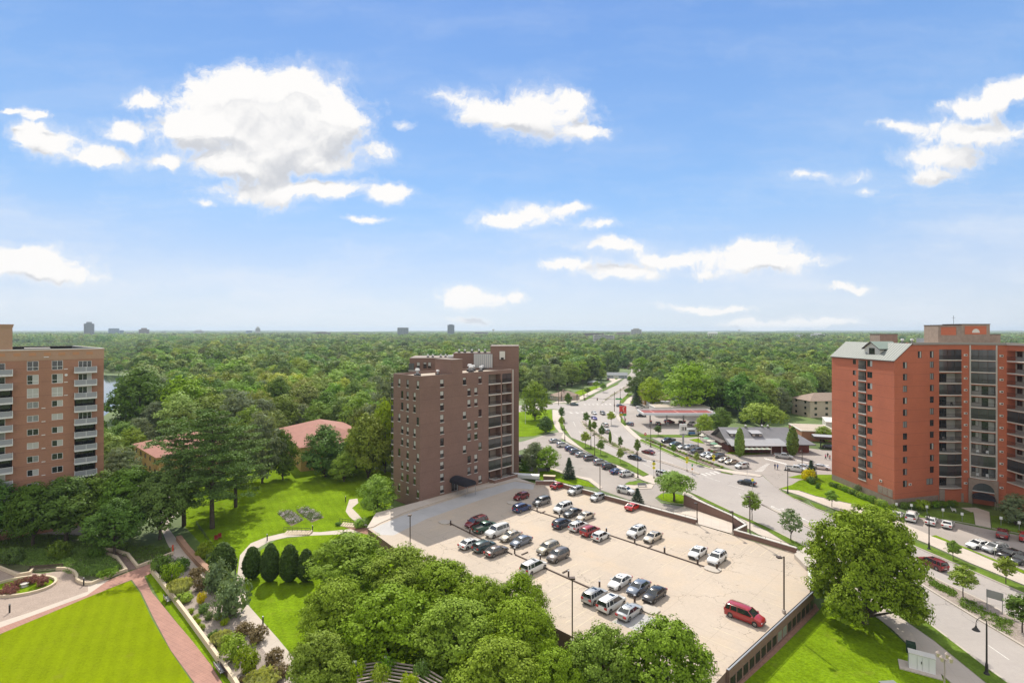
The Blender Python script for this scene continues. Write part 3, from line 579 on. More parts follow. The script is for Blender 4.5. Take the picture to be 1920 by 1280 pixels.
def facade(mb, P, U, L, z0, z1, opens, m, rev=.14):
    """wall with real openings: (s0, s1, za, zb, depth, back material or None)"""
    N = Vector((U.y, -U.x))
    xs = sorted({0, L} | {o[0] for o in opens} | {o[1] for o in opens}); zs = sorted({z0, z1} | {o[2] for o in opens} | {o[3] for o in opens})
    xs = [x for x in xs if 0 <= x <= L]; zs = [z for z in zs if z0 <= z <= z1]
    W = lambda s_, z_, d=0: (P.x + U.x * s_ - N.x * d, P.y + U.y * s_ - N.y * d, z_)
    for i in range(len(xs) - 1):
        col = []; sx = (xs[i] + xs[i + 1]) / 2
        for j in range(len(zs) - 1):
            sz = (zs[j] + zs[j + 1]) / 2
            col.append(not any(o[0] < sx < o[1] and o[2] < sz < o[3] for o in opens))
        j = 0
        while j < len(col):
            if col[j]:
                k = j
                while k + 1 < len(col) and col[k + 1]: k += 1
                mb.face([W(xs[i], zs[j]), W(xs[i + 1], zs[j]), W(xs[i + 1], zs[k + 1]), W(xs[i], zs[k + 1])], m); j = k + 1
            else: j += 1
    for o in opens:
        s0, s1, a, c = o[:4]; d = o[4] if len(o) > 4 else rev; bm_ = o[5] if len(o) > 5 else None; rm = (o[6] if len(o) > 6 else m)
        mb.face([W(s0, a), W(s0, c), W(s0, c, d), W(s0, a, d)], rm); mb.face([W(s1, c), W(s1, a), W(s1, a, d), W(s1, c, d)], rm)
        mb.face([W(s0, a, d), W(s1, a, d), W(s1, a), W(s0, a)], rm); mb.face([W(s0, c), W(s1, c), W(s1, c, d), W(s0, c, d)], rm)
        if bm_: mb.face([W(s0, a, d), W(s1, a, d), W(s1, c, d), W(s0, c, d)], bm_)
def V2(p): return Vector((p[0], p[1]))
def building(name, poly, z0, z1, m, opens={}, roof=M_ROOFG, par=.35, parh=.5, cap=M_GREYM, label=None, cat='apartment building', parent=None):
    poly = ccw([tuple(p) for p in poly]); t = parent or empty(name, (poly[0][0], poly[0][1], 0)); o3 = Vector((poly[0][0], poly[0][1])) if not parent else V2((parent.location.x, parent.location.y))
    P = [V2(p) - o3 for p in poly]; b = MB(); n = len(P)
    for i in range(n):
        a, c = P[i], P[(i + 1) % n]; L = (c - a).length
        facade(b, a, (c - a) / L, L, z0, z1, opens.get(i, []), m)
    b.build('wall', t); b = MB()
    b.face([(p.x, p.y, z1 - parh) for p in P], roof)
    b.build('roof', t); b = MB()
    Pc = [(p.x, p.y) for p in P] ; inner = inset(P, par)
    for i in range(n):
        j = (i + 1) % n; b.face([(P[i].x, P[i].y, z1), (P[j].x, P[j].y, z1), (inner[j].x, inner[j].y, z1), (inner[i].x, inner[i].y, z1)], cap)
        b.face([(inner[i].x, inner[i].y, z1), (inner[j].x, inner[j].y, z1), (inner[j].x, inner[j].y, z1 - parh), (inner[i].x, inner[i].y, z1 - parh)], m)
    b.build('parapet', t)
    if label: tag(t, label, cat)
    return t, P
def inset(P, d):
    n = len(P); r = []
    for i in range(n):
        a, b_, c = P[i - 1], P[i], P[(i + 1) % n]; d0 = (b_ - a).normalized(); d1 = (c - b_).normalized()
        n0 = Vector((-d0.y, d0.x)); n1 = Vector((-d1.y, d1.x)); k = (n0 + n1); k = k / max(.3, 1 + n0.dot(n1)); r.append(b_ + k * d)
    return r
rnd = random.Random(7)
def roof_vent(p, z, s=1., parent=None):
    b = MB(); b.box(-.5 * s, .5 * s, -.5 * s, .5 * s, 0, .35 * s, M_DARKM); b.tube([(0, 0, .35 * s), (0, 0, .9 * s)], .22 * s, M_GREYM, 8); b.tube([(0, 0, .9 * s), (0, 0, 1.25 * s)], [.42 * s, .30 * s], M_WHITE, 10)
    o = b.build('roof_vent', parent, (p.x, p.y, z)); return o

# ---- brown tower ------------------------------------------------------------------------------------
P1_ = V2((-21.5, 122.9)); uu, vv = V2((.7071, -.7071)), V2((.7071, .7071)); ZR = 31.4
LL, RL = 11.4, 30.7
pL = P1_ - uu * LL; pR = P1_ + vv * RL
zc = [29.3 - 2.85 * k for k in range(11)]; DK = ('hung', 0, M_BRONZE)
hung = [('hung', q, M_BRONZE) for q in (.55, .30, .66, .0, .45, -.6, .66, .5)]
opL, opR, wins = [], [], []
WH, WW = 1.85, 1.15
for k, z in enumerate(zc):
    cols = [LL - 5.2]
    cols += ([LL - .95, LL - 8.8] if k % 3 == 0 else [LL - 2.3, LL - 7.5])
    if k == 10: cols = [LL - 7.2]
    for c in cols:
        if z - WH / 2 > 0: wins.append((0, c - WW * .42, z - WH / 2, WW * .84)); opL.append((c - WW * .42, c + WW * .42, z - WH / 2, z + WH / 2))
    if k < 10:
        cr = [6.4]; cr += ([13.5, 18.7] if k in (0, 3, 6) else [15.0, 17.3]) if k < 9 else [18.7]
        for c in cr: wins.append((1, c - .55, z - WH / 2, 1.1)); opR.append((c - .55, c + .55, z - WH / 2, z + WH / 2))
BAL = []
for k in range(10):
    zf = zc[k] - 1.32
    for (s0, s1) in ((21.7, 26.1), (26.65, 30.15)): opR.append((s0, s1, zf, zf + 2.45, 1.9, M_INNER if (k * 3 + int(s0)) % 4 else M_BROWN)); BAL.append((s0, s1, zf, k))
DOORo = (9.3, 11.6, DZ + .13, DZ + 2.7, .5, M_INNER); opR.append(DOORo)
bk = P1_ + vv * RL - uu * 24; bl = pL + vv * 0
poly = [pL, P1_, pR, pR - uu * 11.4]
brown, Pb = building('brown_brick_apartment_tower', poly, 0, ZR, M_BROWN, {0: opL, 1: opR}, label='ten storey dark brown brick apartment tower beside the raised parking deck', cap=M_CAPB)
bo = V2((brown.location.x, brown.location.y))
def blk(P, z0, z1, m, t, name='penthouse', cap=M_CAPB, win=None):
    b = MB(); q = ccw([(p.x - bo_.x, p.y - bo_.y) for p in P]); b.prism(q, z0, z1, m); qi = inset([V2(p) for p in q], -.06)
    b.prism([(p.x, p.y) for p in qi], z1 + .001, z1 + .12, cap); return b.build(name, t)
bo_ = bo
for i, (e, s, z, w_) in enumerate(wins):
    a = (pL, P1_)[e] - bo; U = (uu, vv)[e]
    place_window(brown, a, U, s, z, w_, WH, rnd.choice(hung), .12)
for (e, s, z, w_) in wins:
    sb = MB()
    a = (pL, P1_)[e] - bo; U = (uu, vv)[e]; N = V2((U.y, -U.x)); c = a + U * (s + w_ / 2)
    mt_ = Matrix.Translation((c.x, c.y, z)) @ Matrix.Rotation(math.atan2(U.y, U.x), 4, 'Z'); sb.box(-w_ / 2 - .08, w_ / 2 + .08, -.10, .1, -.13, .0, M_OFFW, mt_); sb.build('window_sill', brown)
pass
RAILM = {}
def rail_mesh(L, kind, h=1.05, m=M_DARKM):
    key = (round(L, 2), kind, m.name)
    if key in RAILM: return RAILM[key]
    b = MB(); b.box(0, L, -.03, .03, h - .05, h, m); b.box(0, L, -.02, .02, .08, .12, m)
    n = max(2, int(L / .14))
    if kind == 'bars':
        for i in range(n + 1): x = L * i / n; b.box(max(0, x - .011), x + .011, -.011, .011, .12, h - .05, m)
    else: b.box(.03, L - .03, -.012, .012, .13, h - .06, kind)
    RAILM[key] = b.mesh('railing'); return RAILM[key]
def balcony(parent, P, U, s0, s1, zf, depth, door_w, style, proj=.12, slabm=M_SLABE, screen=False, rail='bars', th=.2, rm=M_DARKM, door_s=None):
    """recessed balcony: slab edge, railing, sliding door at the back"""
    N = V2((U.y, -U.x)); ang = math.atan2(U.y, U.x); L = s1 - s0; p = P + U * s0
    b = MB(); b.box(-.05, L + .05, -proj, depth - .02, -th, .012, slabm); o = b.build('balcony', parent, (p.x, p.y, zf), ang)
    r = link('railing', rail_mesh(L, rail, m=rm), o, (0, -proj + .05, .01))
    ds = (L - door_w) / 2 if door_s is None else door_s
    fr, gl = window_mesh(door_w, 2.15, style); d = link('glass_door', fr, o, (ds, depth - .015, .02)); link('pane', gl, d)
    if screen:
        b = MB(); b.face([(0, -.02, .01), (L, -.02, .01), (L, -.02, 2.43), (0, -.02, 2.43)], M_SCREEN)
        b.box(L / 2 - .03, L / 2 + .03, -.05, .0, 0, 2.43, M_BRONZE); b.box(0, L, -.06, -.01, 1.0, 1.07, M_BRONZE); b.build('screen', o)
    return o
for (s0, s1, zf, k) in BAL:
    balcony(brown, P1_ - bo, vv, s0, s1, zf, 1.9, 1.9, ('slide', rnd.choice((0, .4, -.5, 0)), M_BRONZE), screen=(k, s0 < 22) in ((0, False), (4, True), (6, True), (6, False), (8, True), (8, False)), door_s=.25)
# balconies on the far left corner
for k in range(10):
    zf = zc[k] - 1.35; b = MB(); b.box(-1.15, 0, -.0, 4.4, -.18, 0, M_SLABE); o = b.build('corner_balcony', brown, ((pL - bo).x, (pL - bo).y, zf), math.atan2(uu.y, uu.x))
    link('railing', rail_mesh(1.1, M_SCREEN), o, (-1.12, .05, .01)); b = MB(); b.box(-1.1, -1.06, .05, 4.35, .1, 1.05, M_SCREEN); b.box(-1.12, -1.04, .05, 4.35, 1.05, 1.1, M_DARKM)
    b.box(-1.12, -1.02, .0, .1, 0, 2.62, M_BRONZE); b.build('side_railing', o)
t_ = P1_ + vv * 9.4; blk([t_ + uu * .004, t_ + vv * 3.4 + uu * .004, t_ + vv * 3.4 - uu * 6.8, t_ - uu * 6.8], ZR - .5, 34.8, M_BROWN, brown)
tw = [V2(G(918, 700, 30)[:2])]
tA = V2((-6.2, 151.5)); blk([tA, tA + V2((8.2, 1.0)), tA + V2((8.2, 12)), tA + V2((0, 12))], 0, 37.5, M_BROWN, brown, 'stair_tower')
mA = V2((-17.2, 154)); blk([mA, mA + V2((11, .4)), mA + V2((11, 8)), mA + V2((0, 8))], 25, 35.4, M_BROWN, brown)
b = MB(); q = V2((-11.0, 151.0)) - bo; b.box(q.x, q.x + 5.4, q.y, q.y + .5, ZR - .1, 35.3, M_GREYM)
for i in range(9): b.box(q.x + .3 + i * .6, q.x + .42 + i * .6, q.y - .05, q.y, ZR, 35.2, M_OFFW)
b.build('equipment_screen', brown)
# rear wing seen over the roof at left
rA = V2((-31.3, 160.5)); rp = [rA, rA + V2((21, 1.5)), rA + V2((21, 15)), rA + V2((-1, 15))]
blk(rp, 0, 33.6, M_BROWN, brown, 'rear_wing', M_CAPB)
for i, x in enumerate((2.2, 4.2, 5.6, 7.9)): place_window(brown, rA - bo, V2((1, .07)).normalized(), x, 30.6, .95, 1.8, hung[i], -.09)
b = MB(); q = rA - bo
for k in range(3): b.box(q.x - .2, q.x + 1.6, q.y - .9, q.y - .02, 32.2 - 2.85 * k - 2.4, 32.2 - 2.85 * k - 2.2, M_SLABE); b.box(q.x - .15, q.x + 1.55, q.y - .85, q.y - .8, 32.2 - 2.85 * k - 2.2, 32.2 - 2.85 * k - .1, M_SCREEN)
b.build('rear_balconies', brown)
for (sx, sz, s_) in ((-5.4, 3.0, 1.5), (-3.8, 8.0, 1.1), (-5, 16, 1.2), (-8, 15, 1.1), (-5, 20, 1.4), (-6.5, 21, 1.2), (-8, 22, 1.6), (-8.8, 24, 1.3), (-4, 22.5, 1.3), (-9, 19, 1.2), (-9.5, 28, 1.1)):
    p = P1_ + uu * sx + vv * sz - bo; roof_vent(p, ZR - .49, s_, brown)
for x in (1.5, 3.2, 5.3, 7.4, 9.2): roof_vent(mA + V2((x, 2)) - bo, 35.53, .8, brown)
for x in (5, 6.5, 9, 10.5, 13): roof_vent(rA + V2((x, 4)) - bo, 33.73, .75, brown)
b = MB(); c = rA + V2((13, 2)) - bo   # white plant box
b.box(-1.5, 1.5, -1, 1, 0, .7, M_WHITE); b.build('plant_box', brown, (c.x, c.y, 33.73))
b = MB(); q = tA - bo; b.box(q.x + 2.6, q.x + 4.2, q.y - .04, q.y + .12, 33.8, 36.1, M_OFFW); b.box(q.x + 3.0, q.x + 3.8, q.y - .1, q.y - .04, 33.7, 34.3, M_DARKM); b.build('roof_hatch', brown)
# entrance canopy and door
dr, dg = window_mesh(2.1, 2.45, ('slide', 0, M_GREYM)); dp = P1_ + vv * 9.4 - V2((vv.y, -vv.x)) * .3 - bo
o = link('entrance_door', dr, brown, (dp.x, dp.y, DZ + .13), math.atan2(vv.y, vv.x)); link('pane', dg, o)
b = MB(); n_ = V2((vv.y, -vv.x)); r_ = 1.75; prof = []
for i in range(9): t = math.pi * i / 8; prof.append((math.cos(t) * r_, math.sin(t) * .95))
for k in range(4):
    for i in range(8):
        d0, d1 = k * 1.5, (k + 1) * 1.5; z_ = DZ + 2.7
        b.face([(prof[i][0], -d0, prof[i][1]), (prof[i + 1][0], -d0, prof[i + 1][1]), (prof[i + 1][0], -d1, prof[i + 1][1]), (prof[i][0], -d1, prof[i][1])][::-1], M_AWN)
b.face([(p[0], -6.0, p[1]) for p in prof], M_AWN)
b.box(-r_, -r_ + .03, -6, 0, -.35, 0, M_AWN); b.box(r_ - .03, r_, -6, 0, -.35, 0, M_AWN); b.box(-r_, r_, -6.03, -6, -.35, 0, M_AWN)
cp = P1_ + vv * 10.45 - bo; o = b.build('entrance_canopy', brown, (cp.x, cp.y, DZ + 3.0), math.atan2(vv.y, vv.x)); 
b = MB()
for x in (-1.6, 1.6):
    for y in (-5.8, -2.8): b.tube([(x, y, -2.85), (x, y, 0)], .05, M_GREYM, 6)
b.build('canopy_posts', o)
# patio planter wall at the foot of the balcony stack
b = MB(); a = P1_ + vv * 21.7 - bo; N = V2((vv.y, -vv.x))
for (s0, s1, d0, d1) in ((0, 8.6, 2.0, 2.3), (0, .3, 0, 2.0), (8.3, 8.6, 0, 2.0)):
    q = [a + vv * s0 + N * d0, a + vv * s0 + N * d1, a + vv * s1 + N * d1, a + vv * s1 + N * d0]; b.prism(ccw([(p.x, p.y) for p in q]), DZ + .01, DZ + .95, M_BROWN, M_OFFW)
b.build('patio_wall', brown)
a = P1_ + vv * 30.75 - bo; b = MB(); b.tube([(a.x, a.y, 0), (a.x, a.y, ZR)], .14, M_OFFW, 6); b.build('downpipe', brown)

# ---- tan tower on the left -----------------------------------------------------------------------------
tU = V2((.7156, .6985)); c1 = V2((-90.3, 116.2)); ZT = 38.2
tL = c1 - tU * 34; bo_ = tL; tb = c1 + V2((-22.1, 18.5)); 
def st(px):      # distance along the facade for a photo column
    r = (px - CX) / F; return (r * tL.y - tL.x) / (tU.x - r * tU.y)
opT, TW, TB = [], [], []
floors = [33.2 - 2.78 * k for k in range(12)]
for k, zf in enumerate(floors):
    for (xa, xb) in ((50.5, 72.5), (97, 118)):
        s0, s1 = st(xa), st(xb); hgt = 1.95 if k < 3 else 1.3; z_ = zf + 2.35 - hgt + (.15 if k else .2)
        opT.append((s0, s1, z_, z_ + hgt)); TW.append((s0, z_, s1 - s0, hgt, k))
    for (xa, xb) in ((-40, 24), (138.5, 180.5)):
        s0, s1 = st(xa), st(xb); TB.append((s0, s1, zf, k))
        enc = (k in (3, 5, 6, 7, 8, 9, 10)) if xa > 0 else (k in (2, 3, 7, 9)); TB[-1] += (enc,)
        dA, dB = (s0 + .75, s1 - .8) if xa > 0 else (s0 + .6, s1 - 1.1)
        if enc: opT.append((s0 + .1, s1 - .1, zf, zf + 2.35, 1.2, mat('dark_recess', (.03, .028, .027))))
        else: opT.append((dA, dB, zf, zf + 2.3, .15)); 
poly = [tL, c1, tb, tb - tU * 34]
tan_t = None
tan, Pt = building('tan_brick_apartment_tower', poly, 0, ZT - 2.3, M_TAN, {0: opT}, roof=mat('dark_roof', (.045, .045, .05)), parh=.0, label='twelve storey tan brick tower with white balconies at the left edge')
bo_ = V2((tan.location.x, tan.location.y)); tP = tL - bo_; ta = math.atan2(tU.y, tU.x); tN = V2((tU.y, -tU.x))
b = MB(); q = [p - bo_ for p in poly]; qo = inset(q, -.05); qi = inset(q, .45); rings = ((ZT - 2.3, ZT - .45, qo, M_TANLT), (ZT - .45, ZT - .2, inset(q, -.12), M_TANLT), (ZT - .2, ZT, inset(q, -.08), M_OFFW))
for za, zb, ring, m_ in rings:
    for i in range(4):
        j = (i + 1) % 4; a, c, ai, ci = ring[i], ring[j], qi[i], qi[j]
        b.face([(a.x, a.y, za), (c.x, c.y, za), (c.x, c.y, zb), (a.x, a.y, zb)], m_); b.face([(a.x, a.y, zb), (c.x, c.y, zb), (ci.x, ci.y, zb + .001), (ai.x, ai.y, zb + .001)], m_)
        b.face([(c.x, c.y, za), (a.x, a.y, za), (ai.x, ai.y, za), (ci.x, ci.y, za)], m_)
        b.face([(ai.x, ai.y, za - .6), (ai.x, ai.y, zb), (ci.x, ci.y, zb), (ci.x, ci.y, za - .6)], M_DARKM if i in (2, 3) else M_GREYM)
mt_ = Matrix.Translation((tP.x, tP.y, 0)) @ Matrix.Rotation(ta, 4, 'Z')
for i in range(14): b.box(1.1 + i * 2.3, 1.1 + i * 2.3 + 1.1, -.085, -.05, ZT - 1.35, ZT - .75, mat('orange_brick', (.50, .25, .13)), mt_)
b.build('cornice_band', tan)
sty = [('slide', q, M_WHITE) for q in (0, .5, 1, .5, -.5, -1, 0)]; styq = [('quad', q, M_WHITE) for q in (0, .5, 1)]
for (s0, z_, w_, h_, k) in TW: place_window(tan, tP, tU, s0, z_, w_, h_, styq[(k + (s0 > 26)) % 3] if k < 3 else rnd.choice(sty), .1)
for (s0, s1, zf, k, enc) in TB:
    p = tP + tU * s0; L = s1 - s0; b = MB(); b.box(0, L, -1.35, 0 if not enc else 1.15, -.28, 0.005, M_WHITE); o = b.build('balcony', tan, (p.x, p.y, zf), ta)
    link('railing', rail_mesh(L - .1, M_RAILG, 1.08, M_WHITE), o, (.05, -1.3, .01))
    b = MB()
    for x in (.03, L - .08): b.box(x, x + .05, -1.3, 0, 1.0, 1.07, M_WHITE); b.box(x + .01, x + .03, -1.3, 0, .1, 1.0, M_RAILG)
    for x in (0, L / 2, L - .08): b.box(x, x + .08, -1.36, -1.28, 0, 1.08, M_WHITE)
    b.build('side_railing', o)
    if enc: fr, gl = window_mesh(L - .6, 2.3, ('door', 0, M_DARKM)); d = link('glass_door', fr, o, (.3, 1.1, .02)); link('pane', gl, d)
    else:
        w_ = L - 1.55 if s0 > 20 else L - 1.7; fr, gl = window_mesh(w_, 2.3, ('door', rnd.choice((.33, .0, -.33)), M_WHITE)); d = link('glass_door', fr, o, (.75 if s0 > 20 else .6, .1, .01)); link('pane', gl, d)
b = MB()
for k in range(10):
    p = (81.5, floors[k] + .1) if k >= 3 else (123.5, floors[k] - .3); s = st(p[0]) ; b.box(s - .3, s + .3, -.05, .01, p[1] + .9, p[1] + 1.05, M_WHITE, mt_)
b.box(st(82), st(82) + .8, -.12, -.05, ZT - 1.75, ZT - 1.6, M_WHITE, mt_)
b.build('wall_vents', tan)
s = st(124); b = MB(); b.tube([(0, -.15, 0), (0, 0, 0)], .26, M_WHITE, 10); p = tP + tU * s; b.build('satellite_dish', tan, (p.x, p.y, floors[1] + 2.2), ta)
# stair penthouse
b = MB(); s = st(23.5); mt2 = mt_ @ Matrix.Translation((0, .3, 0)); b.box(s - 14, s, 0, 9, ZT - 2.6, ZT + 4.5, M_TANLT, mt2); b.box(s - 14, s + .12, -.12, 9.1, ZT + 4.5, ZT + 4.9, M_TANLT, mt2); b.box(s - 14, s + .2, -.2, 9.2, ZT + 4.9, ZT + 5.1, M_TANLT, mt2)
b.build('penthouse', tan)
b = MB(); b.box(s + 2.2, s + 6, 9, 12, ZT - 2.3, ZT - .1, M_DARKM, mt_); b.box(s + 2, s + 6.2, 8.9, 12, ZT - .1, ZT + .05, M_OFFW, mt_); b.build('plant_room', tan)

# ---- red tower on the right ----------------------------------------------------------------------------
R0, R1 = V2((91.4, 125.6)), V2((90.1, 148.0)); ZE, ZF = 34.9, 38.6
rA_, rB_, rC_, rD_, rE_ = V2((104.8, 129.1)), V2((110.4, 129.0)), V2((112.0, 128.6)), V2((115.9, 125.5)), V2((117.2, 124.6))
rF_ = V2((116.9, 104)); 
poly = [R1, R0, rA_, rB_, rC_, rD_, rE_, rF_, V2((136, 104)), V2((139, 140)), V2((112, 150))]
LLs = (R0 - R1).length
def sf(P, U, px): r = (px - CX) / F; return (r * P.y - P.x) / (U.x - r * U.y)
U0 = (R0 - R1).normalized(); U1 = (rA_ - R0).normalized(); L1 = (rA_ - R0).length
o0, o1, W0, W1 = [], [], [], []
fl = [32.0 - 2.85 * k for k in range(11)]           # floor levels below the top storey
bs0, bs1 = sf(R1, U0, 1609.5), sf(R1, U0, 1624)
for k, zf in enumerate(fl[:11]):
    z_ = zf + .95
    if k < 10 or k == 10:
        s = sf(R1, U0, 1599); o0.append((s, s + 1.15, z_ + .2, z_ + 1.45)); W0.append((s, z_ + .2, 1.15, 1.25, 0))
        s = sf(R1, U0, 1626); o0.append((s, s + 1.75, z_ - .05, z_ + 1.5)); W0.append((s, z_ - .05, 1.75, 1.55, 0))
        o0.append((bs0, bs1, zf - .1, zf + 2.35, 1.6, mat('pale_recess', (.42, .40, .37)), mat('pale_recess', (.42, .40, .37))))
    s = sf(R0, U1, 1693); o1.append((s, s + 1.3, z_, z_ + 1.55)); W1.append((s, z_, 1.3, 1.55, 1))
    s = sf(R0, U1, 1743.5)
    if k < 10: o1.append((s, s + 1.25, z_, z_ + 1.55)); W1.append((s, z_, 1.25, 1.55, 1))
s = sf(R0, U1, 1737); o1.append((s, s + 2.1, fl[10] + .95, fl[10] + 2.5)); W1.append((s, fl[10] + .95, 2.1, 1.55, 1))
s = sf(R0, U1, 1743.5); o1.append((s, s + 1.25, ZE + .5, ZE + 2.15)); W1.append((s, ZE + .5, 1.25, 1.65, 1))
s = sf(R0, U1, 1721); o1.append((s, s + 1.2, ZE + .5, ZE + 2.15)); W1.append((s, ZE + .5, 1.2, 1.65, 1))
# balcony stacks
top_fl = [34.9 - 2.85 * k for k in range(12)]
UA = (rB_ - rA_).normalized(); LA = (rB_ - rA_).length; oA = [(.15, LA - .02, z - .1, z + 2.4, 1.9, mat('pale_recess', (.42, .40, .37)), M_INNER) for z in top_fl[:12]]
UB = (rD_ - rC_).normalized(); LB = (rD_ - rC_).length; oB = [(.02, LB - .02, z - .1, z + 2.4, 1.9, mat('pale_recess', (.42, .40, .37)), M_OFFW) for z in top_fl[:11]]
UC = (rF_ - rE_).normalized(); LC = (rF_ - rE_).length; oC = [(.3, 9.8, z - .1, z + 2.4, 1.9, mat('pale_recess', (.42, .40, .37)), M_RED) for z in top_fl[:11]]
red, Pr = building('red_brick_apartment_tower', poly, 0, ZF, M_RED, {0: [], 1: [], 2: [], 3: [], 4: [], 5: [], 6: []}, label='twelve storey red brick apartment tower with pale gable roof at the right', parh=.6, cap=M_GREYM)
bo_ = V2((red.location.x, red.location.y))
for ch in list(red.children):
    if ch.name.startswith('wall'): bpy.data.objects.remove(ch)
b = MB(); Pq = [p - bo_ for p in poly]
fac = {0: (o0, ZE), 1: (o1, ZF), 2: (oA, ZF), 3: ([], ZF), 4: (oB, ZF), 5: ([], ZF), 6: (oC, ZF)}
for i in range(len(Pq)):
    a, c = Pq[i], Pq[(i + 1) % len(Pq)]; L = (c - a).length; ops, zt = fac.get(i, ([], ZF))
    if i in (0, 1):     # stone base course
        facade(b, a, (c - a) / L, L, 0, 1.7, [], M_STONE); facade(b, a, (c - a) / L, L, 1.7, ZE, [o for o in ops if o[2] < ZE], M_RED)
        if i == 1:      # gable shoulder, then the flat roofed part
            Ug = (c - a) / L; sg = 5.2
            pa, pb = a, a + Ug * sg; b.face([(pa.x, pa.y, ZE), (pb.x, pb.y, ZE), (pb.x, pb.y, ZF)], M_RED)
            hi = [(o[0] - sg,) + (o[1] - sg,) + tuple(o[2:]) for o in ops if o[2] > ZE]; facade(b, pb, Ug, L - sg, ZE, ZF, hi, M_RED)
    elif i == 10: continue
    else: facade(b, a, (c - a) / L, L, 0, zt, ops, M_STONE if i == 4 and False else M_RED)
a, c = Pq[10], Pq[0]; b.face([(a.x, a.y, 0), (c.x, c.y, 0), (c.x, c.y, ZE), (a.x, a.y, ZE)], M_RED)
b.build('wall', red)
for ch in list(red.children):
    if ch.name.startswith(('roof', 'parapet')): bpy.data.objects.remove(ch)
# flat roof + grey coping band along the front
sg = 5.2; G1 = R0 + U1 * sg; G0 = R1 + (G1 - R0); fr_ = [G1, rA_, rB_, rC_, rD_, rE_, rF_, V2((136, 104)), V2((139, 140)), V2((112, 150)), G0]
b = MB(); b.face([(p.x - bo_.x, p.y - bo_.y, ZF - .25) for p in ccw([tuple(p) for p in fr_]) and fr_], M_ROOFG); b.build('flat_roof', red)
b = MB(); ribbon(b, [p - bo_ for p in [R0 + U1 * 5.3, rA_, rB_, rC_, rD_, rE_, rF_]], .75, ZF - .02, ZF + .55, mat('roof_fascia', (.30, .27, .24)), off=.1); b.build('fascia', red)
# pale gable roof with dormer, ridge parallel to the left face
b = MB(); ov = .35; n0 = V2((U0.y, -U0.x)); E0, E1_ = R1 - U0 * ov + n0 * ov, R0 + U0 * ov + n0 * ov; Rg0, Rg1 = R1 - U0 * ov + U1 * sg, R0 + U0 * ov + U1 * sg
q = [p - bo_ for p in (E0, E1_, Rg1, Rg0)]; zz_ = [ZE - .1, ZE - .1, ZF + .35, ZF + .35]
b.face([(p.x, p.y, z) for p, z in zip(q, zz_)], M_METALROOF); b.face([(p.x, p.y, z - .22) for p, z in zip(q, zz_)][::-1], M_BRONZE)
for i in range(4): j = (i + 1) % 4; b.face([(q[i].x, q[i].y, zz_[i] - .22), (q[j].x, q[j].y, zz_[j] - .22), (q[j].x, q[j].y, zz_[j]), (q[i].x, q[i].y, zz_[i])], M_BRONZE)
q2 = [p - bo_ for p in (Rg0, Rg1, R0 + U0 * ov + U1 * (sg + .5), R1 - U0 * ov + U1 * (sg + .5))]; b.face([(p.x, p.y, z) for p, z in zip(q2, (ZF + .35, ZF + .35, ZF, ZF))], M_METALROOF)
for i in range(28):     # standing seams
    a = E0 + (E1_ - E0) * (i + .5) / 28 - bo_; c = Rg0 + (Rg1 - Rg0) * (i + .5) / 28 - bo_; b.tube([(a.x, a.y, ZE - .06), (c.x, c.y, ZF + .38)], .035, M_METALROOF, 4, False)
b.build('gable_roof', red)
sD = sf(R1, U0, 1612); dW = 5.2; dp = R1 + U0 * sD - n0 * 1.3 - bo_; am = math.atan2(U0.y, U0.x); zb_ = ZE + .65
b = MB(); b.face([(0, 0, 0), (dW, 0, 0), (dW, 0, 2.2), (dW / 2, 0, 3.6), (0, 0, 2.2)], M_OFFW); b.face([(dW, 0, 0), (dW, 5, 0), (dW, 5, 2.2), (dW, 0, 2.2)], M_OFFW); b.face([(0, 5, 0), (0, 0, 0), (0, 0, 2.2), (0, 5, 2.2)], M_OFFW)
dm = b.build('dormer', red, (dp.x, dp.y, zb_), am); b = MB()
for (xa, za, xb, zb2) in ((-.5, 1.9, dW / 2, 3.75), (dW / 2, 3.75, dW + .5, 1.9)): b.face([(xa, -.5, za), (xb, -.5, zb2), (xb, 5.5, zb2), (xa, 5.5, za)], mat('green_metal_roof', (.25, .31, .26), rough=.55)); b.face([(xa, -.5, za - .2), (xb, -.5, zb2 - .2), (xb, -.5, zb2), (xa, -.5, za)][::-1], M_BRONZE); b.face([(xa, -.48, za - .2), (xb, -.48, zb2 - .2), (xb, 5.5, zb2 - .2), (xa, 5.5, za - .2)][::-1], M_BRONZE)
b.build('dormer_roof', dm); fr, gl = window_mesh(1.9, 1.8, ('quad', 0, M_BRONZE)); o = link('dormer_window', fr, dm, (1.7, -.02, .25)); link('pane', gl, o)
b = MB(); b.box(.45, 1.2, -.12, 0, .5, 1.0, M_WHITE); b.box(.5, 1.15, -.14, -.12, .55, .95, M_GREYM); b.build('air_conditioner', dm)
sty = [('slide', q, M_BRONZE) for q in (0, .5, -.5, .5, -1, 0, -.5)]
for zf in fl[:11]:
    balcony(red, R1 - bo_, U0, bs0, bs1, zf, 1.6, 1.3, ('slide', -.4, M_BRONZE), proj=.10, door_s=.3)
for (s, z_, w_, h_, e) in W0 + W1: place_window(red, (R1, R0)[e] - bo_, (U0, U1)[e], s, z_, w_, h_, rnd.choice(sty), .1)
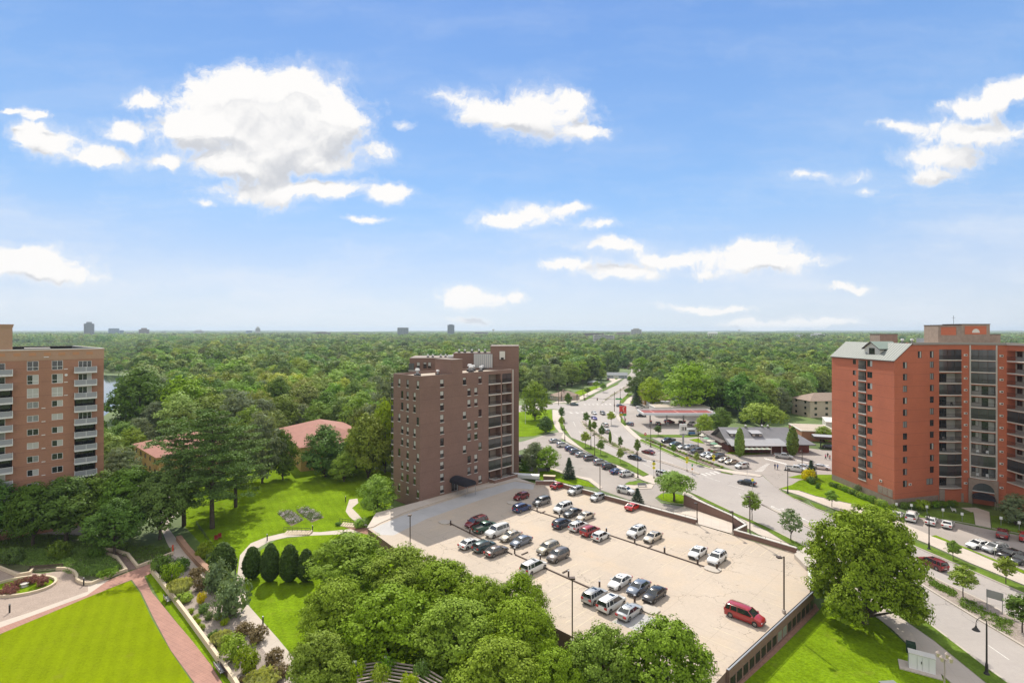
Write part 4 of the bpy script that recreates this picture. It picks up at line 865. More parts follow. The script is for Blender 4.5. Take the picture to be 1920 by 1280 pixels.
def bowed(P, U, s0, s1, zf, bow, th=.22, name='balcony', scr=False, style=('slide', 0, M_BRONZE), dw=2.2, ds=None, win=None, mrail=M_DARKM):
    """balcony whose slab and railing bow outwards"""
    ang = math.atan2(U.y, U.x); L = s1 - s0; p = P + U * s0; b = MB()
    arc = [(L * i / 6, -.12 - bow * math.sin(math.pi * i / 6)) for i in range(7)]
    b.prism(ccw([(x, y) for x, y in arc] + [(L, 1.85), (0, 1.85)]), -th, .012, M_SLABE); o = b.build(name, red, (p.x, p.y, zf), ang); b = MB()
    b.tube([(x, y + .05, 1.05) for x, y in arc], .03, mrail, 5); b.tube([(x, y + .05, .1) for x, y in arc], .02, mrail, 4); a3 = [Vector((x, y + .05, 0)) for x, y in arc]
    for i in range(6):
        n = max(2, int((a3[i + 1] - a3[i]).length / .15))
        for j in range(n): q = a3[i] + (a3[i + 1] - a3[i]) * j / n; b.box(q.x - .011, q.x + .011, q.y - .011, q.y + .011, .1, 1.05, mrail)
    b.build('railing', o)
    fr, gl = window_mesh(dw, 2.1, style); d = link('glass_door', fr, o, ((L - dw) / 2 if ds is None else ds, 1.86, .02)); link('pane', gl, d)
    if win: fr, gl = window_mesh(1.3, 1.3, win); d = link('window', fr, o, (.5, 1.86, .9)); link('pane', gl, d)
    if scr:
        b = MB()
        for i in range(6): b.face([(arc[i][0], arc[i][1] + .12, .01), (arc[i + 1][0], arc[i + 1][1] + .12, .01), (arc[i + 1][0], arc[i + 1][1] + .12, 2.5), (arc[i][0], arc[i][1] + .12, 2.5)], M_SCREEN)
        for x, y in (arc[2], arc[4]): b.box(x - .04, x + .04, y + .04, y + .11, 0, 2.5, M_BRONZE)
        b.build('screen', o)
    return o
def furn(o, L, k):       # chairs and a table on some balconies
    b = MB(); m_ = rnd.choice((M_WHITE, M_DARKM, M_GREYM))
    for x in (L * .25, L * .6):
        b.box(x, x + .5, .25, .75, .38, .44, m_); b.box(x, x + .5, .72, .78, .44, .95, m_)
        for dx in (.02, .44):
            for dy in (.27, .7): b.box(x + dx, x + dx + .04, dy, dy + .04, .01, .38, m_)
    f = b.build('garden_chair_pair', None); f.matrix_world = Matrix.Translation(red.location) @ Matrix.Translation(o.location) @ Matrix.Rotation(o.rotation_euler.z, 4, 'Z')
    tag(f, ('white' if m_ is M_WHITE else 'dark' if m_ is M_DARKM else 'grey') + ' garden chairs on red tower balcony, ' + ('left' if L > 5.45 else 'middle') + ' stack, ' + ('fifth', 'sixth', 'seventh', 'eighth', 'ninth', 'tenth', 'eleventh', 'twelfth')[k - 4] + ' from the top', 'chairs', 'chairs on the red tower balconies')
PA, PB, PC_ = rA_ - bo_, rC_ - bo_, rE_ - bo_
for k in range(12):
    o = bowed(PA, UA, .15, LA - .02, top_fl[k], .25 + .02 * k, scr=k in (0, 1, 3, 9, 10), style=('slide', rnd.choice((0, 0, .5)), M_BRONZE), dw=2.3, ds=.9)
    if k in (7, 8, 4): furn(o, LA, k)
    if k < 11:
        o = bowed(PB, UB, .02, LB - .02, top_fl[k], .45, scr=k in (0, 1, 2, 5, 9), style=('slide', rnd.choice((.5, -.5, .5)), M_BRONZE), dw=2.4, ds=LB - 2.7, win=('slide', .5, M_BRONZE))
        if k in (8, 10): furn(o, LB, k)
        o = bowed(PC_, UC, .3, 9.8, top_fl[k], .3, scr=k in (5, 9), style=('slide', rnd.choice((0, .5, 0)), M_BRONZE), dw=2.4, ds=4.2, win=('slide', 0, M_BRONZE))
b = MB()
for k in range(12):
    for (P, U, s) in ((rB_, (rC_ - rB_).normalized(), .8), (rD_, (rE_ - rD_).normalized(), .75)):
        N = V2((U.y, -U.x)); c = P + U * s - bo_; m4 = Matrix.Translation((c.x, c.y, top_fl[k] + .9)) @ Matrix.Rotation(math.atan2(U.y, U.x), 4, 'Z')
        b.box(-.35, .35, -.10, .0, 0, .5, M_OFFW, m4); b.box(-.05, .25, -.12, -.10, .1, .4, M_DARKM, m4)
c = R0 + U1 * sf(R0, U1, 1706) - bo_; m4 = Matrix.Translation((c.x, c.y, fl[10] + 1.2)) @ Matrix.Rotation(math.atan2(U1.y, U1.x), 4, 'Z'); b.box(-.4, .4, -.1, 0, 0, .55, M_OFFW, m4); b.box(-.15, .2, -.12, -.1, .1, .45, M_DARKM, m4)
c = R1 + U0 * (LLs - 4.2) - bo_; m4 = Matrix.Translation((c.x, c.y, fl[10] + 1.2)) @ Matrix.Rotation(math.atan2(U0.y, U0.x), 4, 'Z'); b.box(-.4, .4, -.1, 0, 0, .55, M_OFFW, m4); b.box(-.15, .2, -.12, -.1, .1, .45, M_DARKM, m4)
b.build('air_conditioners', red)
for (P, U, s) in ((rC_, UB, .1), (rD_, UB, -.1)):
    c = P + U * s - bo_; N = V2((U.y, -U.x)); c = c + N * .12; b = MB(); b.box(c.x - .11, c.x + .11, c.y - .11, c.y + .11, top_fl[10], ZF - .1, M_OFFW); b.build('corner_post', red)
b = MB(); c = R1 + U0 * (LLs - 5.4) - bo_; m4 = Matrix.Translation((c.x, c.y, 1.9)) @ Matrix.Rotation(math.atan2(U0.y, U0.x), 4, 'Z')
for i in range(3): b.box(.2 + i * 1.6, 1.7 + i * 1.6, -.05, 0, 0, 1.9, M_STONE, m4)
b.build('blind_panels', red)
# entrance arch in stone under the middle stack
b = MB(); m4 = Matrix.Translation((PB.x, PB.y, 0)) @ Matrix.Rotation(math.atan2(UB.y, UB.x), 4, 'Z'); zs = top_fl[10] - .3; w2 = LB / 2
def Pm(x, y, z): return tuple(m4 @ Vector((x, y, z)))
ar = [(w2 + math.cos(t) * 2.0, 3.3 + math.sin(t) * 2.0) for t in [math.pi * i / 14 for i in range(15)]]; hw = LB + .1
for i in range(14): b.face([Pm(ar[i + 1][0], -.6, ar[i + 1][1]), Pm(ar[i][0], -.6, ar[i][1]), Pm(w2 + (hw + .3) / 2 * math.copysign(1, ar[i][0] - w2) if False else ar[i][0], -.6, zs), Pm(ar[i + 1][0], -.6, zs)], M_STONE)
b.box(-.2, w2 - 2.0, -.6, -.05, 0, zs, M_STONE, m4); b.box(w2 + 2.0, LB + .2, -.6, -.05, 0, zs, M_STONE, m4)
b.box(w2 - 2, w2 + 2, -.62, -.5, 3.1, 3.3, M_OFFW, m4); b.build('entrance_arch', red)
b = MB(); b.face([Pm(w2 + math.cos(t) * 2.0, -.5, 3.3 + math.sin(t) * 2.0) for t in [math.pi * i / 14 for i in range(15)]][::-1], M_GLASSM)
b.face([Pm(w2 - 2, .4, 0), Pm(w2 + 2, .4, 0), Pm(w2 + 2, .4, 3.1), Pm(w2 - 2, .4, 3.1)], M_GLASS)
for i in range(5): b.box(w2 - 2 + i, w2 - 1.95 + i, -.54, -.5, 3.3, 3.3 + math.sqrt(max(.1, 4 - (i - 2) ** 2)) - .05, M_DARKM, m4)
b.build('arch_glazing', red)
b = MB()
for i in range(8):
    t0, t1 = math.pi * i / 8, math.pi * (i + 1) / 8
    b.face([Pm(w2 - math.cos(t0) * 2.1, -.65, 2.1 + math.sin(t0) * .9), Pm(w2 - math.cos(t1) * 2.1, -.65, 2.1 + math.sin(t1) * .9), Pm(w2 - math.cos(t1) * 2.1, -4, 2.1 + math.sin(t1) * .9), Pm(w2 - math.cos(t0) * 2.1, -4, 2.1 + math.sin(t0) * .9)], M_AWN)
b.face([Pm(w2 - math.cos(math.pi * i / 8) * 2.1, -4, 2.1 + math.sin(math.pi * i / 8) * .9) for i in range(9)], M_AWN)
for x in (-2.05, 2.05): b.box(w2 + x - .04, w2 + x + .04, -3.95, -3.87, 0, 2.1, M_DARKM, m4)
b.build('entrance_canopy', red)
b = MB()
for x in (0.0, 1.2): pass
for st_ in (rA_ - U1 * 0, ): pass
# base walls under the first stack
Ab = Matrix.Translation((PA.x, PA.y, 0)) @ Matrix.Rotation(math.atan2(UA.y, UA.x), 4, 'Z'); b.box(.1, 1.4, -.2, .0, 0, 3.2, M_STONE, Ab); b.build('stone_pier', red); b = MB(); b.box(LA - .1, LA + 1.6, -.1, -.0, 0, 2.2, M_STONE, Ab); b.build('stone_pier', red)
# penthouses on the roof
def pent(px0, px1, Y, z0, z1, dep, nm, m, skew=0):
    x0, x1 = (px0 - CX) / F * Y, (px1 - CX) / F * (Y + skew); b = MB()
    q = ccw([(x0 - bo_.x, Y - bo_.y), (x1 - bo_.x, Y + skew - bo_.y), (x1 - bo_.x + 1, Y + dep - bo_.y), (x0 - bo_.x + 1, Y + dep - bo_.y)]); b.prism(q, z0, z1, m); b.prism([(p.x, p.y) for p in inset([V2(p) for p in q], -.1)], z1 + .001, z1 + .15, M_BRONZE); return b.build(nm, red)
pent(1803, 1856, 133, ZF - .3, 43.6, 7, 'stair_penthouse', M_STONE); pent(1803, 1876, 134.5, ZF - .3, 41.0, 5, 'penthouse', M_STONE)
b = MB(); Y = 132.97; x0 = (1803 - CX) / F * Y - bo_.x; x1 = (1856 - CX) / F * Y - bo_.x; yl = Y - bo_.y
b.box(x0 + .8, x1 - .9, yl - .04, yl, 41.1, 43.2, M_RED); cx_ = (x0 + x1) / 2
b.face([(cx_ + math.cos(t) * 1.0, yl - .06, 41.5 + math.sin(t) * 1.0) for t in [math.pi * i / 12 for i in range(13)]], M_OFFW); b.build('brick_panel', red)
pent(1759, 1803, 138, ZF - .3, 43.4, 6, 'lift_penthouse', M_STONE, -5)
b = MB(); a_ = V2(((1759 - CX) / F * 138 - bo_.x, 138 - bo_.y)); c_ = V2(((1803 - CX) / F * 133 - bo_.x, 133 - bo_.y)); Uq = (c_ - a_).normalized(); Nq = V2((Uq.y, -Uq.x)); Lq = (c_ - a_).length
m5 = Matrix.Translation((a_.x + Nq.x * .02, a_.y + Nq.y * .02, 0)) @ Matrix.Rotation(math.atan2(Uq.y, Uq.x), 4, 'Z'); b.box(.7, Lq - 1.2, -.04, 0, 40.9, 43.0, M_RED, m5); b.build('brick_panel', red)
pent(1650, 1683, 160, ZF - 1, 40.9, 6, 'rear_penthouse', M_STONE)
b = MB(); x = (1708 - CX) / F * 150 - bo_.x; b.box(x, x + 8, 150 - bo_.y - 6, 150 - bo_.y - 2, ZF - .3, ZF + 1.3, M_GREYM); b.build('roof_plant', red)
for px in (1692, 1710): roof_vent(V2(((px - CX) / F * 142, 142)) - bo_, ZF, 1.0, red)
b = MB(); x = (1788 - CX) / F * 138 - bo_.x; b.tube([(x, 138 - bo_.y, 43), (x, 138 - bo_.y, 46)], .04, M_DARKM, 5); b.box(x - .5, x + .5, 138 - bo_.y - .02, 138 - bo_.y + .02, 45.4, 45.45, M_DARKM); b.build('aerial', red)

# ---- smaller buildings ----------------------------------------------------------------------------------
def frame_at(p, ang): return Matrix.Translation((p.x, p.y, 0)) @ Matrix.Rotation(ang, 4, 'Z')
def house(name, p, ang, L, W_, h, rise, mw, mr, label, hip=True, floors_=1, door=True, garage=False, nwin=3, chim=False, cat='house', wm=('slide', .5, M_WHITE)):
    t = empty(name, (p.x, p.y, 0), ang); b = MB(); b.prism([(0, 0), (L, 0), (L, W_), (0, W_)], 0, h, mw)
    if not hip:
        for x, s in ((0, -1), (L, 1)): q = [(x, 0, h), (x, W_, h), (x, W_ / 2, h + rise)]; b.face(q if s < 0 else q[::-1], mw)
    b.build('wall', t); b = MB(); o = .6; k = W_ / 2 if hip else 0; k = min(k, L / 2 - .1)
    a = [(-o, -o, h - .15), (L + o, -o, h - .15), (L + o, W_ + o, h - .15), (-o, W_ + o, h - .15)]; r0 = (k if hip else -o, W_ / 2, h + rise); r1 = (L - k if hip else L + o, W_ / 2, h + rise)
    b.face([a[0], a[1], r1, r0], mr); b.face([a[2], a[3], r0, r1], mr)
    if hip: b.face([a[1], a[2], r1], mr); b.face([a[3], a[0], r0], mr); b.face(a[::-1], M_OFFW)
    else: b.face([(x, y, z - .12) for x, y, z in (a[0], a[1], r1, r0)][::-1], M_OFFW)
    rf = b.build('roof', t)
    for fl_ in range(floors_):
        for i in range(nwin):
            x = L * (i + .5) / nwin - .6; fr, gl = window_mesh(1.3, 1.2, wm); o_ = link('window', fr, t, (x, -.02, 1.0 + fl_ * 2.8)); link('pane', gl, o_)
        for i in range(2):
            fr, gl = window_mesh(1.3, 1.2, wm); o_ = link('window', fr, t, (-.02, W_ * (i + .5) / 2 + .6, 1.0 + fl_ * 2.8), -math.pi / 2); link('pane', gl, o_)
    if name == 'villa':
        for fl_ in range(2):
            for i in range(5): fr, gl = window_mesh(1.2, 1.5, wm); o_ = link('window', fr, t, (L + .02, W_ * (i + .5) / 5 - .6, 1.1 + fl_ * 3.0), math.pi / 2); link('pane', gl, o_)
    if garage: b = MB(); b.box(L * .3, L * .3 + 4.6, -.06, 0, 0, 2.3, M_WHITE); b.build('garage_door', t)
    if chim: b = MB(); b.box(L * .4, L * .4 + .9, W_ / 2 - .4, W_ / 2 + .4, h, h + rise + 1.0, M_STONE); b.build('chimney', rf)
    return tag(t, label, cat)
house('bungalow', G(1048, 752), R(28), 15, 10, 2.8, 2.4, M_SIDING, M_SHING, 'tan hip roofed bungalow on the corner left of the junction', chim=True, nwin=4)
house('bungalow', G(1139, 709), R(-8), 17, 9, 2.8, 2.2, mat('blue_siding', (.30, .36, .40)), mat('grey_shingle', (.22, .235, .25)), 'pale blue bungalow with grey roof and white garage left of the avenue', hip=False, garage=True, nwin=3)
house('garden_shed', G(1106, 722), R(10), 8, 6, 2.2, 1.2, M_SHING, mat('grey_shingle', (.22, .235, .25)), 'small grey roofed shed among trees left of the avenue', nwin=1)
house('low_shop', G(1171, 690), R(-5), 22, 12, 4.2, 1.5, M_STONE, M_SHING, 'brown roofed low building where the avenue bends out of sight', nwin=4)
house('gabled_house', G(1209, 759), R(5), 15, 11, 3.2, 4.5, mat('orange_siding', (.50, .30, .15)), mat('orange_shingle', (.33, .205, .13)), 'yellow brown gabled house with white garage behind the fuel station', hip=False, garage=True, nwin=2)
b = MB(); p = G(1212, 760); b.box(0, 12, -4.5, -.05, 0, 2.5, M_WHITE); b.box(-.3, 12.3, -4.8, 0, 2.501, 2.65, M_SLATEL); tag(b.build('garage', None, (p.x, p.y, 0), R(5)), 'white flat roofed garage beside the yellow brown gabled house', 'garage')
house('villa', Vector((-120, 167, 0)), R(-42.4), 26, 24, 6.2, 3.6, M_OCHRE, M_TERRA, 'ochre house with terracotta hip roof behind the big pines', floors_=2, nwin=5, wm=('slide', .5, M_BRONZE))
house('villa', Vector((-63 - 36 * .54, 156.7 + 36 * .84, 0)), math.atan2(-.84, .54), 36, 22, 7.4, 3.8, M_OCHRE, M_TERRA, 'ochre house with terracotta hip roof left of the brown tower', floors_=2, nwin=4, wm=('slide', .5, M_BRONZE))
def flatb(name, p, ang, L, W_, h, m, label, roof=M_ROOFG, nwin=0, floors_=1, cat='building', cap=M_OFFW, wh=1.3, ww=1.4):
    t = empty(name, (p.x, p.y, 0), ang); b = MB(); b.prism([(0, 0), (L, 0), (L, W_), (0, W_)], 0, h, m); b.build('wall', t); b = MB(); b.box(-.15, L + .15, -.15, W_ + .15, h + .001, h + .3, cap); b.box(.3, L - .3, .3, W_ - .3, h + .301, h + .34, roof); b.build('roof', t)
    for f_ in range(floors_):
        for i in range(nwin):
            fr, gl = window_mesh(ww, wh, ('slide', .5 if (i + f_) % 2 else 0, M_DARKM)); o_ = link('window', fr, t, (L * (i + .5) / nwin - ww / 2, -.02, 1.1 + f_ * 3.0)); link('pane', gl, o_)
    return tag(t, label, cat)
flatb('brick_shop', G(1503, 826), R(-12), 13, 16, 3.6, mat('orange_brick_wall', (.36, .17, .10), var=.1), 'flat roofed orange brick shop behind the cafe')
flatb('white_shed', G(1549, 812), R(-25), 24, 14, 4.4, M_OFFW, 'long pale flat roofed shed partly behind the red tower', roof=M_OFFW)
house('garden_apartments', G(1519, 783), R(6), 34, 14, 8.2, 3.0, M_SIDING, M_SHING, 'three storey buff apartment house with brown hip roof left of the red tower', floors_=3, nwin=6, cat='apartment building', wm=('slide', 0, M_DARKM))
for i, (px, py, an, L_) in enumerate(((1395, 706, 10, 18), (1466, 715, -5, 22), (1370, 689, 20, 16), (1480, 692, 0, 20), (1345, 738, 15, 12), (1318, 683, 5, 16))):
    house('forest_house', G(px, py), R(an), L_, 11, 5.5, 3.2, M_SIDING, M_SHING, ['brown roofed house among the trees right of centre', 'wide brown roofed house glimpsed through trees left of the red tower', 'small brown roof deep among the trees', 'brown roof far among trees beside the red tower', 'house hidden by the tall trees behind the fuel station', 'farthest brown roof among the trees right of the avenue'][i], nwin=3, floors_=2)

# cafe with grey metal roof
ca = empty('cafe', tuple(G(1366, 847.5)), 0.0); cp = G(1366, 847.5); cL = (1521 - CX) / F * cp.y - cp.x - 1; 
b = MB(); b.prism([(0, 0), (cL, -.5), (cL, 12), (0, 12)], 0, 3.4, mat('dark_red_cladding', (.16, .05, .035), var=.2, vscale=1.5)); b.face([(0, 12, 3.4), (0, 0, 3.4), (0, 6, 7.0)], mat('olive_siding', (.14, .13, .10))); b.build('wall', ca)
b = MB(); b.face([(-.9, -1.6, 3.0), (cL + 1.5, -2.2, 3.0), (cL - 4, 7, 7.4), (-.9, 7, 7.4)], M_SLATE); b.face([(cL + 1.5, -2.2, 3.0), (cL + 1.5, 15, 3.0), (cL - 4, 7, 7.4)], M_SLATE); b.face([(cL + 1.5, 15, 3.0), (-.9, 15, 3.0), (-.9, 7, 7.4), (cL - 4, 7, 7.4)], M_SLATE)
b.face([(-.9, -1.6, 2.75), (cL + 1.5, -2.2, 2.75), (cL + 1.5, -2.2, 3.0), (-.9, -1.6, 3.0)], M_DARKM); b.face([(-.9, -1.6, 2.75), (-.9, 15, 2.75), (cL + 1.5, 15, 2.75), (cL + 1.5, -2.2, 2.75)], M_DARKM)
for i in range(60): x = -.85 + (cL + 1.8) * i / 60; k_ = x if x < cL - 4 else None; b.tube([(x, -1.7, 3.05), (min(x * .97, cL - 4), 6.95, 7.43)], .05, M_SLATE, 4, False)
rf = b.build('roof', ca)
b = MB(); b.face([(-.5, -3.6, 2.95), (19.5, -3.7, 2.95), (18.0, 1.2, 4.55), (-.5, 1.2, 4.55)], M_SLATEL); b.face([(-.5, -3.6, 2.7), (19.5, -3.7, 2.7), (19.5, -3.7, 2.95), (-.5, -3.6, 2.95)], M_BRONZE); b.build('porch_roof', ca)
for x in (1.2, 8.9):
    b = MB(); b.face([(0, 0, 1.3), (3.9, 0, 1.3), (3.9, 3.6, 1.9), (0, 3.6, 1.9)], M_SLATEL); b.box(.2, 3.7, .3, 3.2, -.2, 1.28, M_DARKM); d = b.build('roof_dormer', rf, (x, 1.9, 4.75))
    b = MB(); [b.face([(.4 + q * 1.15, .28, .35), (1.35 + q * 1.15, .28, .35), (1.35 + q * 1.15, .28, 1.0), (.4 + q * 1.15, .28, 1.0)], M_BLIND if q % 2 == 0 else M_GLASSM) for q in range(3)]; b.build('dormer_window', d)
for i in range(5): fr, gl = window_mesh(2.0, 1.9, ('slide', 0 if i % 2 else -.5, M_DARKM)); o = link('window', fr, ca, (1.5 + i * 5.2, -.08 - .02 * i, .7)); link('pane', gl, o)
b = MB(); b.box(13.4, 13.7, -2.6, -2.3, 0, 3.2, M_WHITE); b.box(17, 17.3, -2.6, -2.3, 0, 3.2, M_WHITE); b.box(13.2, 17.5, -2.7, -2.35, 2.8, 3.3, M_OFFW); b.build('entrance_frame', ca)
for x, y in ((9, 7), (15, 7.2), (17, 7)): roof_vent(V2((x, y)), 7.1, .9, rf)
tag(ca, 'low cafe with long grey standing seam metal roof and two dormers', 'cafe')
def parasol(p, mcol, label, r=1.5, stripe=None):
    t = empty('parasol', tuple(p)); b = MB(); b.tube([(0, 0, 0), (0, 0, 2.6)], .04, M_DARKM, 6); b.build('pole', t); b = MB(); n = 8
    for i in range(n):
        a0, a1 = 2 * math.pi * i / n, 2 * math.pi * (i + 1) / n; b.face([(math.cos(a0) * r, math.sin(a0) * r, 2.05), (math.cos(a1) * r, math.sin(a1) * r, 2.05), (0, 0, 2.6)], stripe if stripe and i % 2 else mcol)
    b.build('canopy', t); tag(t, label, 'parasol', 'parasols in front of the cafe')
M_CANV = mat('cream_canvas', (.60, .58, .48)); M_GRC = mat('green_canvas', (.16, .34, .22))
ord_ = ('first', 'second', 'third', 'fourth', 'fifth', 'sixth')
for i in range(5): parasol(G(1400 + i * 9.5, 852), M_CANV, f'cream striped parasol at the cafe wall, {ord_[i]} from the left', 1.5, mat('pale_green_canvas', (.42, .50, .40)))
for i, (x, y) in enumerate(((1318, 826), (1325, 832), (1332, 837), (1339, 842), (1346, 847))): parasol(G(x, y), M_GRC if i % 2 else M_CANV, f'{"green" if i % 2 else "cream"} parasol beside the cafe pergola, {ord_[i]} from the left', 1.4)
t = empty('slatted_pergola', tuple(G(1352, 855))); b = MB(); pp = G(1352, 855)
corn = [G(1314, 808, 3.2), G(1351, 829, 3.2), G(1367, 827, 3.2), G(1342, 807, 3.2)]; corn = [Vector((c.x, c.y, 0)) for c in corn]; t.location = corn[1]; pp = corn[1]; cr = [c - pp for c in corn]
for i in range(26):
    a = cr[0] + (cr[1] - cr[0]) * i / 25; c = cr[3] + (cr[2] - cr[3]) * i / 25; b.tube([(a.x, a.y, 3.15), (c.x, c.y, 3.25)], .20 if i % 3 else .12, M_WOOD if i % 3 else M_SLATEL, 4)
b.build('slats', t); b = MB()
for c in cr: b.tube([(c.x, c.y, 0), (c.x, c.y, 3.1)], .08, M_BRONZE, 6)
b.tube([(cr[0].x, cr[0].y, 3.0), (cr[1].x, cr[1].y, 3.0)], .1, M_DARKM, 4); b.tube([(cr[3].x, cr[3].y, 3.2), (cr[2].x, cr[2].y, 3.2)], .1, M_DARKM, 4); b.build('frame', t); tag(t, 'slatted pergola roof over the terrace left of the cafe', 'pergola')
# drive-through canopy right of the cafe
b = MB(); p = G(1533, 838); b.box(-1.5, 6, -2, 3, 3.3, 4.1, M_BRONZE); b.box(-1.4, 5.9, -1.9, 2.9, 4.101, 4.2, M_SLATEL); b.tube([(1, 0, 0), (1, 0, 3.3)], .2, M_DARKM, 8); tag(b.build('drive_canopy', None, (p.x, p.y, 0), R(-20)), 'dark flat canopy on a post at the right end of the cafe', 'canopy')
# fuel station
gp = G(1213, 797); t = empty('fuel_canopy', tuple(gp)); b = MB(); gL = 30.0
b.box(-2.5, gL, -3.5, 8.5, 5.0, 5.06, M_OFFW); M_STA = mat('brick_red_roof', (.22, .035, .028)); b.box(-1.8, gL - .7, -2.8, 7.8, 5.25, 5.5, M_STA)
for x in (-2.5, gL - .35): b.box(x, x + .35, -3.5, 8.5, 5.061, 6.0, M_WHITE)
b.box(-2.15, gL - .35, -3.5, -3.15, 5.061, 6.0, mat('blue_white', (.68, .72, .78))); b.box(-2.15, gL - .35, 8.15, 8.5, 5.061, 6.0, M_WHITE)
for x in (3, 14, 22): b.box(x, x + .3, -2.8, 7.8, 5.501, 5.62, mat('pink_seam', (.62, .30, .26)))
b.build('canopy_roof', t); b = MB()
for x in (2, 9.5, 17, 24.5): b.box(x - .25, x + .25, 2, 2.5, 0, 5.0, M_GREYM)
b.build('columns', t); tag(t, 'fuel station canopy with brick red top and white fascia', 'canopy')
for i, x in enumerate((2, 9.5, 17, 24.5)):
    b = MB(); b.box(-.45, .45, -.3, .3, .15, 1.7, M_GREYM); b.box(-.4, .4, -.32, -.3, 1.0, 1.5, M_DARKM); b.box(-.5, .5, -.33, .33, 1.7, 1.95, M_REDP); b.box(-.8, .8, -.6, .6, 0, .15, M_KERB)
    tag(b.build('fuel_pump', None, (gp.x + x, gp.y + .9, .01)), f'grey fuel pump with red top under the station canopy, {ord_[i]} from the left', 'fuel pump', 'pumps under the canopy')
flatb('station_shop', G(1228, 781), R(0), 27, 11, 4.3, M_OFFW, 'pale flat roofed station shop behind the fuel canopy', nwin=6, ww=1.8, wh=1.8)
# far skyline --------------------------------------------------------------------------------------------
def tower(name, px0, px1, py, Y, m, label, dep=None, step=None, rows=0, mm=M_GLASSM, cat='tower'):
    x0, x1 = (px0 - CX) / F * Y, (px1 - CX) / F * Y; z = CZ - (py - HZ) * Y / F; th_ = math.atan2((x0 + x1) / 2, Y); t = empty(name, (x0, Y, 0), -th_); w_ = (x1 - x0) * math.cos(th_); b = MB()
    b.box(0, w_, 0, dep or w_ * .6, 0, z, m); b.build('wall', t)
    if step: b = MB(); b.box(w_ * .22, w_ * .78, 2, w_ * .6, z, z + step, m); b.build('crown_storey', t)
    b = MB()
    for k in range(rows): zz = z - 2.5 - k * 4; (b.box(w_ * .06, w_ * .94, -.3, 0, zz, zz + 1.8, mm) if zz > 4 else None)
    for k in range(5): b.box(w_ * (.03 + .235 * k) - .3, w_ * (.03 + .235 * k) + .3, -.45, -.31, 4, z - 1, m)
    if rows: b.build('window_bands', t)
    return tag(t, label, cat)
M_FT = mat('grey_tower', (.17, .19, .23)); M_FB = mat('blue_tower', (.22, .32, .45)); M_FW = mat('pale_tower', (.48, .47, .45)); M_FBR = mat('brown_block', (.22, .17, .16))
tower('office_tower', 157, 177, 606.5, 2500, M_FT, 'dark grey office tower on the skyline above the tan building', step=8, rows=16)
tower('office_block', 203, 224, 615.5, 3000, M_FB, 'stepped blue glass office block on the far left skyline', rows=8); tower('office_block', 224, 232, 619, 3010, M_FB, 'lower blue wing right of the stepped blue block', rows=5)
tower('domed_block', 260, 280, 617.5, 2900, M_FBR, 'brown rounded tower block on the left skyline', step=8, rows=8)
tower('office_block', 361, 384, 621, 3600, M_FW, 'small pale block on the left skyline near the ridge', step=9, rows=2); tower('office_block', 461, 473, 619.5, 3500, M_FB, 'short blue block beside the thin spired tower', rows=3)
tower('spired_tower', 479, 488, 615, 3500, M_FW, 'thin pale tower with pointed top on the skyline', step=9, rows=6); tower('brick_block', 585, 620, 623.5, 2600, M_FBR, 'long low brown block on the skyline left of centre', step=4, rows=3)
tower('office_block', 645, 672, 625, 2500, M_FBR, 'second low brown block on the skyline left of centre', rows=2)
tower('glass_tower', 745, 766, 614, 2400, mat('silver_glass', (.26, .30, .34)), 'silver grey tower with dark top left of the brown building roof', rows=11); tower('glass_tower', 839, 852, 609, 2600, mat('silver_glass2', (.16, .20, .25)), 'slim dark glass tower on the skyline above the brown building', rows=14, step=3)
tower('apartment_tower', 1183, 1203, 617.5, 2300, M_FW, 'pale stepped apartment tower on the skyline right of centre', step=5, rows=9); tower('apartment_block', 1112, 1152, 628.5, 1500, M_FW, 'pale four storey block at the far end of the avenue', rows=4); tower('apartment_block', 1096, 1132, 624.5, 1900, M_FBR, 'brown block behind the pale block at the avenue end', rows=4)
tower('apartment_block', 1156, 1182, 623, 2300, mat('tan_block', (.45, .36, .28)), 'tan block left of the pale stepped apartment tower', rows=3); tower('office_block', 1488, 1508, 627.5, 1700, M_WHITE, 'white low block on the skyline left of the red tower', rows=2); tower('office_block', 1520, 1546, 626, 1710, M_WHITE, 'white block with dark centre beside the low white block', rows=2, step=3)
tower('office_block', 890, 915, 622.5, 3000, M_FBR, 'low brown block on the skyline above the brown building penthouse', rows=2); tower('office_block', 395, 455, 625, 3300, M_FW, 'wide pale low block on the left skyline', rows=1)
for i, (a_, c_, py_, Y_, m_, lb_) in enumerate(((300, 312, 622, 3800, M_FW, 'tiny pale block between domed block and ridge on the left skyline'), (330, 346, 622.5, 3900, M_FB, 'small blue grey block on the left skyline ridge'), (420, 436, 623, 3700, M_FW, 'pale low block right of the ridge on the left skyline'), (500, 520, 624, 3300, M_FBR, 'low brown block right of the spired tower'),
    (236, 252, 623, 3200, M_FW, 'pale low block between blue block and domed block'), (690, 706, 624, 3200, M_FW, 'small pale block left of the silver grey tower'), (1010, 1030, 625, 2900, M_FW, 'small pale block on the skyline right of the brown tower'), (1060, 1080, 625, 2500, M_FBR, 'brown block left of the avenue end'), (1225, 1240, 624.5, 3000, M_FW, 'small pale block right of the stepped tower'), (1420, 1438, 625, 3000, M_FW, 'small pale block right of the many legged water tower'))): tower('office_block', a_, c_, py_, Y_, m_, lb_, rows=2)
Y = 1900; t = empty('water_tower', ((1336 - CX) / F * Y, Y, 0)); b = MB()
for i in range(5): b.tube([(-15 + i * 7.5, 0, 0), (-15 + i * 7.5, 0, 34)], 1.6, M_WHITE, 8)
b.build('legs', t); b = MB(); b.tube([(-17, 0, 33), (17, 0, 33)], 4.2, M_WHITE, 10); b.build('tank', t); tag(t, 'white water tower on many legs on the right skyline', 'water tower')
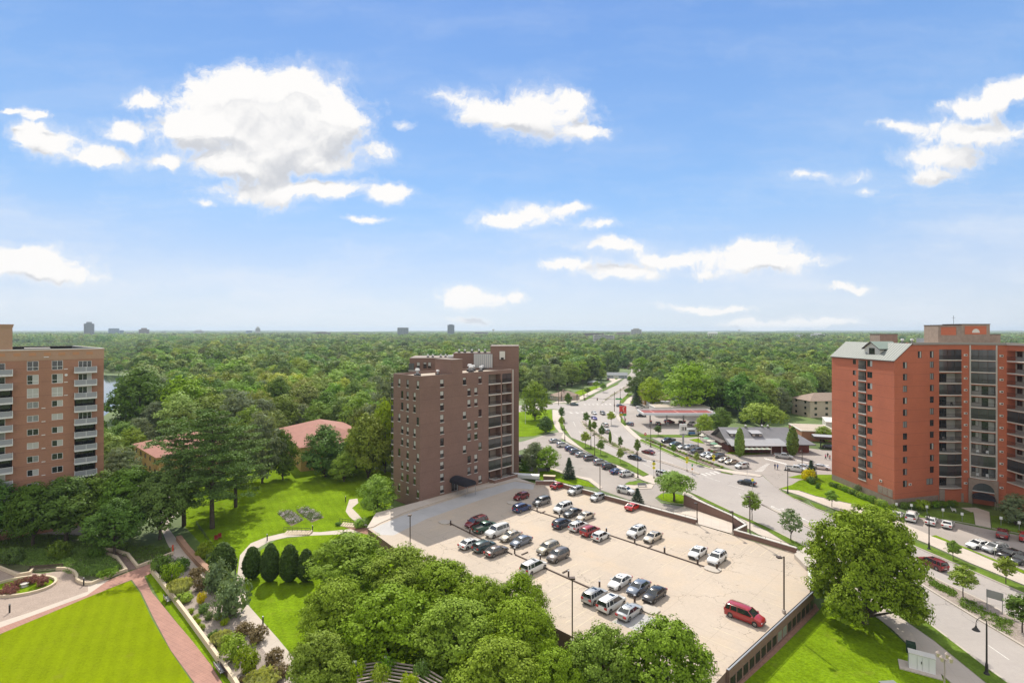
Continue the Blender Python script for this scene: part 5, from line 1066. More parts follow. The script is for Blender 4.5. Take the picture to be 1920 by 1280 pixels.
for px, Y, z_, lb in ((925, 4200, 52, 'mushroom shaped pale water tower on the skyline above centre'), (1386, 4600, 50, 'tiny mushroom water tower on the skyline left of the red tower')):
    b = MB(); b.lathe([(2.5, 0), (2, z_ - 10), (11, z_ - 4), (11, z_), (3, z_ + 4)], M_FW, seg=12); tag(b.build('water_tower', None, ((px - CX) / F * Y, Y, 0)), lb, 'water tower')
NTH = 'first second third fourth fifth sixth seventh eighth ninth tenth eleventh twelfth thirteenth fourteenth fifteenth sixteenth seventeenth eighteenth nineteenth twentieth'.split() + ['twenty ' + q for q in 'first second third fourth fifth sixth'.split()]
# ------------------------------------------------------------------ vehicles
PAINT = {}
CC = dict(white=(.74, .74, .72), silver=(.42, .43, .43), grey=(.17, .175, .18), dark=(.045, .05, .055), black=(.012, .012, .014), red=(.34, .016, .018), maroon=(.17, .012, .018), bright=(.55, .03, .02),
          blue=(.02, .05, .16), navy=(.018, .028, .06), teal=(.07, .12, .13), green=(.02, .085, .055), beige=(.40, .36, .28), champ=(.50, .45, .37), brown=(.15, .13, .12), steel=(.14, .17, .22), purple=(.10, .08, .30))
def paint(c):
    if c not in PAINT: PAINT[c] = mat('paint_' + c, CC[c], rough=.28, metal=.25 if c not in ('white', 'red', 'bright', 'maroon') else 0, coat=.8, spec=.5)
    return PAINT[c]
KIND = {  # L, W, hood z, belt z, roof z, cabin base x0,x1 (rear,front), cabin top x0,x1, deck z rear
    'sedan': (4.75, 1.82, .92, .98, 1.45, -1.95, 1.15, -1.15, .35, 1.02), 'hatch': (4.15, 1.76, .98, 1.02, 1.52, -1.95, 1.15, -1.55, .40, 1.05),
    'suv': (4.65, 1.88, 1.08, 1.14, 1.70, -2.22, 1.15, -1.95, .45, 1.15), 'minivan': (5.10, 1.98, 1.04, 1.12, 1.76, -2.48, 1.55, -2.25, .65, 1.15),
    'pickup': (5.6, 1.98, 1.15, 1.22, 1.84, -.85, 1.45, -.70, .72, 1.05), 'coupe': (4.5, 1.80, .88, .95, 1.36, -1.75, 1.0, -.85, .15, 1.0), 'bigsuv': (5.2, 2.02, 1.2, 1.25, 1.95, -2.5, 1.25, -2.35, .65, 1.25), 'van': (5.9, 2.05, 1.3, 1.5, 2.6, -2.85, 2.15, -2.8, 1.3, 1.5)}
CM = {}
def loft(mb, rings, m, cap=True):
    n = len(rings[0]); b0 = len(mb.v)
    for r in rings: mb.v += r
    for i in range(len(rings) - 1):
        for k in range(n - 1): mb.f.append((b0 + i * n + k, b0 + (i + 1) * n + k, b0 + (i + 1) * n + k + 1, b0 + i * n + k + 1)); mb.mi.append(mb.mid(m))
    if cap: mb.f.append(tuple(b0 + k for k in range(n))); mb.mi.append(mb.mid(m)); mb.f.append(tuple(b0 + (len(rings) - 1) * n + n - 1 - k for k in range(n))); mb.mi.append(mb.mid(m))
def car_meshes(kind, col):
    key = (kind, col)
    if key in CM: return CM[key]
    L, W, hz, bz, rz_, cb0, cb1, ct0, ct1, dz = KIND[kind]; P = paint(col); h = L / 2; w_ = W / 2; b = MB()
    xs = [-h, -h + .12, -h + .45, cb0, 0, cb1, h - .75, h - .25, h - .06, h]
    tz = [dz - .22, dz - .05, dz, max(dz, bz - .02), bz, bz, hz - .02, hz - .14, hz - .30, hz - .42]
    ws = [.86, .95, .99, 1, 1, 1, .98, .92, .84, .74]; lz = [.42, .30, .24, .20, .20, .20, .22, .24, .30, .36]; rings = []
    for x, t, q, l in zip(xs, tz, ws, lz):
        y = w_ * q; rings.append([(x, -y * .92, l), (x, -y, l + .12), (x, -y * 1.0, t - .26), (x, -y * .95, t - .06), (x, -y * .80, t), (x, 0, t + .03), (x, y * .80, t), (x, y * .95, t - .06), (x, y * 1.0, t - .26), (x, y, l + .12), (x, y * .92, l)])
    loft(b, [r[::-1] for r in rings], P)
    if kind == 'pickup':
        b.box(-h + .12, cb0 - .1, -w_ * .82, w_ * .82, bz - .18, bz - .02, M_DARKM)
        for y in (-1, 1): b.box(-h + .05, cb0 - .05, y * w_ * .9 - .07, y * w_ * .9 + .07, bz - .2, bz + .06, P)
        b.box(-h, -h + .1, -w_ * .9, w_ * .9, bz - .3, bz + .06, P)
    body = b.mesh('car_body', True); b = MB()
    tw_ = w_ * (.74 if kind != 'van' else .86); bw = w_ * .93
    bot = [(cb0, -bw, bz - .03), (cb1, -bw, bz - .03), (cb1, bw, bz - .03), (cb0, bw, bz - .03)]; top = [(ct0, -tw_, rz_ - .05), (ct1, -tw_, rz_ - .05), (ct1, tw_, rz_ - .05), (ct0, tw_, rz_ - .05)]
    for i in range(4): j = (i + 1) % 4; b.face([bot[i], bot[j], top[j], top[i]], M_CARGL if kind != 'van' or i in (1,) else P)
    glass = b.mesh('car_windows'); b = MB()
    # roof skin, crowned
    rr = []
    for x, dz_, q in ((ct0 - .06, -.06, .92), (ct0 + .12, .0, 1), ((ct0 + ct1) / 2, .04, 1.02), (ct1 - .12, .0, 1), (ct1 + .08, -.07, .93)):
        y = tw_ * 1.03 * q; rr.append([(x, -y, rz_ - .075 + dz_), (x, -y * .82, rz_ - .02 + dz_), (x, 0, rz_ + dz_), (x, y * .82, rz_ - .02 + dz_), (x, y, rz_ - .075 + dz_), (x, 0, rz_ - .10)])
    loft(b, [r[::-1] for r in rr], P)
    def pil(xb, xt, wd=.07):
        for s in (-1, 1): b.tube([(xb, s * (bw + .005), bz - .05), (xt, s * (tw_ + .005), rz_ - .06)], wd, P, 4)
    pil(cb1 - .02, ct1, .055); pil(cb0 + .04, ct0 + .02, .08 if kind != 'minivan' else .06); mid = (ct0 + ct1) / 2; pil(mid + .05, mid + .0, .04)
    if kind in ('suv', 'minivan', 'bigsuv'): pil(cb0 + .75, ct0 + .6, .07)
    for s in (-1, 1): b.box(cb1 - .35, cb1 - .12, s * (w_ + .10) - .09, s * (w_ + .10) + .09, bz - .02, bz + .14, P)
    if col in ('silver', 'white', 'champ', 'maroon') and kind in ('sedan', 'minivan', 'suv'): b.box(ct1 - .95, ct1 - .35, -tw_ * .55, tw_ * .55, rz_ - .02, rz_ + .022, M_CARGL)
    if kind in ('suv', 'bigsuv', 'minivan'):
        for s in (-1, 1): b.tube([(ct0 + .2, s * tw_ * .88, rz_ + .06), (ct1 - .3, s * tw_ * .88, rz_ + .06)], .025, M_DARKM, 4)
    roof = b.mesh('car_roof', True)
    b = MB(); b.tube([(0, -.11, 0), (0, .11, 0)], .33 if kind not in ('pickup', 'bigsuv', 'van', 'suv') else .37, M_TYRE, 16); tyre = b.mesh('tyre', True)
    r_ = .22; b = MB(); b.tube([(0, -.122, 0), (0, .122, 0)], r_, M_RIM, 10)
    for k in range(5): a = 2 * math.pi * k / 5; b.box(-.03, .03, -.128, .128, .05, .2, M_DARKM, Matrix.Rotation(a + .3, 4, 'Y'))
    rim = b.mesh('rim')
    b = MB(); b.tube([(0, -.015, 0), (0, .015, 0)], .42 if kind in ('pickup', 'bigsuv', 'van', 'suv') else .385, M_DARKM, 16); arch = b.mesh('wheel_arch')
    b = MB(); b.box(-.30, .05, -.22, .22, -.08, .09, M_HEAD); hl = b.mesh('headlight'); b = MB(); b.box(-.05, .10, -.20, .20, -.13, .14, M_TAIL); tl = b.mesh('tail_light')
    b = MB(); b.box(-h - .012, -h + .1, -.26, .26, .55, .68, M_OFFW); b.box(-h - .02, -h + .25, -w_ * .8, w_ * .8, .32, .42, M_DARKM); b.box(h - .2, h + .012, -w_ * .50, w_ * .50, .40, .56, M_DARKM); trim = b.mesh('bumper_trim')
    CM[key] = dict(body=body, glass=glass, roof=roof, tyre=tyre, rim=rim, arch=arch, hl=hl, tl=tl, trim=trim, hz=hz, dz=dz, L=L, W=W, big=kind in ('pickup', 'bigsuv', 'van', 'suv')); return CM[key]
def car(px, py, z, kind, col, head, label, group, cat=None, small=False):
    q = car_meshes(kind, col); p = G(px, py, z); a = math.atan2(head[1], head[0]); a += (rnd.random() - .5) * .05
    nm = {'sedan': 'sedan_car', 'hatch': 'hatchback_car', 'suv': 'suv_car', 'minivan': 'minivan', 'pickup': 'pickup_truck', 'coupe': 'coupe_car', 'bigsuv': 'suv_car', 'van': 'delivery_van'}[kind]
    t = empty(nm, (p.x, p.y, z + .014), a); h, w_ = q['L'] / 2, q['W'] / 2
    link('body', q['body'], t); link('windows', q['glass'], t); link('roof_panel', q['roof'], t)
    if not small:
        link('bumper', q['trim'], t)
        for s in (-1, 1):
            for x in (h - .92, -h + .90):
                wh = link('wheel', q['arch'], t, (x, s * (w_ - .006), .40)); link('tyre', q['tyre'], wh, (0, -s * .10, -.40 + (.37 if q['big'] else .33))); link('rim', q['rim'], wh, (0, -s * .10, -.40 + (.37 if q['big'] else .33)))
            link('headlight', q['hl'], t, (h - .09, s * w_ * .60, q['hz'] - .40)); link('tail_light', q['tl'], t, (-h - .0, s * w_ * .72, q['dz'] - .24))
    else:
        for s in (-1, 1):
            for x in (h - .92, -h + .90): link('wheel', q['tyre'], t, (x, s * (w_ - .09), .33))
            link('tail_light', q['tl'], t, (-h - .0, s * w_ * .72, q['dz'] - .24))
    return tag(t, label, cat or {'minivan': 'minivan', 'pickup': 'pickup truck', 'suv': 'suv', 'bigsuv': 'suv', 'van': 'van'}.get(kind, 'car'), group)
vp, vm = (.7071, .7071), (-.7071, -.7071); GD = 'cars parked on the raised deck'
for a_ in [(977, 935, 'hatch', 'maroon', vm, 'dark red hatchback in the tower shadow beside the blue suv'), (979, 957, 'suv', 'blue', vp, 'blue suv at the shadow edge, its rear to the camera'), (1015, 945, 'suv', 'grey', vm, 'dark grey suv right of the blue suv near the shadow edge'),
    (1047, 914, 'sedan', 'red', vp, 'red sedan parked at the far brick parapet'), (1079, 925, 'suv', 'silver', vm, 'silver suv at the parapet right of the red sedan'), (1120, 937, 'hatch', 'silver', vm, 'silver hatchback alone at the parapet between silver suv and red coupe'),
    (1187, 954, 'coupe', 'bright', vp, 'bright red coupe at the parapet, rightmost car along it'), (1055, 957, 'minivan', 'white', vm, 'white minivan beside a dark sedan in the far middle row'), (1073, 966, 'sedan', 'dark', vm, 'dark sedan between white minivan and beige sedan'),
    (1097, 973, 'sedan', 'champ', vm, 'beige sedan right of the dark sedan in the far middle row'), (1054, 987, 'suv', 'navy', vp, 'navy suv leftmost of four cars below the row divider'), (1085, 992, 'suv', 'white', vp, 'white suv between navy suv and red suv'),
    (1107, 1001, 'suv', 'red', vp, 'red suv between two white cars below the row divider'), (1127, 1010, 'hatch', 'white', vp, 'white hatchback with dark rear glass right of the red suv'), (1193, 1003, 'suv', 'white', vm, 'white suv facing the camera beside the champagne sedan'),
    (1224, 1012, 'sedan', 'champ', vm, 'champagne sedan with sunroof right of the white suv'), (1308, 1041, 'sedan', 'white', vm, 'white sedan with sunroof next to the last white suv of the row'), (1344, 1053, 'suv', 'white', vm, 'white suv at the right end of the long middle row'),
    (893, 985, 'minivan', 'maroon', vm, 'maroon minivan with sunroof at the left of the near row'), (910, 994, 'pickup', 'green', vp, 'dark green pickup between maroon minivan and white suv'), (932, 1002, 'bigsuv', 'white', vm, 'large white suv right of the dark green pickup'),
    (957, 1010, 'sedan', 'champ', vm, 'pearl white sedan with sunroof beside the large white suv'), (977, 1020, 'sedan', 'steel', vm, 'blue grey sedan ending the near row left group'), (882, 1024, 'sedan', 'white', vp, 'white sedan left of the teal suv, rear to the camera'),
    (908, 1030, 'suv', 'teal', vp, 'teal suv between white sedan and brown grey sedan'), (931, 1038, 'sedan', 'brown', vp, 'brown grey sedan right of the teal suv'), (1027, 1034, 'suv', 'beige', vm, 'beige green suv beside the brown grey suv'),
    (1046, 1048, 'suv', 'brown', vm, 'brown grey suv right of the beige suv'), (1001, 1069, 'minivan', 'white', vp, 'white minivan half hidden by treetops at the deck edge'), (1162, 1097, 'sedan', 'white', vm, 'white sedan leftmost of the three facing cars near the lower deck'),
    (1197, 1108, 'sedan', 'steel', vm, 'blue grey sedan between white sedan and black sedan'), (1227, 1121, 'sedan', 'black', vm, 'black sedan at the end of the lower row'), (1116, 1124, 'suv', 'silver', vp, 'silver suv left of the white minivan in the nearest row'),
    (1147, 1138, 'minivan', 'white', vp, 'white minivan between silver suv and silver sedan in the nearest row'), (1181, 1153, 'sedan', 'silver', vp, 'old silver sedan right of the white minivan in the nearest row'), (1397, 1161, 'minivan', 'red', (.7071, -.7071), 'red minivan alone beside the lower deck edge')]:
    car(a_[0], a_[1], DZ, a_[2], a_[3], a_[4], a_[5], GD)
hs = (.90, .36); GS = 'cars in the street-side parking row'
for a_ in [(1041, 829, 'sedan', 'silver', 'silver sedan first at the far end of the street-side row'), (1055, 837, 'suv', 'white', 'white suv second in the street-side row'), (1070, 844, 'hatch', 'blue', 'blue hatchback between white suv and dark blue suv'), (1080, 850, 'suv', 'steel', 'steel blue suv beside the light sedan in the street-side row'),
    (1091, 855, 'sedan', 'silver', 'pale sedan between steel blue suv and grey suv'), (1107, 862, 'suv', 'grey', 'grey suv in the middle of the street-side row'), (1126, 870, 'suv', 'silver', 'silver suv left of the black suv in the street-side row'), (1142, 878, 'suv', 'dark', 'black suv third from the near end of the street-side row'),
    (1158, 887, 'sedan', 'blue', 'blue sedan beside the last white suv of the street-side row'), (1175, 892, 'suv', 'white', 'white suv at the near end of the street-side row')]: car(a_[0], a_[1], 0, a_[2], a_[3], hs, a_[4], GS)
hc = (-.93, -.36); GC_ = 'cars parked in front of the cafe'
for a_ in [(1253, 829, 'pickup', 'dark', 'dark pickup first in the cafe row'), (1266, 835, 'sedan', 'teal', 'teal silver sedan beside the dark pickup'), (1282, 840, 'sedan', 'white', 'white sedan behind the tall sign pole'), (1296, 842, 'pickup', 'silver', 'silver pickup beside the dark grey suv'), (1307, 848, 'suv', 'grey', 'dark grey suv nearest the pale tree bed'),
    (1325, 855, 'sedan', 'silver', 'silver sedan left of the second crosswalk sign'), (1334, 859, 'hatch', 'white', 'white hatchback behind the crosswalk sign'), (1346, 860, 'suv', 'dark', 'dark suv right of the crosswalk sign'), (1359, 865, 'sedan', 'champ', 'beige sedan second from the near end of the cafe row'),
    (1371, 869, 'sedan', 'beige', 'tan sedan beside the last white car of the cafe row'), (1391, 877, 'suv', 'white', 'white suv at the near end of the cafe row')]: car(a_[0], a_[1], 0, a_[2], a_[3], hc, a_[4], GC_)
GR = 'cars driving on the avenue'
for a_ in [(1114, 776, 'sedan', 'white', (.2, -1), 'white sedan waiting at the junction'), (1130, 777, 'suv', 'grey', (.1, -1), 'grey suv beside the white sedan at the junction'), (1114, 786, 'sedan', 'purple', (.2, -1), 'violet blue car behind the white sedan at the junction'), (1134, 799, 'suv', 'white', (-.25, 1), 'white suv between the median trees'),
    (1136, 811, 'suv', 'silver', (-.3, 1), 'silver suv following the white suv past the median'), (1077, 760, 'suv', 'teal', (1, 0), 'dark green suv crossing the junction'), (1163, 762, 'sedan', 'steel', (1, .05), 'blue car crossing behind the red price sign'), (1190, 861, 'sedan', 'dark', (.62, -.78), 'dark sedan coming down the avenue beside the thin tree'),
    (1215, 850, 'sedan', 'maroon', (-.62, .78), 'maroon car going up the avenue'), (1400, 908, 'sedan', 'black', (-.72, .70), 'black sedan passing the cafe entrance'), (1173, 924, 'suv', 'white', (.72, -.69), 'white suv leaving the street-side parking beside the spruce'), (1244, 893, 'suv', 'white', (.6, -.8), 'white suv half hidden behind the round island tree'),
    (1748, 1062, 'suv', 'maroon', (-.23, .97), 'dark red suv driving away beside the big tree'), (1189, 699, 'sedan', 'white', (.3, 1), 'white car near the avenue bend, first of three'), (1193, 694, 'suv', 'white', (.3, 1), 'white suv near the avenue bend'), (1180, 692, 'sedan', 'dark', (.7, .3), 'dark car at the avenue bend'), (1196, 691, 'sedan', 'silver', (.7, .3), 'silver car at the avenue bend right of the dark one'),
    (1140, 712, 'sedan', 'maroon', (0, 1), 'maroon car in the driveway of the blue bungalow')]: car(a_[0], a_[1], .0, a_[2], a_[3], a_[4], a_[5], GR, small=a_[1] < 720)
for a_ in [(1470, 859, 'pickup', 'silver', (.75, -.55), 'silver pickup driving in front of the cafe'), (1493, 883, 'pickup', 'white', (.80, -.55), 'white pickup parked behind the lamp post by the spruce'), (1508, 879, 'sedan', 'white', (.8, -.5), 'white sedan behind the small spruce'), (1540, 879, 'sedan', 'white', (.8, -.5), 'white sedan between spruce and red tower'), (1556, 841, 'sedan', 'dark', (.6, -.6), 'dark sedan behind the cafe beside the red tower'),
    (1181, 797, 'hatch', 'steel', (-.4, 1), 'blue grey hatchback beside the price sign'), (1202, 781, 'suv', 'black', (-1, .1), 'black suv under the left end of the fuel canopy'), (1234, 796, 'sedan', 'dark', (.1, 1), 'dark car at the left fuel pump'), (1255, 793, 'suv', 'maroon', (1, .1), 'maroon suv at a fuel pump'), (1276, 795, 'suv', 'black', (.2, 1), 'black suv right of the maroon suv at the pumps'), (1298, 797, 'pickup', 'white', (0, 1), 'white pickup at the right end of the station'),
    (1199, 766, 'hatch', 'white', (1, 0), 'white car behind the fuel canopy'), (1534, 815, 'van', 'white', (1, .1), 'white van behind the cafe roof'), (1300, 815, 'van', 'white', (1, .0), 'white van with blue panels beside the cafe sign')]: car(a_[0], a_[1], 0, a_[2], a_[3], a_[4], a_[5], 'cars around the station and cafe')
GW = 'cars in front of the red tower'
for a_ in [(1683, 970, 'sedan', 'white', vp, 'white car leftmost by the red tower, partly behind the big tree'), (1710, 974, 'bigsuv', 'white', vp, 'white pickup sized suv second by the red tower'), (1746, 981, 'sedan', 'white', vp, 'white sedan third by the red tower'), (1777, 987, 'coupe', 'white', vp, 'white sports coupe fourth by the red tower'), (1880, 1006, 'suv', 'maroon', vp, 'dark red suv in shade by the tower entrance'), (1923, 1012, 'suv', 'red', vp, 'red suv cut by the right photo edge'),
    (1835, 1026, 'sedan', 'white', (-.97, -.2), 'white sedan with sunroof along the lawn strip'), (1866, 1034, 'suv', 'silver', (-.97, -.2), 'silver suv beside the white sedan along the lawn strip'), (1896, 1044, 'sedan', 'black', (-.97, -.2), 'black sedan right of the silver suv'), (1918, 1055, 'sedan', 'dark', (-.97, -.2), 'dark sedan at the right edge below the black one')]: car(a_[0], a_[1], 0, a_[2], a_[3], a_[4], a_[5], GW)
# cars on the far straight of the avenue
for i in range(12):
    px, py = 1097 + i * 1.9 + (i % 2) * 3, 640 + i * 1.45; car(px, py, 0, 'sedan', ('white', 'silver', 'dark')[i % 3], (-.2, 1), 'tiny car in the distant avenue traffic, ' + NTH[i] + ' from the far end', 'distant traffic', small=True)
patch('road', [(1094, 636), (1099, 636), (1123, 656), (1114, 657)], M_ROAD, z=.02)
van = [o for o in C.objects if o.get('label', '').startswith('white van with blue')][0]
b = MB()
for s in (-1, 1): b.box(-2.4, .4, s * 1.03 - .01, s * 1.03 + .01, .55, 1.35, mat('blue_panel', (.03, .16, .42))); b.box(-2.2, .2, s * 1.03 - .012, s * 1.03 + .012, 1.5, 2.1, M_GLASSM)
b.build('side_panel', van)
# teardrop trailer and white trailer near the tower patio
t = empty('utility_trailer', tuple(G(990, 899)), R(-12)); b = MB(); b.box(-4.2, 3.2, -1, 1, .55, 1.5, M_WHITE); b.build('body', t); b = MB(); b.tube([(3.2, 0, .6), (5, 0, .6)], .06, M_DARKM, 6); b.build('hitch', t); tag(t, 'long white covered trailer beside the parapet corner', 'trailer')

# ------------------------------------------------------------------ lamps, signs, bollards
def deck_lamp(px, py, h, label, z=DZ, ang=0., arm=1.1, two=False):
    p = G(px, py, z); t = empty('parking_lamp', tuple(p), ang); b = MB(); b.box(-.2, .2, -.2, .2, 0, .5, M_KERB); b.build('base', t); b = MB(); b.box(-.075, .075, -.075, .075, .5, h, M_BRONZE); b.build('pole', t)
    b = MB(); b.box(-arm, .0, -.03, .03, h - .15, h - .08, M_BRONZE); b.box(-arm - .6, -arm + .05, -.28, .28, h - .22, h - .02, M_BRONZE); b.box(-arm - .5, -arm - .05, -.2, .2, h - .24, h - .221, M_HEAD); b.build('lamp_head', t)
    return tag(t, label, 'lamp post', 'lamp posts of the parking deck')
deck_lamp(769, 1030, 6.4, 'tall bronze lamp post at the left deck edge above the treetops', arm=-.2, ang=0)
deck_lamp(1073, 1205, 8.4, 'tall bronze lamp post rising from the trees at the near deck edge', arm=-.3); deck_lamp(1470, 1149, 8.0, 'tall bronze lamp post at the lower right deck edge', arm=.4)
deck_lamp(1125, 923, 7.2, 'thin lamp post at the far parapet between the silver hatchback and the spruce', arm=.1); deck_lamp(1307, 984, 4.6, 'short dark lamp post at the left side of the ramp mouth', arm=.0)
deck_lamp(1374, 1002, 4.6, 'short dark lamp post at the right side of the ramp mouth', arm=.0); deck_lamp(1406, 1010, 8.2, 'tall lamp post in front of the slim street tree', arm=.1)
BL = ['deck', 1]
bol = [(1007, 958), (1049, 972), (1137, 999), (1190, 1018), (1246, 1036), (1308, 1058), (1013, 1050), (1066, 1081), (1124, 1101), (1190, 1128), (965, 1037), (845, 984), (881, 1000), (1344, 1067)]
for i, (x, y) in enumerate(bol):
    t = empty('bollard_light', tuple(D(x, y))); b = MB(); b.box(-.13, .13, -.13, .13, 0, .95, M_BRONZE); b.build('post', t); b = MB(); b.box(-.135, .135, -.135, .135, .951, 1.05, M_GREYM); b.build('light_cap', t)
    tag(t, 'short bronze bollard light ' + ('between blue and grey suv', 'before the far white minivan', 'beside the white hatchback', 'before the white and champagne cars', 'alone right of the champagne sedan', 'before the last white sedan', 'before the beige suv', 'alone right of the half hidden minivan', 'alone above the silver suv', 'between blue grey and silver sedans', 'before the blue grey sedan', 'alone at the left row end in shadow', 'before the maroon minivan', 'before the last white suv')[i], 'bollard', 'bollard lights on the deck')
def street_lamp(px, py, h, label, arm=1.3, ang=0., shep=True, fine=True, m=M_DARKM):
    p = G(px, py, .1); t = empty('street_lamp', tuple(p), ang); b = MB(); b.lathe([(.32, 0), (.30, .12), (.17, .3), (.15, 1.2), (.10, 1.4), (.08, h)], m, seg=10); b.build('pole', t); b = MB()
    if shep:
        b.tube([(0, 0, h - .2)] + [(-.5 * arm + math.cos(a) * .5 * arm, 0, h + math.sin(a) * .55 * arm) for a in [math.pi * i / 8 for i in range(9)]] + [(-arm, 0, h - .25)], .045, m, 6)
        b.lathe([(.07, h - .25), (.12, h - .45), (.18, h - .55), (.42, h - .85)], m, cx=-arm, seg=12); b.build('lamp_head', t)
    else: b.lathe([(.1, h), (.28, h + .1), (.30, h + .35), (.12, h + .6)], m, seg=10); b.build('lamp_head', t)
    return tag(t, label, 'street lamp', 'street lamps along the avenue')
street_lamp(1850, 1263, 6.2, 'black shepherd crook street lamp at the lower right kerb', ang=0)
street_lamp(1742, 1029, 6.6, 'black street lamp on the verge before the red tower drive', arm=.5, ang=R(20)); street_lamp(1477, 925, 6.8, 'black street lamp at the cafe entrance corner', arm=.6)
street_lamp(1238, 897, 10.0, 'tall black street lamp behind the round island tree', arm=.3, ang=R(90)); street_lamp(1196, 895, 7.5, 'grey street lamp beside the last street-side suv', arm=.4, m=M_BRONZE)
for i, (x, y) in enumerate(((1059, 825), (1108, 840), (1115, 857), (1220, 837), (1309, 842))): street_lamp(x, y, 8.0, 'thin street lamp ' + ('at the start of the street-side row', 'on the near verge between two young trees', 'in the near pavement beside the pale sedan', 'at the far verge near the stop sign', 'in the cafe parking row')[i], arm=.5, m=M_BRONZE)
street_lamp(1504, 893, 8, 'thin grey lamp post in the bed beside the small spruce', arm=.3, m=M_BRONZE)
# multi globe garden lamp and kerb side boxes
t = empty('globe_lamp', tuple(G(1771, 1310)), 0); b = MB(); b.tube([(0, 0, 0), (0, 0, 4.6)], [.10, .06], M_WOOD, 8); b.build('pole', t)
for i in range(4):
    a = math.pi / 2 * i + .5; x, y = math.cos(a) * .62, math.sin(a) * .62; b = MB(); b.tube([(0, 0, 4.5), (x * .6, y * .6, 4.35), (x, y, 4.5)], .03, M_WOOD, 5); b.tube([(x, y, 4.5), (x, y, 4.95)], [.13, .21], mat('frosted_lantern', (.62, .52, .36), rough=.3), 6); b.tube([(x, y, 4.95), (x, y, 5.2)], [.25, .03], M_WOOD, 6); b.build('lantern', t)
tag(t, 'brown post lamp with four lanterns at the bottom right corner', 'lamp')
p = G(1728, 1255); t = empty('utility_cabinet', tuple(p), R(-32)); b = MB(); b.box(-1.3, 1.3, -.55, .55, .12, 1.95, M_WHITE); b.box(-1.36, 1.36, -.6, .6, 1.95, 2.03, M_OFFW)
b.build('cabinet', t); b = MB(); [b.box(x, x + .02, -.57, -.55, .25, 1.85, M_GREYM) for x in (-.5, 0, .65)]; b.box(-.1, -.02, -.6, -.55, 1.0, 1.3, M_DARKM); b.build('doors', t); b = MB(); b.box(-2.3, 1.9, -1.2, 1.0, -.02, .12, M_WALKC); b.build('pad', t); tag(t, 'white utility cabinet on a concrete pad beside the pavement', 'cabinet')
b = MB(); b.box(-.5, .5, -.45, .45, 0, 1.25, mat('dark_green_box', (.02, .05, .03))); tag(b.build('transformer_box', None, tuple(G(1708, 1222)), R(-32)), 'dark green transformer box in shade behind the white cabinet', 'cabinet')
b = MB(); b.box(-.9, .9, -.5, .5, 0, .9, M_DARKM); b.box(-.93, .93, -.53, .53, .9, .96, M_GREYM); tag(b.build('vent_box', None, tuple(G(1668, 1296)), R(5)), 'dark box with grey lid at the bottom photo edge', 'box')
def sign(px, py, h, parts, label, cat='road sign', name='road_sign', m=M_GREYM, z=.1, ang=0., grp=None):
    t = empty(name, tuple(G(px, py, z)), ang); b = MB(); b.tube([(0, .03, 0), (0, .03, h)], .05, m, 6); b.build('post', t)
    for (nm, pts, m_, y) in parts: b = MB(); b.prism([(p[0], p[1]) for p in pts], -.015, .015, m_); me = b.mesh(nm); me.transform(Matrix.Rotation(R(90), 4, 'X')); link(nm, me, t, (0, y, 0))
    return tag(t, label, cat, grp)
def rect(x0, x1, z0, z1): return [(x0, z0), (x1, z0), (x1, z1), (x0, z1)]
def dia(c, r): return [(0, c - r), (r, c), (0, c + r), (-r, c)]
def walker(c, s=1.): return [(-.05 * s, c - .3 * s), (.02 * s, c - .05 * s), (.12 * s, c - .3 * s), (.16 * s, c - .3 * s), (.08 * s, c + .05 * s), (.14 * s, c + .12 * s), (.03 * s, c + .2 * s), (.05 * s, c + .32 * s), (-.06 * s, c + .32 * s), (-.05 * s, c + .2 * s), (-.14 * s, c + .05 * s), (-.05 * s, c + .02 * s), (-.12 * s, c - .28 * s)]
for i, (x, y, h) in enumerate(((1226, 896, 4.6), (1288, 883, 4.4), (1338, 878, 4.2))):
    t = sign(x, y, h, [('yellow_sign', dia(h - .5, .62), M_YEL, 0), ('pedestrian_symbol', walker(h - .5, 1.1), M_DARKM, -.03), ('yellow_sign', dia(h - 1.65, .52) if i < 2 else rect(-.4, .4, h - 1.9, h - 1.3), M_YEL, 0), ('arrow_symbol', [(-.2, h - 1.7), (.2, h - 1.7), (.2, h - 1.6), (-.2, h - 1.6)], M_DARKM, -.03)],
      ('yellow pedestrian crossing sign nearest, left of the tall lamp', 'yellow pedestrian crossing sign in the avenue median', 'yellow pedestrian crossing sign before the cafe row')[i], grp='pedestrian crossing signs')
    b = MB(); b.box(-.35, .35, -.3, .3, 0, .03, M_GLASSM); b.build('solar_panel', t, (.0, 0, h + .25), 0).rotation_euler = (R(35), 0, 0)
    b = MB(); b.box(-.22, .22, -.15, .15, 0, .55, M_KERB); b.build('base', t)
sign(1298, 889, 3.0, [('sign_panel', rect(-.22, .22, 2.4, 3.0), M_GREENP, 0), ('sign_panel', rect(-.22, .22, 1.3, 1.8), mat('orange_panel', (.75, .30, .04)), 0)], 'thin post with green and orange plates at the median end')
sign(1210, 834, 4.6, [('sign_disc', [(math.cos(a) * .5, 4.0 + math.sin(a) * .5) for a in [math.pi * (i + .5) / 4 for i in range(8)]], M_REDP, 0), ('white_centre', rect(-.28, .28, 3.9, 4.1), M_WHITE, -.03)], 'round red and white sign on the far verge')
sign(1411, 918, 3.0, [('yellow_sign', rect(-.3, .3, 2.3, 3.0), M_YEL, 0)], 'small yellow sign above the slim street tree'); sign(1244, 934, 2.2, [('yield_sign', [(0, 1.5), (.4, 2.2), (-.4, 2.2)], M_REDP, 0), ('white_centre', [(0, 1.75), (.2, 2.08), (-.2, 2.08)], M_WHITE, -.03)], 'small red yield sign on the tree island')
sign(1401, 889, 3.2, [('sign_panel', rect(-.2, .2, 2.5, 3.2), M_GREYM, 0)], 'grey sign post in the bed corner before the last white suv')
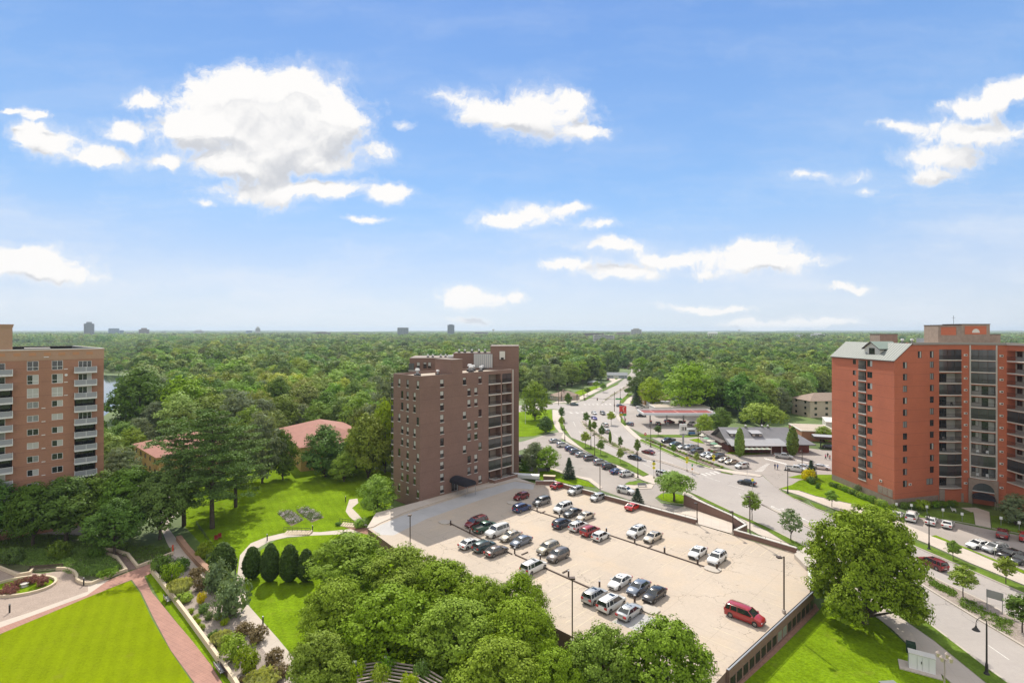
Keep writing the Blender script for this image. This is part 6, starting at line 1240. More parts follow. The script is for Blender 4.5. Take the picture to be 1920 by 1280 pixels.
for i, (x, y) in enumerate(((1681, 958), (1709, 960), (1738, 963), (1768, 969), (1804, 977), (1877, 985), (1911, 994), (1865, 1045))): sign(x, y, 1.9, [('sign_panel', rect(-.24, .24, 1.35, 1.95), M_WHITE, 0)], 'small white parking sign ' + ('behind the leftmost white car by the big tree', 'before the large white suv', 'before the third white car', 'before the white sports coupe', 'beside the tower walk on the left lawn', 'before the dark red suv in shade', 'rightmost before the red suv at the photo edge', 'by the silver suv on the lawn strip')[i], 'parking sign', 'parking_sign', grp='white parking signs by the red tower', ang=R(-35))
t = empty('road_sign', tuple(G(1865, 1147, .15)), R(-50)); b = MB()
for x in (-.85, .85): b.tube([(x, 0, 0), (x, 0, 3.0)], .05, M_GREYM, 6)
b.build('posts', t); b = MB(); b.box(-.95, .95, .06, .09, 1.9, 3.1, M_GREYM); b.build('sign_panel', t); tag(t, 'back of a wide grey sign on two posts in the median', 'road sign')
# price sign at the fuel station: red head, price panels
def text(parent, s, size, loc, m, name='lettering'):
    cu = bpy.data.curves.new(name, 'FONT'); cu.body = s; cu.size = size; cu.align_x = 'CENTER'; cu.align_y = 'CENTER'; cu.extrude = .01; cu.materials.append(m)
    o = bpy.data.objects.new(name, cu); C.objects.link(o); o.parent = parent; o.location = loc; o.rotation_euler = (R(90), 0, 0); return o
p = G(1168, 792); t = empty('price_sign', tuple(p)); sc_ = 42 / 172; b = MB()
b.box(-1.0, -.75, 0, .25, 0, 3.6, M_BRONZE); b.box(.75, 1.0, 0, .25, 0, 3.6, M_BRONZE); b.build('posts', t)
b = MB(); b.box(-1.6, 1.6, -.02, .3, 5.0, 7.6, M_REDP); b.build('red_panel', t); b = MB(); b.box(-1.6, -.02, -.02, .3, 4.1, 4.998, mat('dark_purple', (.05, .015, .06))); b.box(0.0, 1.6, -.02, .3, 4.1, 4.998, M_REDP); b.build('logo_panel', t)
b = MB(); b.box(-1.6, -.02, -.02, .3, 3.1, 4.098, mat('olive_yellow', (.50, .42, .02))); b.box(0, 1.6, -.02, .3, 3.1, 4.098, M_GREENP); b.build('price_panel', t)
b = MB(); b.face([(.1, -.05, 5.3), (.55, -.05, 5.3), (.25, -.05, 6.6), (.9, -.05, 7.2), (.35, -.05, 7.3), (-.25, -.05, 6.7), (-.05, -.05, 6.0)], mat('pale_pink', (.75, .40, .36))); b.build('emblem', t); b = MB(); b.box(-1.2, -.4, -.05, -.03, 4.3, 4.75, M_WHITE); b.build('price_mark', t); b = MB(); b.box(.3, 1.3, -.05, -.03, 4.35, 4.7, mat('pale_pink', (.75, .4, .36))); b.build('price_mark', t)
tag(t, 'tall red station price sign with yellow and green panels', 'sign')
p = G(1281, 842); t = empty('pylon_sign', tuple(p)); b = MB(); b.box(-.3, .3, -.15, .15, 0, 5.6, M_GREYM); b.build('post', t); b = MB(); b.box(-1.3, 1.3, -.2, .2, 5.8, 9.0, M_WHITE); b.build('panel', t)
b = MB(); b.box(-.75, 1.1, -.24, -.2, 6.7, 8.0, M_GREYM); [b.box(-.7 + i * .45, -.45 + i * .45, -.27, -.24, 6.8, 7.9, M_DARKM if i % 2 else M_OFFW) for i in range(4)]; b.build('display', t); b = MB(); b.box(-1.2, 1.2, -.2, .2, 5.0, 5.5, M_GREYM); b.build('lower_panel', t); tag(t, 'white pylon sign with grey display on a grey post in the cafe row', 'sign')
# traffic signals at the junction
def signal(px, py, h, label, arm=0, ang=0.):
    t = empty('traffic_signal', tuple(G(px, py, .1)), ang); b = MB(); b.tube([(0, 0, 0), (0, 0, h)], [.16, .10], M_BRONZE, 8); b.build('pole', t); hz_ = [(0, 3.2)]
    if arm: b = MB(); b.tube([(0, 0, 6.2), (arm, 0, 6.8)], .08, M_BRONZE, 6); b.build('mast_arm', t); hz_ += [(arm * .55, 6.1), (arm * .95, 6.2)]
    for x, z in hz_:
        b = MB(); b.box(x - .25, x + .25, -.3, .05, z - .7, z + .7, M_DARKM)
        for k, m_ in enumerate((M_REDP, mat('amber_off', (.20, .12, .02)), mat('green_off', (.02, .10, .04)))): b.tube([(x, -.31, z + .42 - k * .42), (x, -.33, z + .42 - k * .42)], .13, m_, 8)
        b.build('signal_head', t)
    return tag(t, label, 'traffic signal', 'signals at the junction')
s_ = signal(1152, 771, 10.5, 'tall signal pole with mast arm and green street sign in front of the junction', -16, R(-8)); b = MB(); b.box(.5, 3.8, -.05, .0, 6.1, 6.9, M_GREENP); b.build('street_name_sign', s_)
signal(1163, 757, 9, 'signal pole at the far right corner of the junction'); signal(1053, 752, 7, 'signal pole at the far left corner of the junction'); signal(1082, 751.5, 4, 'short signal left of the upper pavement'); signal(1095, 751, 4, 'short signal on the upper verge corner')
# utility poles
for i, (x, y, h) in enumerate(((1093, 741, 11), (1219, 706, 14), (1047, 759, 9))): b = MB(); b.tube([(0, 0, 0), (0, 0, h)], [.16, .12], M_BARK, 6); b.box(-1.1, 1.1, -.06, .06, h - .9, h - .7, M_BARK); tag(b.build('utility_pole', None, tuple(G(x, y))), 'brown wooden utility pole ' + ('beside the upper pavement trees', 'above the trees at the avenue bend', 'before the tan bungalow')[i], 'utility pole')
b = MB(); b.tube([(0, 0, 0), (0, 0, 9)], .07, M_WHITE, 6); tag(b.build('flag_pole', None, tuple(G(985, 795))), 'thin white flag pole on the lawn right of the brown tower', 'flag pole')
b = MB(); b.box(-1.2, 1.2, -.3, .3, .4, .5, M_GREYM); b.box(-1.2, 1.2, .25, .3, .5, 1.0, M_GREYM); [b.box(x, x + .08, -.3, .3, 0, .4, M_GREYM) for x in (-1.1, 1.0)]; tag(b.build('bench', None, tuple(G(1204, 912, .1)), R(5)), 'grey bench on the bus stop island', 'bench')
b = MB(); b.box(-1.6, 1.6, -.6, .6, 0, 1.5, M_BROWN); b.box(-1.7, 1.7, -.7, .7, 1.5, 1.65, M_CREAM); tag(b.build('brick_pillar', None, tuple(G(1030, 902)), R(-10)), 'brick pillar with tan cap by the parapet corner', 'pillar')
b = MB(); b.tube([(0, -2.4, 1.4), (0, 2.4, 1.4)], 1.2, M_AWN, 12); [b.tube([(0, y, 0), (0, y, 1.5)], .06, M_GREYM, 5) for y in (-2.2, 2.2)]; tag(b.build('entrance_awning', None, tuple(G(986, 868)), R(80)), 'dark blue barrel awning beside the right side of the brown tower', 'awning')
b = MB(); b.box(-4, 4, -1, 1, 0, .9, mat('grey_granite', (.20, .19, .19))); tag(b.build('stone_planter', None, tuple(G(1006, 882)), R(5)), 'long grey stone planter behind the maple trunks', 'planter')
# garden furniture -------------------------------------------------------------------------------------
def gbench(px, py, ang, label, L=2.0):
    t = empty('garden_bench', tuple(G(px, py)), ang); b = MB(); [b.box(-L / 2, L / 2, -.25 + .12 * i, -.16 + .12 * i, .42, .46, M_GREYM) for i in range(5)]; b.build('seat', t); b = MB(); [b.box(-L / 2, L / 2, .33, .36, .55 + .12 * i, .64 + .12 * i, M_GREYM) for i in range(3)]; b.build('backrest', t)
    for s in (-1, 1): b = MB(); b.box(s * L / 2 - .04, s * L / 2 + .04, -.25, .34, .38, .42, M_DARKM); b.box(s * L / 2 - .04, s * L / 2 + .04, -.25, -.2, 0, .65, M_DARKM); b.box(s * L / 2 - .04, s * L / 2 + .04, .3, .35, 0, .9, M_DARKM); b.box(s * L / 2 - .04, s * L / 2 + .04, -.25, .3, .62, .66, M_DARKM); b.build('leg', t)
    return tag(t, label, 'bench', 'benches in the garden')
wa = math.atan2((G(400, 1227) - G(350, 1158)).y, (G(400, 1227) - G(350, 1158)).x)
gbench(314, 1127, wa + R(180), 'grey slatted bench at the upper part of the long cream wall'); gbench(412, 1258, wa + R(180), 'grey slatted bench at the lower part of the long cream wall', 2.4); bn = gbench(85, 1069, R(12), 'long dark bench between two cream walls of the court', 5.0)
for ch in bn.children: ch.data.materials[0] = M_BRONZE
for i, (x, y) in enumerate(((330, 1130), (424, 1262))):
    b = MB(); b.box(-1.3, 1.3, -.02, .02, .05, .9, M_BRONZE); d_ = G(x, y); tag(b.build('trellis_panel', None, (d_.x - .3, d_.y, 0), wa), ('dark panel on the cream wall behind the upper bench', 'dark panel on the cream wall behind the lower bench')[i], 'panel')
def path_light(px, py, label, h=1.15, grp='garden path lights'):
    t = empty('path_light', tuple(G(px, py))); b = MB(); b.tube([(0, 0, 0), (0, 0, h)], .11, M_DARKM, 8); b.build('post', t); b = MB(); b.tube([(0, 0, h), (0, 0, h + .18)], [.13, .10], M_GREYM, 8); b.build('light_cap', t); return tag(t, label, 'path light', grp)
for a_ in ((18, 1148, 'dark bollard light at the lower left of the cobbled court'), (157, 1097, 'dark bollard light at the cream wall corner of the court'), (493, 1172, 'bollard light at the right edge of the tiled path, upper one'), (590, 1271, 'bollard light at the bottom end of the tiled path'), (648, 940, 'small bollard light by the shaded far path'), (586, 996, 'bollard light between the two stair railings'), (501, 1013, 'pale post light beside the curved garden path')): path_light(*a_)
b = MB(); b.box(-.1, .1, -.1, .1, 0, 1.6, mat('orange_red', (.60, .08, .03))); tag(b.build('marker_post', None, tuple(G(324, 1037))), 'orange red post at the end of the cream wall', 'post')
def rail(p0, p1, label, h0=0., h1=0.):
    a, c = G(*p0), G(*p1); t = empty('stair_railing', tuple(a)); d = c - a; b = MB()
    for z in (.55, 1.0): b.tube([(0, 0, z + h0), (d.x, d.y, z + h1)], .045, M_DARKM, 5)
    b.build('rails', t); b = MB(); n = 6
    for i in range(n + 1): q = d * i / n; hh = h0 + (h1 - h0) * i / n; b.tube([(q.x, q.y, 0), (q.x, q.y, 1.0 + hh)], .03, M_DARKM, 5)
    b.build('posts', t); tag(t, label, 'railing', 'stair railings in the garden')
rail((532, 997), (582, 999), 'dark double railing over the lower garden steps'); rail((637, 980), (668, 984), 'dark double railing over the upper garden steps'); rail((445, 1055), (439, 1100), 'dark gate and railing at the narrow path between conifers')
rail((368, 985), (403, 1036), 'dark iron fence between the shaded path and the pines')
for (x0, y0, x1, y1, n, lb) in ((534, 998, 584, 1000, 10, 'lower'), (640, 982, 666, 986, 6, 'upper')):
    b = MB(); a, c = G(x0, y0), G(x1, y1)
    for i in range(n): q = a + (c - a) * (i + .5) / n; b.box(q.x - .2, q.x + .2, q.y - 1.1, q.y + 1.1, 0, .05 + .03 * i, M_CREAM)
    tag(b.build('garden_steps'), f'{lb} flight of pale garden steps', 'steps')
# statue-like white marker in the round bed, sunken beds of flowers
b = MB(); b.tube([(0, 0, 0), (0, 0, .35)], [.5, .35], M_OFFW, 8); b.tube([(0, 0, .35), (0, 0, .55)], [.15, .6], M_OFFW, 8); tag(b.build('bird_bath', None, tuple(G(46, 1099))), 'small white bird bath in the round lawn of the court', 'bird bath')
ring = [G(40, 1100) + Vector((math.cos(t) * 4.9, math.sin(t) * 3.4, 0)) for t in [2 * math.pi * i / 24 for i in range(25)]]
b = MB(); ribbon(b, ring, .35, -.01, .4, M_CREAM); tag(b.build('ring_kerb'), 'cream ring wall round the small oval lawn', 'low wall')
patch('lawn', [(p.x, p.y) for p in ring[:-1]], M_LAWN, z=.02, world=True)
# trellis pergola at the bottom edge
t = empty('garden_pergola', tuple(G(725, 1330))); po = t.location.copy(); zp = 3.0
def Q(px, py, z): g = G(px, py, z); return g - po
ribs = [(Q(665, 1248, zp), Q(676, 1300, zp)), (Q(722, 1239, zp), Q(712, 1292, zp)), (Q(794, 1250, zp), Q(760, 1300, zp)), (Q(845, 1280, zp), Q(800, 1320, zp))]
b = MB()
for s in range(3):
    (a0, a1), (c0, c1) = ribs[s], ribs[s + 1]
    for i in range(11): f = i / 10 * 1.25; b.tube([a0 + (a1 - a0) * f, c0 + (c1 - c0) * f], .085, M_WOOD, 4)
b.build('slats', t); b = MB()
for a0, a1 in ribs: b.tube([a0 + Vector((0, 0, -.12)), a0 + (a1 - a0) * 1.25 + Vector((0, 0, -.12))], .11, M_WOOD, 4)
b.build('beams', t); b = MB()
for a0, a1 in ribs: b.box(a0.x - .2, a0.x + .2, a0.y - .2, a0.y + .2, 0, zp + .55, M_WHITE)
b.build('posts', t); tag(t, 'weathered slatted garden pergola with white posts at the bottom edge', 'pergola')
# garden chairs by the red tower
def achair(px, py, ang, label):
    t = empty('lawn_chair', tuple(G(px, py, .12)), ang); b = MB(); b.box(-.32, .32, -.3, .3, .32, .37, M_WHITE); b.build('seat', t); b = MB(); b.box(-.32, .32, .28, .33, .3, 1.0, M_WHITE, Matrix.Rotation(R(-14), 4, 'X')); b.build('backrest', t)
    for s in (-1, 1): b = MB(); b.box(s * .36 - .06, s * .36 + .06, -.4, .35, .52, .56, M_WHITE); b.box(s * .36 - .04, s * .36 + .04, -.38, -.3, 0, .52, M_WHITE); b.box(s * .36 - .04, s * .36 + .04, .2, .3, 0, .52, M_WHITE); b.build('armrest', t)
    return tag(t, label, 'chair', 'white lawn chairs by the red tower')
achair(1788, 958, R(60), 'white lawn chair alone on the grass left of the tower entrance'); achair(1896, 974, R(-30), 'white lawn chair right of the tower entrance, left of a pair'); achair(1908, 980, R(40), 'white lawn chair right of the tower entrance, right of a pair')
# people -----------------------------------------------------------------------------------------------
SKIN = mat('skin', (.42, .25, .18), rough=.6); HAIR = mat('hair', (.06, .04, .03), rough=.8)
def person(px, py, z, ang, top, bottom, label, stride=.22):
    t = empty('person', tuple(G(px, py, z)), ang); bm = bmesh.new(); vs = {}
    J = dict(pel=(0, 0, .95, .15), chest=(0, 0, 1.32, .165), neck=(0, 0, 1.48, .06), head=(0, .01, 1.60, .095), top=(0, .01, 1.72, .07), lh=(.1, 0, .9, .10), lk=(.1, stride * .5, .5, .068), la=(.1, stride * .6, .08, .045), lt=(.1, stride * .6 + .17, .04, .035),
             rh=(-.1, 0, .9, .10), rk=(-.1, -stride * .2, .5, .068), ra=(-.1, -stride, .1, .045), rt=(-.1, -stride + .16, .04, .035), ls=(.19, 0, 1.42, .065), le=(.25, -.06, 1.14, .045), lw=(.25, .08, .92, .032), rs=(-.19, 0, 1.42, .065), re=(-.25, .02, 1.14, .045), rw=(-.25, .14, .94, .032))
    E = [('pel', 'chest'), ('chest', 'neck'), ('neck', 'head'), ('head', 'top'), ('pel', 'lh'), ('lh', 'lk'), ('lk', 'la'), ('la', 'lt'), ('pel', 'rh'), ('rh', 'rk'), ('rk', 'ra'), ('ra', 'rt'), ('chest', 'ls'), ('ls', 'le'), ('le', 'lw'), ('chest', 'rs'), ('rs', 're'), ('re', 'rw')]
    for k_, j in J.items(): vs[k_] = bm.verts.new(j[:3])
    for a, c in E: bm.edges.new((vs[a], vs[c]))
    me = bpy.data.meshes.new('body'); bm.to_mesh(me); bm.free(); o = link('body', me, t); o.modifiers.new('skin', 'SKIN'); sk = me.skin_vertices[0].data if me.skin_vertices else None
    if sk:
        for i, j in enumerate(J.values()): sk[i].radius = (j[3], j[3] * .85)
    md = o.modifiers.new('sub', 'SUBSURF'); md.levels = md.render_levels = 1
    for m_ in (SKIN,): me.materials.append(m_)
    b = MB(); b.tube([(0, 0, .93), (0, 0, 1.15), (0, 0, 1.38), (0, 0, 1.47)], [.175, .165, .20, .09], top, 10)
    for s in (-1, 1): e, a = J['le' if s > 0 else 're'], J['ls' if s > 0 else 'rs']; b.tube([a[:3], e[:3]], [.085, .065], top, 8)
    b.build('shirt', t, smooth=True); b = MB()
    for h_, k_, a_ in (('lh', 'lk', 'la'), ('rh', 'rk', 'ra')): b.tube([J[h_][:3], J[k_][:3], J[a_][:3]], [.12, .085, .07], bottom, 8)
    b.tube([(0, 0, .82), (0, 0, 1.0)], [.18, .17], bottom, 10); b.build('trousers', t, smooth=True); b = MB(); b.tube([(0, -.02, 1.60), (0, -.02, 1.70), (0, -.01, 1.765)], [.105, .108, .05], HAIR, 10); b.build('hair', t, smooth=True)
    return tag(t, label, 'person')
cl = lambda n, c: mat('cloth_' + n, c, rough=.9)
person(1453, 879, 0, R(200), cl('navy', (.03, .05, .12)), cl('black', (.02, .02, .02)), 'person in dark top walking in the cafe lot, left of two'); person(1458, 880, 0, R(190), cl('blue', (.12, .20, .45)), cl('denim', (.05, .07, .14)), 'person in blue shirt walking in the cafe lot, right of two')
person(1548, 861, 0, R(100), cl('pink', (.65, .12, .25)), cl('black', (.02, .02, .02)), 'person in pink top by the flower bed left of the red tower'); person(1552, 858, 0, R(120), cl('black', (.02, .02, .02)), cl('black', (.02, .02, .02)), 'person in black behind the one in pink'); person(1556, 862, 0, R(100), cl('red', (.45, .03, .03)), cl('grey', (.2, .2, .2)), 'person in red beside the one in pink')
person(1173, 791, 0, R(20), cl('pink', (.65, .12, .25)), cl('grey', (.2, .2, .2)), 'person standing by the price sign posts')
# ------------------------------------------------------------------ vegetation
def leafmat(n, c, tr=.30, var=.20, ov=.22, ex=None): return mat('leaf_' + n, c, extra=ex, rough=.6, spec=.10, island=var, objvar=ov, trans=tr, var=.14, vscale=.30)
def zonehue(n, cc, vec):      # stands of paler, yellower and bluer trees
    a = n.ramp(n.noise(vec, .011, 4, .6), .40, .64); b_ = n.ramp(n.noise(n.v('ADD', vec, (500, 90, 0)), .008, 4, .6), .46, .66)
    c = n.mix(n.m('MULTIPLY', a, .75), cc, n.mix(1.0, cc, (1.42, 1.22, .72, 1), 'MULTIPLY')); return n.mix(n.m('MULTIPLY', b_, .75), c, n.mix(1.0, cc, (.60, .72, .90, 1), 'MULTIPLY'))
LF = dict(grove=leafmat('grove', (.220, .318, .028), .16, .16, .09), maple=leafmat('maple', (.235, .330, .030), .16, .18, .05), mid=leafmat('mid', (.185, .290, .028), .15), bright=leafmat('bright', (.260, .365, .028), .16), dark=leafmat('dark', (.120, .200, .030), .14), olive=leafmat('olive', (.165, .235, .105), ov=.1), pine=leafmat('pine', (.135, .225, .055), .12), spruce=leafmat('spruce', (.060, .100, .055), .1, ov=.08),
          yew=leafmat('yew', (.070, .120, .022), .12, ov=.08), lime=leafmat('lime', (.30, .40, .03), ov=.08), yellow=leafmat('yellow', (.60, .52, .02), ov=.03), brown=leafmat('brown', (.22, .170, .085), .15, ov=.08), reed=leafmat('reed', (.42, .44, .15), ov=.08), pink=leafmat('pink', (.30, .13, .11), .15, .6, .05), forest=leafmat('forest', (.215, .310, .050), .14, .14, .42, zonehue), blossom=leafmat('blossom', (.62, .56, .62), .1, .4, 0), grey=leafmat('grey', (.20, .245, .13), ov=.1))
def quads_mesh(name, cen, nor, size, m, rng, asp=1.0):
    n = len(cen); r = rng.normal(size=(n, 3)); t = np.cross(nor, r); t /= np.linalg.norm(t, axis=1, keepdims=True) + 1e-9; bt = np.cross(nor, t)
    s = (size if np.isscalar(size) else size[:, None]) * rng.uniform(.65, 1.25, (n, 1)) * .5; t = t * s * asp; bt = bt * s
    v_ = np.stack([cen - t, cen - bt * .9 + t * .1, cen + t, cen + bt * .9 + t * .1], 1).reshape(-1, 3).astype(np.float32)      # pointed leaf clusters
    me = bpy.data.meshes.new(name); me.vertices.add(4 * n); me.loops.add(4 * n); me.polygons.add(n)
    me.vertices.foreach_set('co', v_.ravel()); me.loops.foreach_set('vertex_index', np.arange(4 * n, dtype=np.int32)); me.polygons.foreach_set('loop_start', np.arange(0, 4 * n, 4, dtype=np.int32)); me.polygons.foreach_set('loop_total', np.full(n, 4, np.int32))
    me.materials.append(m); me.update(calc_edges=True); return me
def unit(a): return a / (np.linalg.norm(a, axis=1, keepdims=True) + 1e-9)
def crown_pts(rng, blobs, nclump, nleaf, cr, flat=.65, low=-.35, jit=.30):
    """blobs (n,4): centre, radius -> leaf centres + outward normals, gathered in clumps on the blobs' shells"""
    B = np.array(blobs); C_, N_ = [], []; top = B[:, 2].max(); mid = B[:, :3].mean(0)
    for x, y, z, r in B:
        k = max(4, int(nclump * (r / B[:, 3].mean()) ** 2)); d = unit(rng.normal(size=(k, 3))); d = d[d[:, 2] > low]; p = np.array([x, y, z]) + d * r * rng.uniform(.80, 1.08, (len(d), 1))
        dd = np.linalg.norm(p[:, None] - B[None, :, :3], axis=2) / B[None, :, 3]; keep = (dd < .74).sum(1) == 0; C_.append(p[keep]); N_.append(d[keep])
    C_, N_ = np.concatenate(C_), np.concatenate(N_); k = len(C_); rad = cr * rng.uniform(.6, 1.3, (k, 1, 1))
    o = unit(rng.normal(size=(k * nleaf, 3))).reshape(k, nleaf, 3) * rng.uniform(.25, 1, (k, nleaf, 1)) ** .5 * rad; o[..., 2] *= flat
    P = (C_[:, None] + o).reshape(-1, 3); Nn = unit((N_[:, None] * .75 + o / rad * .65).reshape(-1, 3) + rng.normal(size=(k * nleaf, 3)) * jit + np.array([0, 0, .20]))
    K_ = max(6, int(len(P) * .10 / len(B))); cp = []     # inner leaves that fill the crown
    for x, y, z, r in B: d = unit(rng.normal(size=(K_, 3))); cp.append(np.array([x, y, z]) + d * r * .72 * rng.uniform(.2, 1, (K_, 1)) ** .4)
    cp = np.concatenate(cp); S_ = np.concatenate([np.ones(len(P)), np.full(len(cp), 2.3)]); return np.concatenate([P, cp]), np.concatenate([Nn, unit(rng.normal(size=cp.shape))]), S_
def broad(seed, h=10., Rr=4.3, cb=.25, nb=15, nclump=30, nleaf=46, cr=.85, leaf=.30, m='mid', prof=None, trunk_r=.22, name='tree', br=.40, lim=9, lean=0):
    rng = np.random.default_rng(seed); blobs = []; H = h * (1 - cb)
    prof = prof or (lambda t: math.sin(math.pi * min(1, max(0, .16 + t * .80))) ** .7)
    for i in range(nb):
        t = (i + .5) / nb; a = i * 2.4 + rng.uniform(-.4, .4); r = Rr * br * rng.uniform(.75, 1.22); rr = max(0, prof(t) * Rr - r) * rng.uniform(.75, 1.1); blobs.append((math.cos(a) * rr, math.sin(a) * rr, h * cb + r * .8 + t * (H - 1.75 * r), r))
    blobs.append((0, 0, h * cb + H * .5, Rr * .55)); P, Nn, S_ = crown_pts(rng, blobs, nclump, nleaf, cr); P[:, 2] = np.minimum(P[:, 2], h * 1.02)
    cm = quads_mesh(name + '_crown', P, Nn, leaf * S_, LF[m], rng); b = MB(); b.tube([(0, 0, -.05), (.03 * h * .2, 0, h * cb * .6), (0, .05, h * cb), (0, 0, h * .62), (0, 0, h * .85)], [trunk_r * 1.25, trunk_r, trunk_r * .85, trunk_r * .45, .03], M_BARK, 8)
    for x, y, z, r in blobs[:lim]:
        z0 = h * cb * (.75 + .6 * rng.uniform()); b.tube([(0, 0, z0), (x * .5, y * .5, z0 + (z - z0) * .6), (x * 1.0, y * 1.0, z + r * .2)], [trunk_r * .5, trunk_r * .32, .03], M_BARK, 6)
    return b.mesh(name + '_trunk', True), cm
def conifer(seed, h=8., Rr=2.0, tiers=16, per=14, leaf=.20, m='spruce', name='spruce', cb=.05, nleaf=40, p_=1.0):
    rng = np.random.default_rng(seed); P, Nn = [], []
    for i in range(tiers):
        t = i / tiers; z = h * (cb + (1 - cb) * t); R_ = Rr * (1 - t) ** p_ + .08; k = max(5, int(per * (1 - t * .6)))
        for j in range(k):
            a = 2 * math.pi * (j + rng.uniform(0, .8)) / k; L = R_ * rng.uniform(.72, 1.12); q = rng.uniform(.15, 1, nleaf) ** .6
            c = np.stack([np.cos(a) * L * q, np.sin(a) * L * q, z + h * .02 - L * q * .28], 1) + rng.normal(size=(nleaf, 3)) * np.array([.10, .10, .07]) * (Rr * .45 + .25); P.append(c); Nn.append(unit(np.array([math.cos(a) * .4, math.sin(a) * .4, .8]) + rng.normal(size=(nleaf, 3)) * .5))
    P, Nn = np.concatenate(P), np.concatenate(Nn); cm = quads_mesh(name + '_crown', P, Nn, leaf, LF[m], rng, 1.3); b = MB(); b.tube([(0, 0, -.05), (0, 0, h * .95)], [.05 * h * .35, .03], M_BARK, 7); return b.mesh(name + '_trunk', True), cm
def pine(seed, h=24., Rr=7.5, name='pine'):
    rng = np.random.default_rng(seed); P, Nn = [], []; b = MB(); b.tube([(0, 0, -.05), (.1, 0, h * .3), (0, .1, h * .7), (0, 0, h)], [.48, .38, .2, .03], M_BARK, 9); n = 40
    for i in range(n):
        t = .22 + .78 * i / n; z = h * t; a = i * 2.4 + rng.uniform(-.5, .5); L = Rr * (math.sin(math.pi * min(1, .22 + (1 - t) * .62)) ** .9) * rng.uniform(.55, 1.15) * (1 if t < .9 else .6)
        e = (math.cos(a) * L, math.sin(a) * L, z + L * rng.uniform(.0, .22)); b.tube([(0, 0, z - .4), (e[0] * .5, e[1] * .5, z), e], [.10, .07, .02], M_BARK, 5, False)
        k = int(5 + L * 1.6)
        for j in range(k):
            q = rng.uniform(.30, 1.05); w_ = L * .20 * (1.15 - abs(q - .7)); c = np.array([e[0] * q + rng.normal() * w_, e[1] * q + rng.normal() * w_, z + (e[2] - z) * q + .15 + rng.normal() * .12]); nl = 44
            P.append(c + rng.normal(size=(nl, 3)) * np.array([.50, .50, .13])); Nn.append(unit(np.array([0, 0, .75]) + rng.normal(size=(nl, 3)) * .55))
    P, Nn = np.concatenate(P), np.concatenate(Nn); return b.mesh(name + '_trunk', True), quads_mesh(name + '_crown', P, Nn, .30, LF['pine'], rng, 1.5)
def egg(seed, h=6., Rr=1.8, m='yew', leaf=.16, n=9000, name='conifer'):
    rng = np.random.default_rng(seed); d = unit(rng.normal(size=(n, 3))); t = (d[:, 2] + 1) / 2; lump = 1 + .11 * np.sin(d[:, 0] * 13 + seed) * np.cos(d[:, 1] * 12 + d[:, 2] * 9) + .06 * np.sin(d[:, 2] * 17)
    P = np.stack([d[:, 0] * Rr * (1.08 - .28 * t), d[:, 1] * Rr * (1.08 - .28 * t), h * .03 + t * h * .97], 1); P[:, :2] *= lump[:, None]; P *= rng.uniform(.84, 1.04, (n, 1)); P[:, :2] *= (1.04 - .16 * t[:, None] ** 2); Nn = unit(d + rng.normal(size=(n, 3)) * .6); b = MB(); b.tube([(0, 0, 0), (0, 0, h * .8)], [.12, .05], M_BARK, 6); return b.mesh(name + '_trunk'), quads_mesh(name + '_crown', P, Nn, leaf, LF[m], rng, 1.5)
def shrub_mesh(seed, m, R_=1., h=1., n=1500, leaf=.13, lumps=9, name='shrub', up=False):
    rng = np.random.default_rng(seed)
    if up:
        a = rng.uniform(0, 2 * math.pi, n); r = R_ * rng.uniform(0, 1, n) ** .5; q = rng.uniform(.05, 1, n); P = np.stack([np.cos(a) * r * (.5 + .6 * q), np.sin(a) * r * (.5 + .6 * q), h * q * (1.05 - .3 * r / R_)], 1); Nn = unit(np.stack([np.cos(a), np.sin(a), np.full(n, .1)], 1) + rng.normal(size=(n, 3)) * .3); return quads_mesh(name, P, Nn, leaf, LF[m], rng, 1.8)
    bl = [(math.cos(i * 2.4) * R_ * .5 * (i % 3) / 2, math.sin(i * 2.4) * R_ * .5 * (i % 3) / 2, h * (.35 + .25 * ((i * 7) % 3) / 2), R_ * .5) for i in range(lumps)]; P, Nn, S_ = crown_pts(rng, bl, 34, max(8, n // 110), R_ * .17, 1, -.6); P[:, 2] = np.maximum(P[:, 2], .02); return quads_mesh(name, P, Nn, leaf * .85 * S_, LF[m], rng)
